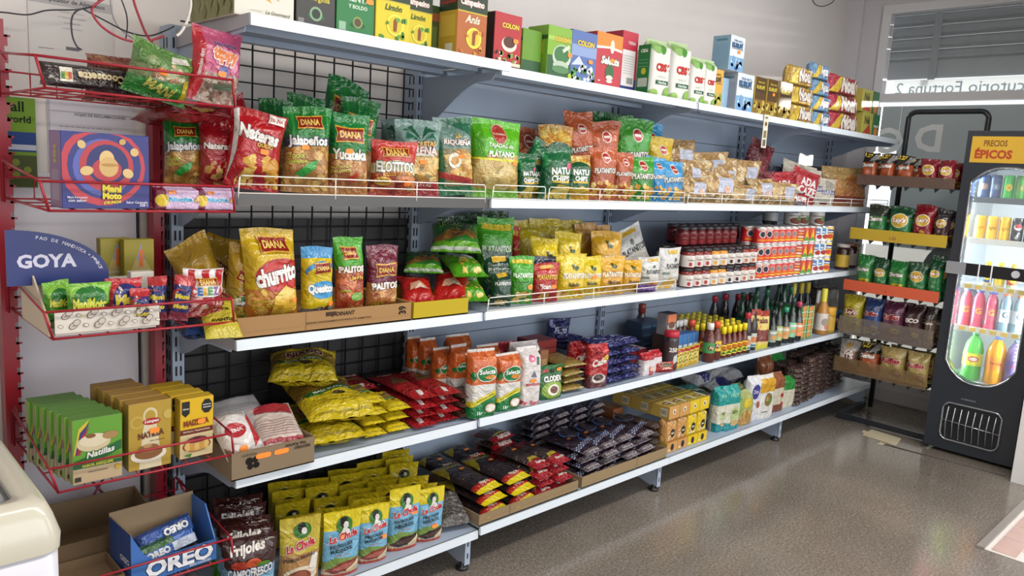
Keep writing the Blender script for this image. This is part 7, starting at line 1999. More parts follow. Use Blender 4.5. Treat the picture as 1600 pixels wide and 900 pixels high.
sd('sauce_pouch', 1183, 1199, 487, 0.03, 'red and gold sauce pouch standing at the front, right of two', 'sauce_pouch', 'pouch', kind='pouch', t=0.045)
GB = [(0.027, 0), (0.031, 0.005), (0.031, 0.15), (0.024, 0.19), (0.013, 0.225), (0.0125, 0.285), (0.0145, 0.287), (0.0145, 0.298)]
gm = mat('green_bottle_glass', '#1d4a36', rough=0.06, spec=0.8)
gm2 = mat('dark_bottle_glass', '#1b2420', rough=0.06, spec=0.8)
gl = []
for i, (u, y, h) in enumerate(((1160, 0.30, .9), (1172, 0.26, .92), (1182, 0.36, 1.06), (1180, 0.20, .95), (1198, 0.33, 1.06), (1197, 0.20, 1.0), (1216, 0.33, 1.12), (1224, 0.28, 1.05), (1226, 0.37, 1.12), (1206, 0.13, .82), (1213, 0.10, .82), (1234, 0.20, 1.0))):
    x = px(u, y, ZD + 0.2)
    o = drink('oil_bottle', [(r, z * h) for r, z in GB], 'g', (x, y, ZD + 0.001), 'tall green glass bottle at the back, number', 'bottle', 'tall green glass bottles', cap=([(0.0155, 0.268 * h), (0.0155, 0.30 * h), (0.013, 0.303 * h)], ('#24503c', '#1f2a26', '#2f6a4a')[i % 3]), lab=(0.0314, 0.03 * h, 0.13 * h, ('#2f6a4c', '#24483a')[i % 2]), m=gm, n=14)
    o['label'] = 'tall green glass bottle standing in the back rows beside the sauce pouches'
for i, (u, y, lc, cc, h, lb) in enumerate(((1203, 0.04, '#8a9a8a', '#1f2a26', .72, 'dark bottle with grey-green label right of the sauce pouch'), (1212, 0.035, '#a8b87a', '#1c2220', .86, 'dark bottle with pale green label at the front'), (1223, 0.05, '#cfa06a', '#3f9a7a', .72, 'small bottle with green cap and orange label'), (1233, 0.035, '#7fc0a0', '#2f3a3a', .90, 'dark balsamic-style bottle with mint label at the front'), (1243, 0.04, '#e08a5a', '#c23a5a', .80, 'slim bottle with pink cap and orange label'))):
    x = px(u, y, ZD)
    drink('oil_bottle', [(r * 0.95, z * h) for r, z in GB], 'd', (x, y, ZD + 0.001), lb.replace('balsamic-style ', ''), 'bottle', None, cap=([(0.0155, 0.262 * h), (0.0155, 0.30 * h), (0.013, 0.303 * h)], cc), lab=(0.0300, 0.04 * h, 0.14 * h, lc, [E(0.5, 0.4, 0.3, 0.2, '#e0a060'), R(0.1, 0.7, 0.9, 0.85, '#e6ece2')], fang), m=gm2, n=14)
for i, (a, b_) in enumerate(((1247, 1257), (1257, 1267))):
    carton('soup_box', {'all': '#3f8a4a', 'left': '#347a3f', 'top': '#4a5560'}, {'front': [E(0.5, 0.12 + 0.2 * k, 0.3, 0.22, '#e0985a') for k in range(5)] + [R(0.1, 0.2 + 0.2 * k, 0.9, 0.23 + 0.2 * k, '#c9e0c4') for k in range(4)] + [R(0.85, 0, 1, 1, '#c9dc8a')]}, a, b_, 478, 0.03, ZD, 0.14, 'green carton with orange discs, %s of the pair' % ('left', 'right')[i])
for i, (u, y) in enumerate(((1240, 0.23), (1252, 0.22), (1262, 0.21))):
    x = px(u, y, ZD + 0.25)
    drink('wine_bottle', [(r, z) for r, z in GB], 'w', (x, y, ZD + 0.001), 'dark bottle with gold neck behind the green cartons, %s' % ('left', 'middle', 'right')[i], 'bottle', 'gold-necked dark bottles', cap=([(0.0150, 0.24), (0.0160, 0.242), (0.0160, 0.31), (0.013, 0.313)], '#c9b23a'), lab=(0.0314, 0.03, 0.13, '#3a3034'), m=gm2, n=14)
drink('wine_bottle', [(r, z * 0.92) for r, z in GB], 'w', (px(1273, 0.09, ZD), 0.09, ZD + 0.001), 'clear bottle with white neck right of the green cartons', 'bottle', None, cap=([(0.0150, 0.18), (0.0160, 0.2), (0.0160, 0.28), (0.013, 0.283)], '#cfd2d4'), lab=(0.0314, 0.03, 0.13, '#c99a8a', [E(0.5, 0.6, 0.2, 0.2, '#e0703a')], fang), m=mat('rose_glass', '#8a6a5a', rough=0.08), n=14)
drink('wine_bottle', [(r * 1.3, z * 0.98) for r, z in GB], 'w', (px(1281, 0.05, ZD), 0.05, ZD + 0.001), 'amber bottle with yellow foil neck and white floral label', 'bottle', None, cap=([(0.0200, 0.20), (0.0190, 0.22), (0.0190, 0.298), (0.016, 0.30)], '#cfc23a'), lab=(0.0412, 0.03, 0.14, '#d0c6be', [E(0.5, 0.5, 0.3, 0.3, '#a89a92'), E(0.7, 0.2, 0.25, 0.2, '#d98a72')], fang), m=mat('amber_glass', '#b07a3a', rough=0.08), n=14)
drink('honey_jar', [(0.04, 0), (0.043, 0.005), (0.043, 0.11), (0.036, 0.12)], '#a8862c', (px(1292, 0.05, ZD), 0.05, ZD + 0.001), 'golden jar with amber lid near the shelf end', 'jar', None, cap=([(0.041, 0.118), (0.042, 0.12), (0.042, 0.168), (0.04, 0.17)], '#cf9a2a'), lab=(0.0434, 0.02, 0.10, '#bf9a3a'), n=16)
D['bluepouch'] = ([(0, '#3a7ab0')], [PL([(0.3, 0.0), (0.5, 0.7), (0.9, 0.9), (0.9, 0)], '#2a3a5a'), R(0.55, 0.1, 0.75, 0.6, '#d9a07a')])
sd('bluepouch', 1299, 1312, 486, 0.05, 'blue pouch at the right end of shelf four by the rack', 'coffee_pouch', 'pouch', t=0.05, kind='pouch')
D['brownbig'] = ([(0, '#4a3c3a')], [CH(0.1, 0.1, 0.9, 0.9, 6, 0.2, ['#544644', '#403432'], 7)])
sd('brownbig', 1274, 1306, 447, 0.28, 'large dark brown sack at the back of the last bay', 'food_bag', 'sack', t=0.12, kind='block', wr=0.8)

# ------------------------------------------------------------------ bottom shelf E
ZE1, ZE = Z1['E'], ZB['E']


def se(design, uL, uR, vT, y, label, name='pouch', cat='pouch', z=None, **k):
    zz = z if z is not None else (ZE1 if uR < 745 else ZE)
    return bag(name, design, uL, uR, vT, y, zz, label, cat, **k)


# bean pouches: five named ones in front, rows of the same pouch behind
for i, (d_, uL, uR, vT, y, lb, k) in enumerate((('chula_gold', 440, 500, 808, 0.02, 'gold ground bean pouch with white-edged red lettering at the front', {}), ('chula_rojo', 508, 562, 798, 0.0, 'red bean pouch at the front, left of two', dict(st=(0.5, 0.62))),
                                                ('chula_rojo', 564, 607, 790, 0.01, 'red bean pouch at the front, right of two, narrower', dict(st=(0.8, 0.45))), ('chula_negro', 610, 654, 762, 0.02, 'black bean pouch at the front, taller of two', dict(st=(0.8, 0.6))), ('chula_negro', 655, 692, 763, 0.015, 'black bean pouch at the right end of the pouch rows', dict(st=(0.6, 0.32))))):
    kw = dict(kind='pouch', t=0.055, wr=0.8, rz=-0.22, seed=500 + i, rx=0.10)
    kw.update(k)
    se(d_, uL, uR, vT, y, lb, **kw)
me, sh = bag_mesh('pouch', 0.118, 0.165, 0.04, D['chula_back'][0], D['chula_back'][1], 77, 'pouch', 1.0)
me2, sh2 = bag_mesh('pouch', 0.118, 0.165, 0.04, D['chula_back'][0], D['chula_back'][1], 78, 'pouch', 1.4)
rr = random.Random(9)
colx = [-0.70, -0.575, -0.45, -0.33, -0.215]
for c, x in enumerate(colx):
    for r in range(7):
        y = 0.075 + 0.05 * r
        lift = 0.007 * r + rr.choice((0.0, 0.0, 0.012, 0.025))
        link('pouch', me if (c + r) % 2 else me2, (x + 0.02 + rr.uniform(-0.008, 0.008) + 0.012 * r, y, ZE1 + 0.001 + lift), (0.16 + rr.uniform(-0.03, 0.05), rr.uniform(-0.05, 0.05), -0.22 + rr.uniform(-0.08, 0.08)),
             'olive yellow pouch top in the packed rows, column %s, behind the front pouches' % ('one at left', 'two', 'three', 'four', 'five at right')[c], 'pouch', 'yellow pouches column %d' % (c + 1))
# brown refried bean bags, leaning back in a row
for i in range(5):
    se('campo', 352 - 3 * i, 432 - 7 * i, 0, 0.01 + 0.062 * i, ('brown refried bean bag with red and white lettering at the front left', 'brown refried bean bag just behind the front one', 'brown refried bean bag third from the front', 'brown refried bean bag fourth from the front', 'brown refried bean bag at the very back, in shadow')[i], 'bean_bag', 'bean bag', t=0.06, kind='pillow', rx=0.22, hgt=0.25 + 0.006 * i, w=0.165, wr=1.0, seed=520 + i, st=(0.62, 0.44) if i == 0 else None, z=ZE1)
lying('bean_packet', 'chia', px(712, 0.02, ZE1), 0.012, ZE1 + 0.004, 0.125, 0.17, 0.06, 'clear bag of dark seeds lying at the end of the far left bay', 'seed bag', rz=-0.25, tilt=0.38, seed=531, wr=1.6, m=FOIL)

# kraft trays with bean bags
open_tray('kraft_tray', 0.0, 0.575, -0.028, 0.40, ZE, 0.045, '#97805f', 'low kraft tray under the yellow and red bean bags', [R(0, 0.45, 1, 0.47, '#7c684c'), R(0.28, 0, 0.29, 1, '#7c684c')], m=KRAFTG)
open_tray('kraft_tray', 0.60, 1.235, -0.028, 0.40, ZE, 0.052, '#9a8462', 'low kraft tray under the dark chocolate bars', [R(0, 0.3, 1, 0.32, '#7c684c'), R(0.62, 0, 0.625, 1, '#6a583e')], m=KRAFTG)
for col, (x0, rz) in enumerate(((0.112, 0.13), (0.274, 0.13))):
    for k in range(3 - 0):
        lying('bean_bag', 'blackbean_y', x0 + 0.006 * (k % 2) - 0.006 * k, -0.022 + 0.02 * k, ZE + 0.006 + 0.043 * k, 0.145, 0.27, 0.041, 'yellow-ended black bean bag, %s of the %s stack' % (('bottom', 'middle', 'top')[k], ('left', 'right')[col]), 'bean bag', None, rz=rz, tilt=0.05, seed=540 + 5 * col + k, wr=0.9, st=(0.62, 0.66) if k == 2 else None)
for i, (x, y, z, rz) in enumerate(((0.105, 0.275, 0.075, 0.10), (0.255, 0.275, 0.085, 0.10))):
    lying('bean_bag', 'blackbean_y', x, y, ZE + z, 0.14, 0.15, 0.05, 'dark bean bag in the shadow behind the yellow-ended stacks, %s' % ('left', 'right', 'lower')[i], 'bean bag', rz=rz, tilt=0.1, seed=556 + i, wr=1.2, st=(0.5, 0.5) if i < 2 else None)
for col, (x0, rz) in enumerate(((0.412, 0.10), (0.520, 0.10))):
    for k in range(4):
        lying('bean_bag', 'blackbean_r', x0 + 0.008 * (k % 2), -0.02 + 0.012 * ((k + col) % 2) + 0.012 * k, ZE + 0.006 + 0.035 * k, 0.102, 0.28, 0.033, 'red-ended bean bag, %s of the %s red stack' % (('bottom', 'second', 'third', 'top')[k], ('left', 'right')[col]), 'bean bag', None, rz=rz, tilt=0.03, seed=560 + 5 * col + k, wr=1.1, m=FOIL, st=(0.55, 0.66) if k == 3 else None)
for k in range(5):
    lying('bean_bag', 'blackbean_r', 0.42 + 0.01 * (k % 2), 0.285, ZE + 0.006 + 0.038 * k, 0.15, 0.14, 0.035, 'red-ended bean bag at the back under the shelf, %s of five' % ('bottom', 'second', 'middle', 'fourth', 'top')[k], 'bean bag', 'rear red-ended bean bags', rz=0.12, seed=575 + k, wr=1.1)
# dark chocolate bars in purple-brown foil
for col in range(4):
    x0 = 0.718 + 0.136 * col
    for k in range(4):
        lying('chocolate_pack', 'darkbar', x0 + 0.01 * (k % 2), -0.02 + 0.012 * ((k + col) % 3) + 0.010 * k, ZE + 0.006 + 0.036 * k, 0.130, 0.28, 0.031, 'dark chocolate pack with blue chequered border, %s of stack %s from the left' % (('bottom', 'second', 'third', 'top')[k], ('first', 'second', 'third', 'fourth')[col]), 'chocolate pack', None, rz=0.10, tilt=0.02, seed=580 + 5 * col + k, wr=1.9, m=FOIL, st=(0.5, 0.55) if k == 3 and col < 3 else None)
    for k in range(6):
        lying('chocolate_pack', 'darkbar', x0 - 0.03, 0.298, ZE + 0.006 + 0.036 * k, 0.130, 0.135, 0.031, 'dark chocolate pack in the back row, stack %s from the left' % ('first', 'second', 'third', 'fourth')[col], 'chocolate pack', 'rear chocolate packs stack %d' % (col + 1), rz=0.12, seed=600 + 7 * col + k, wr=1.7, m=FOIL)
D['lentil_dark'] = ([(0, '#4a3a34')], [CH(0.05, 0.05, 0.95, 0.95, 50, 0.06, ['#6a5444', '#3a2c26', '#7c6450'], 91)])
for k in range(4):
    lying('bean_bag', 'lentil_dark', 1.238, 0.03, ZE + 0.003 + 0.04 * k, 0.072, 0.24, 0.036, 'dark lentil packet beside the maize flour, %s of four' % ('bottom', 'second', 'third', 'top')[k], 'bean bag', 'dark lentil packets', rz=0.0, seed=620 + k, wr=1.3, m=FOIL)
# precooked maize flour cartons: orange and yellow, three layers
PW = 0.092
for i in range(4):
    x = 1.325 + PW * i
    col = 'o' if i < 2 else 'y'
    nm = ('orange', 'orange', 'yellow', 'yellow')[i]
    pos = ('leftmost', 'second', 'third', 'fourth')[i]
    c0, c1, c2 = ('#cf9a5a', '#c18a4a', '#b89a4a') if col == 'o' else ('#e3c224', '#c9a91e', '#b8a23a')
    link('maize_flour_pack', box_mesh('maize_flour_pack', PW - 0.002, 0.22, 0.052, {'all': c0, 'left': c2, 'top': c1}, {'front': [E(0.5, 0.5, 0.16, 0.2, '#2a2220'), R(0.1, 0.2, 0.3, 0.35, '#efe2bf')], 'left': [R(0.1, 0.2, 0.35, 0.8, '#d9cfae')]}), (x, 0.0, ZE + 0.001), (0, 0, 0), '%s maize flour pack lying at the bottom, %s' % (nm, pos), 'flour')
    bands, ops = D['pan_' + col]
    me, sh = bag_mesh('maize_flour_pack', PW - 0.002, 0.118, 0.075, bands, ops, 640 + i, 'block', 0.3)
    link('maize_flour_pack', me, (x, 0.045, ZE + 0.055), (0, 0, 0), '%s maize flour pack standing upright in the middle layer, %s' % (nm, pos), 'flour')
    for j in range(3):
        bm_ = box_mesh('maize_flour_pack', PW - 0.002, 0.118, 0.066, {'all': c0, 'left': c2, 'top': c2}, {'front': [E(0.5, 0.55, 0.16, 0.16, '#f0e3b8'), E(0.5, 0.52, 0.06, 0.09, '#33201a')], 'top': [E(0.5, 0.45, 0.34, 0.16, '#2a2220'), T('PAN', 0.5, 0.45, 0.4, '#e6dcc2', bold=0.04), PL([(0.7, 0.1), (0.95, 0.2), (0.95, 0.9), (0.8, 0.7)], '#d9cfae')],
               'left': [R(0.55, 0.2, 0.9, 0.8, '#d9d2ba')] + [R(0.58 + 0.05 * q, 0.3, 0.60 + 0.05 * q, 0.7, '#3a342a') for q in range(6)]})
        link('maize_flour_pack', bm_, (x, 0.005 + 0.122 * j, ZE + 0.175), (0, 0, 0), '%s maize flour pack lying on top, %s column, %s' % (nm, pos, ('front', 'middle', 'back')[j]), 'flour')
for i in range(2):
    for k in range(3):
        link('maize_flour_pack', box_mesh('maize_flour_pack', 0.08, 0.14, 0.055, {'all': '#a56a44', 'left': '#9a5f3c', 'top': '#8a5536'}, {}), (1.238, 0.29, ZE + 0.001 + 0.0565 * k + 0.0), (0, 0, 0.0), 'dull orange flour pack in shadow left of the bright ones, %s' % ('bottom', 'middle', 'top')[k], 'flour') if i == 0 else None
# teal packs and what follows to the right
for i, (d_, uL, uR, vT, y, lb, k) in enumerate((('teal', 1118, 1131, 606, 0.03, 'teal and white corn snack pack, left of two at the front', {}), ('teal', 1131, 1152, 603, 0.01, 'teal and white corn snack pack, right of two at the front', {}),
                                                ('clear_snack', 1152, 1173, 612, 0.01, 'clear green-tinted snack bag next to the teal packs', {}), ('clear_snack', 1148, 1158, 600, 0.12, 'clear green-tinted snack bag behind', dict(w=0.1)),
                                                ('white_blue', 1168, 1183, 588, 0.02, 'white paper flour bag with blue oval', {}), ('white_gold', 1184, 1205, 586, 0.0, 'white flour bag with golden top and cookies picture', {}),
                                                ('brown_top', 1206, 1221, 583, 0.025, 'cream bag with brown top and red dots, left of the green-topped one', {}), ('green_top', 1222, 1238, 588, 0.03, 'cream bag with green top beside the brown packs', {}),
                                                ('brown_top', 1186, 1204, 562, 0.18, 'cream bag with brown top standing behind the golden one', dict(hgt=0.29)), ('green_top', 1206, 1222, 560, 0.20, 'cream bag with green top standing behind', dict(hgt=0.28)))):
    kw = dict(kind='block', t=0.075, wr=0.8, seed=660 + i, rz=-0.12)
    kw.update(k)
    se(d_, uL, uR, vT, y, lb, 'food_bag', 'food bag', **kw)
D['teal_lying'] = ([(0, '#5f8a6a'), (0.5, '#1f9a96')], [R(0.1, 0.3, 0.9, 0.4, '#c9d8c4')])
D['white_lying'] = ([(0, '#c2c3c8')], [E(0.5, 0.4, 0.3, 0.3, '#33347a')])
D['greyw_lying'] = ([(0, '#bfbfc2')], [R(0.2, 0.4, 0.6, 0.43, '#9a9aa2')])
for i, (d_, u, y, z, lb) in enumerate((('teal_lying', 1092, 0.16, 0.17, 'teal packet lying behind the flour packs'), ('greyw_lying', 1108, 0.14, 0.14, 'grey-white clear bag lying behind the teal packs'), ('white_lying', 1106, 0.25, 0.22, 'white bag with navy mark lying at the back'), ('greyw_lying', 1130, 0.28, 0.22, 'white crumpled bag lying at the back, left'),
                                       ('greyw_lying', 1148, 0.24, 0.20, 'white crumpled bag lying at the back, right'), ('white_lying', 1150, 0.13, 0.16, 'white and navy bag lying just behind the front bags'))):
    lying('food_bag', d_, px(u, y, ZE + z), y, ZE + z - 0.06, 0.24, 0.17, 0.09, lb, 'food bag', rz=0.1 * (i % 3 - 1), tilt=0.2, seed=680 + i, wr=1.5, m=FOIL)
for i in range(4):
    for k in range(2):
        carton('flour_box', {'all': '#b5a24a', 'left': '#a8964a', 'top': '#bfae6a'}, {}, 1060 + 22 * i, 1078 + 22 * i, 0, 0.31, ZE + 0.001 + 0.07 * k, 0.12, 'plain ochre flour box under the bags at the back, %s' % ('leftmost', 'second', 'third', 'rightmost')[i], 'box', 'plain ochre boxes at the back', hgt=0.068)
# stacks of dark brown wrapped bars
for c, (u, n, y0) in enumerate(((1245, 8, 0.01), (1256, 8, 0.02), (1268, 9, 0.03), (1283, 9, 0.05), (1298, 9, 0.07), (1311, 9, 0.10))):
    x = px(u, y0, ZE)
    wv = px(u + 6.5, y0, ZE) - px(u - 6.5, y0, ZE)
    hh = 0.030
    bands, ops = D['choco']
    mm, sh = bag_mesh('brown_bar', wv, 0.19, 0.040, bands, ops, 700 + c, 'flat', 1.6, FOIL)
    mb_, s2 = bag_mesh('brown_bar', wv, hh * 1.02, 0.10, bands, ops, 720 + c, 'block', 1.2, FOIL)
    hfix = 0.0305
    for k in range(n):
        link('brown_bar', mb_, (x + 0.004 * ((k + c) % 2), y0 + 0.05 + 0.004 * (k % 3), ZE + 0.001 + hfix * k), (0, 0, 0.03 * ((k + c) % 3 - 1)), 'dark brown wrapped bar in stack %s of the brown stacks' % ('one, leftmost', 'two', 'three', 'four', 'five', 'six, rightmost')[c], 'wrapped bar', 'brown bars stack %d' % (c + 1))
    for k in range(n):
        link('brown_bar', mb_, (x + 0.05, y0 + 0.17, ZE + 0.001 + hfix * k), (0, 0, 0.02), 'dark brown wrapped bar in the second row behind stack %s' % ('one', 'two', 'three', 'four', 'five', 'six')[c], 'wrapped bar', 'rear brown bars stack %d' % (c + 1))

# ------------------------------------------------------------------ floor things
t = empty('flattened_cardboard', (*at(1377, 684, z=0)[:2], 0.0008), 'flattened pale cardboard strips on the floor before the crisp rack', 'cardboard')
CB = mat('pale_board', '#b9ae92', rough=0.7)
p = [at(u, v, z=0) for u, v in ((1347, 680), (1362, 672), (1408, 686), (1400, 697))]
q = [(a[0] - t.location.x, a[1] - t.location.y) for a in p]
MB().prism(q, 'z', 0.0, 0.004).build('board', CB, t)
p = [at(u, v, z=0) for u, v in ((1346, 677), (1349, 674), (1392, 689), (1389, 692))]
MB().prism([(a[0] - t.location.x, a[1] - t.location.y) for a in p], 'z', 0.004, 0.008).build('torn_flap', CB, t)
p = [at(u, v, z=0) for u, v in ((1370, 694), (1376, 691), (1384, 694), (1378, 696))]
MB().prism([(a[0] - t.location.x, a[1] - t.location.y) for a in p], 'z', 0.0, 0.003).build('torn_flap', CB, t)

# ------------------------------------------------------------------ crisps on the black rack (they face -x)
def crisp(design, yL, yR, zb, h, xoff, label, t=0.09, seed=0, ry=0.0, wr=1.2, st=None, rzz=0.0):
    bands, ops = D[design]
    me, sh = bag_mesh('crisp_bag', abs(yL - yR) * 0.94, h, t, bands, ops, seed, 'pillow', wr)
    o = link('crisp_bag', me, (XR + xoff + t * 0.4, (yL + yR) / 2, zb), (0, 0, 0), label, 'crisp bag')
    o.matrix_world = Matrix.Translation((XR + xoff + t * 0.45, (yL + yR) / 2, zb)) @ Matrix.Rotation(-math.pi / 2 + rzz, 4, 'Z') @ Matrix.Rotation(ry, 4, 'Y')
    return o


def ycol(u, z, x=XR + 0.03):
    """depth-wise position of a photo column on the plane of the rack fronts"""
    a = (u - 800) / FPX
    n = AX[0] - a * AX[2]
    return CAM[1] - (n[0] * (x - CAM[0]) + n[2] * (z - CAM[2])) / n[1]


def zrow(v, y, x=XR + 0.03):
    return pz(v, x, y)


TRAYS = [
    (TZ[0][0], [('doritos_o', 1343, 1370, 238), ('doritos_o', 1371, 1398, 240), ('doritos_o', 1398, 1426, 243), ('lays_red', 1434, 1466, 248), ('lays_red', 1464, 1492, 250)]),
    (TZ[1][0], [('cheetos_g', 1352, 1384, 320), ('lays_green', 1383, 1425, 323), ('lays_red', 1422, 1458, 320), ('lays_black', 1456, 1488, 326)]),
    (TZ[2][0], [('doritos_g', 1334, 1362, 398), ('lays_green', 1361, 1386, 405), ('doritos_g', 1384, 1416, 408), ('lays_green', 1414, 1448, 410), ('lays_green', 1446, 1478, 400)]),
    (TZ[3][0], [('lays_y', 1308, 1346, 446), ('ruffles_b', 1345, 1376, 455), ('ruffles_p', 1373, 1410, 456), ('eco_brown', 1408, 1440, 466), ('doritos_d', 1440, 1470, 470)]),
    (TZ[4][0], [('rocabits', 1306, 1340, 532), ('doritos_o', 1339, 1372, 530), ('ruffles_t', 1370, 1414, 533), ('ruffles_t', 1412, 1452, 541), ('ruffles_t', 1450, 1475, 546)])]
NMS = {'doritos_o': 'orange and black tortilla crisp bag', 'lays_red': 'red crisp bag with round yellow emblem', 'cheetos_g': 'green and dark cheese puff bag', 'lays_green': 'green crisp bag with round yellow emblem', 'lays_black': 'dark crisp bag with yellow emblem',
       'doritos_g': 'green tortilla crisp bag', 'lays_y': 'yellow crisp bag with red emblem', 'ruffles_b': 'blue and red ridged crisp bag', 'ruffles_p': 'purple ridged crisp bag', 'eco_brown': 'dark plum snack bag', 'doritos_d': 'dark brown tortilla bag', 'rocabits': 'grey and brown snack bites bag', 'ruffles_t': 'tan ridged crisp bag'}
ORD = ('first', 'second', 'third', 'fourth', 'fifth', 'sixth')
TN = ('top clear tray', 'yellow tray', 'orange tray', 'fourth tray', 'bottom tray')
for ti, (z, row) in enumerate(TRAYS):
    for i, (d_, uL, uR, vT) in enumerate(row):
        yL, yR = ycol(uL, z + 0.1), ycol(uR, z + 0.1)
        yL, yR = min(yL, 0.0), max(yR, -0.58)
        if yL - yR < 0.05:
            continue
        h = zrow(vT, (yL + yR) / 2) - z - 0.006
        if ti:
            h = min(h, TRAYS[ti - 1][0] - z - 0.042)
        crisp(d_, yL, yR, z + 0.006, h, 0.022, '%s, %s from left on the %s' % (NMS[d_], ORD[i], TN[ti]), seed=800 + 10 * ti + i)
        if ti != 1 or True:
            bd = {'doritos_o': 'doritos_o', 'lays_red': 'lays_red'}.get(d_, d_)
            crisp(bd, yL - 0.01, yR - 0.008, z + 0.006, h * 0.93, 0.15, '%s behind the %s on the %s' % (NMS[d_], ORD[i], TN[ti]), seed=850 + 10 * ti + i)

# ------------------------------------------------------------------ goods on the red wire rack
def rk_bag(design, x, y, z, w, h, t, label, kind='pillow', rx=0.0, ry=0.0, rz=0.0, seed=0, wr=1.2, st=None, name='snack_bag', m=None, cat='snack bag'):
    bands, ops = D[design]
    me, sh = bag_mesh(name, w, h, t, bands, ops, seed, kind, wr, m)
    o = link(name, me, (x, y, z), (rx, ry, rz), label, cat)
    if st:
        sticker(o, sh, *st)
    return o


z0 = BZ[0]
o = lying('candy_bar', 'cocosette', -1.29, 0.13, z0 + 0.006, 0.21, 0.06, 0.022, 'long dark wafer bar with pale upside-down lettering in the top red basket', 'candy bar', rz=0.0, tilt=1.35)
rk_bag('green_chips', -1.150, 0.07, z0 + 0.004, 0.165, 0.135, 0.085, 'small green and clear snack bag lying askew in the top red basket', ry=0.22, rx=0.15, seed=901, wr=1.8, st=(0.45, 0.55), m=FOIL)
rk_bag('brown_snack', -1.15, 0.24, z0 - 0.006, 0.24, 0.12, 0.12, 'brown and green snack bag low at the back of the top basket', seed=902, wr=1.8, m=FOIL)
rk_bag('tippy', -1.000, 0.055, z0 + 0.006, 0.145, 0.20, 0.07, 'pink and red biscuit bag standing in the top red basket', ry=0.10, rz=0.1, seed=903, wr=1.0, st=(0.52, 0.40), name='biscuit_bag', cat='biscuit bag')
lying('biscuit_bag', 'redplain', -1.02, 0.07, z0 - 0.045, 0.19, 0.30, 0.05, 'dark red bag lying under the top red basket shelf', 'snack bag', tilt=-0.02, seed=904, wr=1.6)

z1 = BZ[1] + 0.005
me = box_mesh('snack_box', 0.205, 0.085, 0.185, {'all': '#343a86', 'left': '#8d6a96'}, {'front': [E(0.5, 0.56, 0.62, 0.60, '#31367c'), E(0.46, 0.56, 0.49, 0.47, '#bf3d48'), E(0.48, 0.57, 0.42, 0.40, '#31367c'), E(0.46, 0.55, 0.34, 0.34, '#5a63b0'), E(0.5, 0.57, 0.31, 0.31, '#b83a45'), E(0.51, 0.59, 0.24, 0.24, '#2c2f6a'), E(0.5, 0.52, 0.17, 0.14, '#b83a45'),
     E(0.50, 0.66, 0.085, 0.105, '#e0c083'), E(0.52, 0.56, 0.11, 0.12, '#d4ae6c'), E(0.53, 0.585, 0.10, 0.02, '#b88a4a'), E(0.22, 0.84, 0.045, 0.05, '#d9b878', 0.5), E(0.82, 0.77, 0.05, 0.05, '#d9b878', 0.6), E(0.27, 0.50, 0.075, 0.055, '#dcbd80', 0.2), E(0.74, 0.48, 0.065, 0.055, '#dcbd80', -0.5), E(0.68, 0.90, 0.04, 0.035, '#c9a25c', 0.4),
     T('Mani', 0.55, 0.27, 0.22, '#e8d23a', '#3a2a14', h=0.095, bold=0.06), T('Moto', 0.55, 0.175, 0.22, '#e8d23a', '#3a2a14', h=0.085, bold=0.06), T('¡CRUNCH!', 0.55, 0.085, 0.2, '#d8e23a', bold=0.04, rot=0.08), T('Maní horneado', 0.16, 0.15, 0.22, '#d9d6e6', bold=0.02), T('con sabor', 0.16, 0.11, 0.2, '#d9d6e6', bold=0.02), T('Sabor Caramelo', 0.84, 0.09, 0.26, '#d9d6e6', bold=0.02), T('528 g', 0.92, 0.05, 0.1, '#d9d6e6', bold=0.03)],
     'left': [R(0.2, 0.1, 0.8, 0.5, '#a08aa8'), T('MM', 0.5, 0.7, 0.5, '#b8a85a', rot=1.57, bold=0.05)]})
link('snack_box', me, (-1.280, 0.015, z1), (0, 0, 0.06), 'blue and red swirled peanut snack box in the second red basket', 'box')
for i, (x, lb) in enumerate(((-1.105, 'pink wafer packet in the second basket, left of two'), (-1.005, 'pink wafer packet in the second basket, right of two'))):
    rk_bag('wafer', x, 0.035, z1, 0.125 if i == 0 else 0.115, 0.058, 0.05, lb, 'block', rz=0.0, seed=910 + i, wr=0.5, name='wafer_packet', cat='wafer packet')

z2 = BZ[2] + 0.005
# peanut-print display tray with blue arched header
t = empty('display_tray', (-1.31, 0.010, z2), 'cardboard display tray with peanut print front in the third red basket', 'cardboard tray')
pn = []
for i in range(9):
    for j in range(2):
        x, y = 0.05 + 0.115 * i + (0.05 if j else 0), 0.3 + 0.44 * j
        if (i + j) % 2:
            pn += [E(x, y, 0.045, 0.032, '#4a3a34', 0.6), E(x, y, 0.039, 0.027, '#cfc4b8', 0.6), E(x + 0.03, y + 0.13, 0.038, 0.030, '#4a3a34', 0.6), E(x + 0.03, y + 0.13, 0.033, 0.026, '#cfc4b8', 0.6), R(x - 0.02, y - 0.02, x + 0.02, y, '#8a7a6c')]
        else:
            pn += [E(x, y, 0.026, 0.018, '#4a3a34', -0.3), E(x, y, 0.022, 0.014, '#e2dacf', -0.3)]
f = link('tray_front', box_mesh('tray_front', 0.245, 0.004, 0.058, {'all': '#e2dacf'}, {'front': pn}, PAPER, 0), (0.025, -0.006, 0.006), parent=t)
MB().box(-0.095, 0.0, 0.0, 0.145, 0.20, 0.004).box(0.141, 0, 0, 0.145, 0.2, 0.07).box(-0.095, 0.196, 0, 0.145, 0.2, 0.11).build('tray_base', mat('board_white', '#d5cdc2', rough=0.7), t)
sdp = [(-0.002, 0.0), (0.27, 0.0), (0.27, 0.17), (0.16, 0.14), (-0.002, 0.035)]
sp_ = MB().prism(sdp, 'x', -0.110, -0.106).build('torn_side', mat('board_tan', '#c9b9a2', rough=0.7), t)
sp_['label'] = 'torn cream side flap'
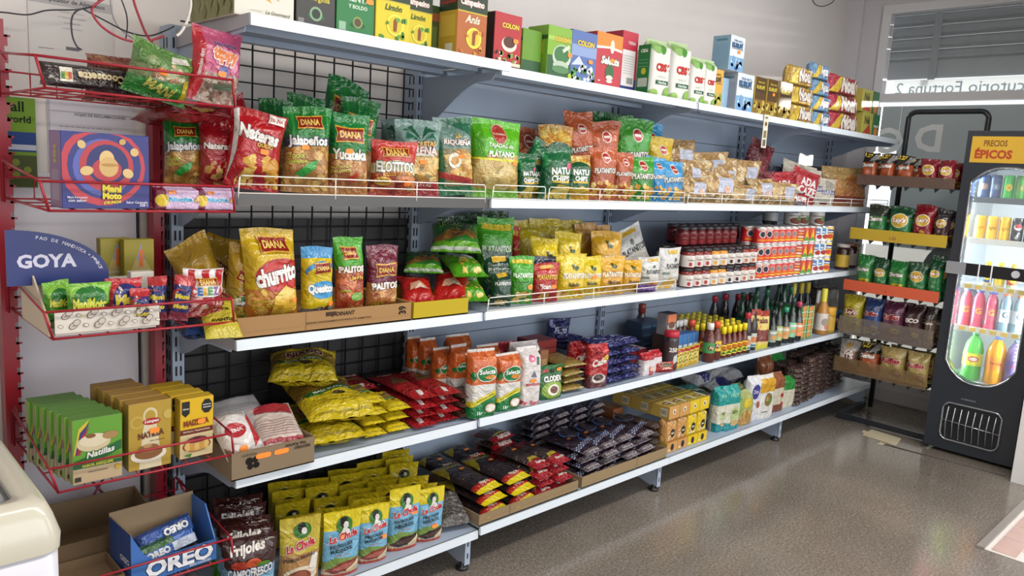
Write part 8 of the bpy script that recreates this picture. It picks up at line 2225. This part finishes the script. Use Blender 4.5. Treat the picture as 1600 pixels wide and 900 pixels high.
arc = [(-0.175, 0.0), (-0.175, 0.142)] + [(-0.175 + 0.235 * math.sin(q) , 0.02 + 0.122 * math.cos(q)) for q in np.linspace(0.1, 1.57, 14)] + [(0.06, 0.0)]
g = empty('header_card', (-1.30, 0.155, z2 + 0.105), 'blue arched header card with white lettering behind the peanut tray', 'display card')
MB().prism(arc, 'y', 0.0, 0.004).build('card', mat('card_blue', '#27336f', rough=0.4), g)
b = MB()
for s, x, y, w, hh, rot, bold in (('GOYA', -0.085, 0.062, 0.135, 0.036, 0.0, 0.04),):
    tri, dim = text_tris(s, bold)
    q = split(tri * (w / dim[0], hh / dim[1]), 0.05).reshape(-1, 2)
    b.add(np.stack([q[:, 0] + x, np.full(len(q), -0.0012), q[:, 1] + y], 1), [(3 * i, 3 * i + 1, 3 * i + 2) for i in range(len(q) // 3)])
s_ = 'PAO DE MANDIOCA · MANIHOT'
for i, ch in enumerate(s_):
    if ch == ' ':
        continue
    q_ = 0.32 + 1.12 * i / len(s_)
    cx_, cy_ = -0.175 + 0.218 * math.sin(q_), 0.02 + 0.108 * math.cos(q_)
    tri, dim = text_tris(ch, 0.02)
    k = 0.0085 / max(dim[1], 0.3)
    aa = -math.atan2(0.108 * math.sin(q_), 0.218 * math.cos(q_))
    c, s = math.cos(aa), math.sin(aa)
    p = (tri.reshape(-1, 2) * k) @ np.array([[c, s], [-s, c]])
    b.add(np.stack([p[:, 0] + cx_, np.full(len(p), -0.0012), p[:, 1] + cy_], 1), [(3 * j, 3 * j + 1, 3 * j + 2) for j in range(len(p) // 3)])
b.build('lettering', mat('card_white', '#cfcde0', rough=0.5), g, fix=False)
for i, (d_, x, y, w, h, lb, rz) in enumerate((('maniverde', -1.325, 0.028, 0.105, 0.118, 'green peanut bag at the front of the display tray', 0.0), ('maniverde', -1.385, 0.075, 0.07, 0.118, 'green peanut bag tucked behind at the tray side', 0.3), ('maniblue', -1.232, 0.055, 0.095, 0.12, 'blue and red peanut bag in the display tray, left', 0.1),
                                              ('maniblue', -1.205, 0.022, 0.05, 0.095, 'narrow blue peanut bag in front of the left blue one', -0.2), ('maniblue', -1.150, 0.055, 0.05, 0.12, 'blue peanut bag beside the white box', -0.5))):
    rk_bag(d_, x, y, z2 + 0.008, w, h, 0.045, lb, seed=920 + i, rz=rz, wr=1.0, st=(0.35, 0.35) if i == 2 else None)
me = box_mesh('white_box', 0.06, 0.03, 0.13, {'all': '#d9d2c6'}, {})
link('white_box', me, (-1.172, 0.10, z2 + 0.006), (0, 0, 0), 'plain white card standing between the blue peanut bags', 'box')
rk_bag('maniblue', -1.105, 0.030, z2 + 0.008, 0.05, 0.125, 0.035, 'blue curved packet edge leaning on the striped bag', seed=931, rz=-0.4, ry=0.15)
rk_bag('cereza', -1.030, 0.045, z2 + 0.01, 0.115, 0.135, 0.065, 'red and white striped cherry snack bag in the third red basket', seed=932, ry=0.02, wr=1.2)
rk_bag('brown_snack', -0.985, 0.08, z2 + 0.006, 0.06, 0.075, 0.05, 'clear brown nut bag at the right end of the third basket', seed=933, wr=1.4, m=FOIL)
for i in range(2):
    me = box_mesh('wafer_box', 0.085, 0.03, 0.20, {'all': '#a89a2a', 'left': '#8f8424'}, {'front': [PL([(0.1, 0.4), (0.5, 0.85), (0.95, 0.5), (0.9, 0.2), (0.3, 0.2)], '#c9b06a'), PL([(0.15, 0.35), (0.8, 0.42), (0.85, 0.2), (0.2, 0.15)], '#b08a4a'), PL([(0.4, 0.7), (0.55, 0.95), (0.68, 0.7)], '#9a9ab0'), R(0.5, 0.6, 0.62, 0.85, '#e87a2c'), R(0.25, 0.5, 0.8, 0.53, '#d9cfb4'), E(0.3, 0.12, 0.2, 0.05, '#e6e2d6')]})
    link('wafer_box', me, (-1.178 + 0.052 * i, 0.30 - 0.035 * i, z2 + 0.006), (0, 0, 0.05), ('olive yellow wafer box at the back of the third basket, left', 'olive yellow wafer box at the back of the third basket, right')[i], 'box')

z3 = BZ[3] + 0.004
GREEN = {'front': [R(0.0, 0.0, 1, 0.26, '#c9b08a'), R(0, 0.24, 1, 0.30, '#2c5a38'), T('SABOR AREQUIPE', 0.5, 0.272, 0.62, '#d9c83a', bold=0.03), PL([(0.02, 0.46), (0.12, 0.86), (0.34, 1.0), (0.2, 0.8), (0.1, 0.46)], '#d9c23a'), PL([(0.05, 0.46), (0.15, 0.8), (0.34, 0.94), (0.22, 0.76), (0.12, 0.46)], '#4a3a7a'), PL([(0.08, 0.46), (0.18, 0.74), (0.34, 0.88), (0.24, 0.72), (0.15, 0.46)], '#a83240'),
         E(0.42, 0.62, 0.34, 0.20, '#d9c9a2'), E(0.42, 0.66, 0.28, 0.15, '#e6d9b8'), E(0.36, 0.73, 0.10, 0.05, '#8a5a34'), E(0.75, 0.70, 0.16, 0.09, '#b08a5a'), PL([(0.02, 0.36), (0.3, 0.42), (0.98, 0.60), (0.98, 0.46), (0.5, 0.32), (0.02, 0.30)], '#2c6a3a'), T('Natillas', 0.55, 0.46, 0.58, '#f0f2e6', '#2c5a38', shear=0.3, bold=0.03, rot=0.14), R(0.3, 0.17, 0.7, 0.18, '#5a4a3a'), E(0.9, 0.18, 0.06, 0.06, '#c9a83a'), R(0.04, 0.05, 0.16, 0.12, '#3a342c')],
         'left': [R(0.1, 0.1, 0.9, 0.9, '#a8b07a'), R(0.2, 0.5, 0.8, 0.62, '#8a5a7a'), R(0.2, 0.15, 0.8, 0.3, '#c9b8a8')]}
me = box_mesh('pudding_box', 0.118, 0.034, 0.175, {'all': '#6aa53a', 'left': '#8fb04e', 'top': '#5c8a3a'}, GREEN)
for i in range(7):
    link('pudding_box', me, (-1.318 - 0.008 * i, 0.012 + 0.037 * i, z3), (0.05, 0, 0.0), 'green pudding mix box, %s in the row of seven' % ('at the front', 'second from the front', 'third from the front', 'fourth from the front', 'fifth from the front', 'sixth from the front', 'at the back')[i], 'box')
BROWN = {'front': [PL([(0.24, 0), (0.32, 0.55), (0.38, 0.74), (0.62, 0.74), (0.68, 0.55), (0.78, 0)], '#e0d2ac'), E(0.5, 0.80, 0.17, 0.2, '#dccb9e'), E(0.5, 0.79, 0.12, 0.15, '#b8983a'), E(0.2, 0.72, 0.16, 0.16, '#c9ae58'), E(0.2, 0.72, 0.12, 0.12, '#b8983a'), E(0.92, 0.78, 0.12, 0.12, '#c9ae58'), E(0.53, 0.71, 0.21, 0.085, '#b3262c'), T('Luzupan', 0.53, 0.71, 0.34, '#f0e2da', shear=0.3, bold=0.04), T('NATILLA', 0.52, 0.52, 0.6, '#6a3a1c', h=0.16, bold=0.05, rot=0.08), T('sabor tradicional', 0.66, 0.42, 0.34, '#7a4a2a'), E(0.46, 0.22, 0.42, 0.2, '#e6dcc8'), E(0.46, 0.25, 0.33, 0.17, '#8a5a34'), E(0.46, 0.31, 0.24, 0.11, '#9c6a40'), E(0.43, 0.35, 0.10, 0.05, '#c99a6a')],
         'left': [R(0.1, 0.1, 0.9, 0.9, '#a88a3c')]}
me = box_mesh('pudding_box', 0.112, 0.04, 0.19, {'all': '#b8983a', 'left': '#a8873a', 'top': '#a5803e'}, BROWN)
for i in range(5):
    o = link('pudding_box', me, (-1.185 - 0.006 * i, 0.022 + 0.052 * i, z3), (0.04, 0, 0.02), 'golden custard mix box, %s in the row of five' % ('at the front', 'second from the front', 'third from the front', 'fourth from the front', 'at the back')[i], 'box')
    if i == 0:
        sticker(o, None, 0.01, 0.108)
MAIZ = {'front': [R(0, 0.0, 1, 0.42, '#d9c594'), R(0, 0.40, 1, 0.49, '#6a2318'), T('NATILLA | TRADICIONAL', 0.5, 0.445, 0.8, '#e6d9b8', bold=0.02, rot=0.0), PL([(0.05, 0.96), (0.05, 0.76), (0.16, 0.70), (0.28, 0.76), (0.28, 0.96)], '#231f1e'), T('Llama', 0.165, 0.84, 0.18, '#e8e2d6', shear=0.3), PL([(0.79 + 0.165 * math.cos(q), 0.84 + 0.125 * math.sin(q)) for q in np.linspace(0.39, 6.67, 8, endpoint=False)], '#1d1b1c'), T('EXCESO EN', 0.79, 0.865, 0.24, '#f2efe8', bold=0.03), T('AZÚCARES', 0.79, 0.825, 0.24, '#f2efe8', bold=0.03), T('MAIZENA', 0.5, 0.595, 0.86, '#8a3a1c', h=0.19, bold=0.05, rot=0.03),
        E(0.5, 0.20, 0.42, 0.20, '#8a3020'), E(0.5, 0.20, 0.38, 0.18, '#d9a85a')] + [E(0.22 + 0.14 * i, 0.20, 0.07, 0.16, '#cf9a4a' if i % 2 else '#e0b86c') for i in range(5)] + [E(0.5, 0.30, 0.30, 0.10, '#7c3a44'), E(0.5, 0.33, 0.1, 0.04, '#5a2430'), PL([(0.1, 0.06), (0.3, 0.02), (0.35, 0.08)], '#3c7a34')], 'left': [R(0.1, 0.1, 0.9, 0.9, '#c9a83a')]}
me = box_mesh('pudding_box', 0.095, 0.038, 0.175, {'all': '#e3b820', 'left': '#b8983a', 'top': '#c9a52a'}, MAIZ)
for i in range(4):
    o = link('pudding_box', me, (-1.060 - 0.008 * i, 0.020 + 0.05 * i, z3 + 0.006), (0.04, 0, 0.03), 'yellow cornstarch pudding box, %s in the row of four' % ('at the front with black octagon seal', 'second from the front', 'third from the front', 'at the back')[i], 'box')
    if i == 0:
        sticker(o, None, 0.012, 0.105, 0.022, 0.014)

# bottom basket: blue biscuit display box, brown cardboard
ox, oy, oz = -1.125, 0.012, 0.355
t = empty('biscuit_display_box', (ox, oy, oz), 'open blue display box with big white biscuit lettering, bottom left', 'display box', rz=0.06)
BB = mat('box_blue', '#3a68ac', rough=0.45)
IN = mat('box_inside_kraft', '#8f7a5e', rough=0.8)
w2, dd, hb, hf = 0.120, 0.150, 0.150, 0.062
MB().box(-w2, 0, 0, w2, dd, 0.004).build('floor_panel', IN, t)
bk = MB().box(-w2, dd - 0.004, 0, w2, dd, hb + 0.01).build('back_panel', IN, t)
lf = link('side_panel', box_mesh('side_panel', 0.004, dd, hb, {'all': '#8f7a5e', 'left': '#2c4f8c'}, {'left': [R(0.46, 0, 0.475, 1, '#6a84b4'), T('OREO', 0.74, 0.42, 0.42, '#e9edf2', '#1a2a52', bold=0.04, ow=0.04), T('original', 0.8, 0.3, 0.16, '#c9d2e2'), R(0.56, 0.05, 0.7, 0.2, '#7c94be'), R(0.75, 0.05, 0.95, 0.2, '#4a6aa4')]}, CARTON, 0), (-w2 + 0.002, 0, 0), parent=t)
rt = MB().prism([(0, 0), (dd, 0), (dd, hb), (0.06, hb), (0.0, hf)], 'x', w2 - 0.004, w2).build('side_panel', BB, t)
fr_ = link('front_panel', box_mesh('front_panel', 2 * w2, 0.004, hf + 0.0, {'all': '#3f70b4', 'back': '#8f7a5e'}, {'front': [T('OREO', 0.56, 0.55, 0.80, '#f3f4f6', '#1a2a52', h=0.2, bold=0.045, ow=0.04), T('MINI COOKIES', 0.8, 0.1, 0.26, '#dbe3ee', bold=0.02)]}, CARTON, 0), (0, -0.0045, 0), parent=t)
c1 = MB().prism([(-w2, hf), (-w2, hb), (-w2 + 0.035, hf + 0.02), (-w2 + 0.06, hf)], 'y', -0.0045, -0.001).build('corner_flap', BB, t)
for i, (dx, dy, dz, rz, d_) in enumerate(((0.01, 0.085, 0.056, 0.16, 'oreo_pack'), (0.0, 0.045, 0.036, 0.12, 'oreo_pack2'), (0.02, 0.105, 0.010, 0.08, 'oreo_pack'))):
    bands, ops = D[d_]
    me, sh = bag_mesh('biscuit_roll', 0.17, 0.05, 0.05, bands, ops, 950 + i, 'block', 0.4, FOIL)
    o = link('biscuit_roll', me, (ox + dx, oy + dy, oz + dz), (-0.5, -0.12, rz), ('blue biscuit roll with upside-down white lettering in the display box', 'blue and green biscuit roll at the front of the display box', 'blue biscuit roll lying at the bottom of the display box')[i], 'biscuits')
b = MB()
kb = open_tray('cardboard_box', -1.41, -1.10, 0.19, 0.42, 0.354, 0.08, '#7c654a', 'brown cardboard box at the wall behind the blue display box', hb=0.11, m=mat('kraft_dark', '#7c654a', rough=0.8))
kb2 = open_tray('cardboard_box', -1.40, -1.255, 0.02, 0.18, 0.354, 0.035, '#86704f', 'brown cardboard flat in the bottom basket under the display box', m=MATS['kraft_dark'])
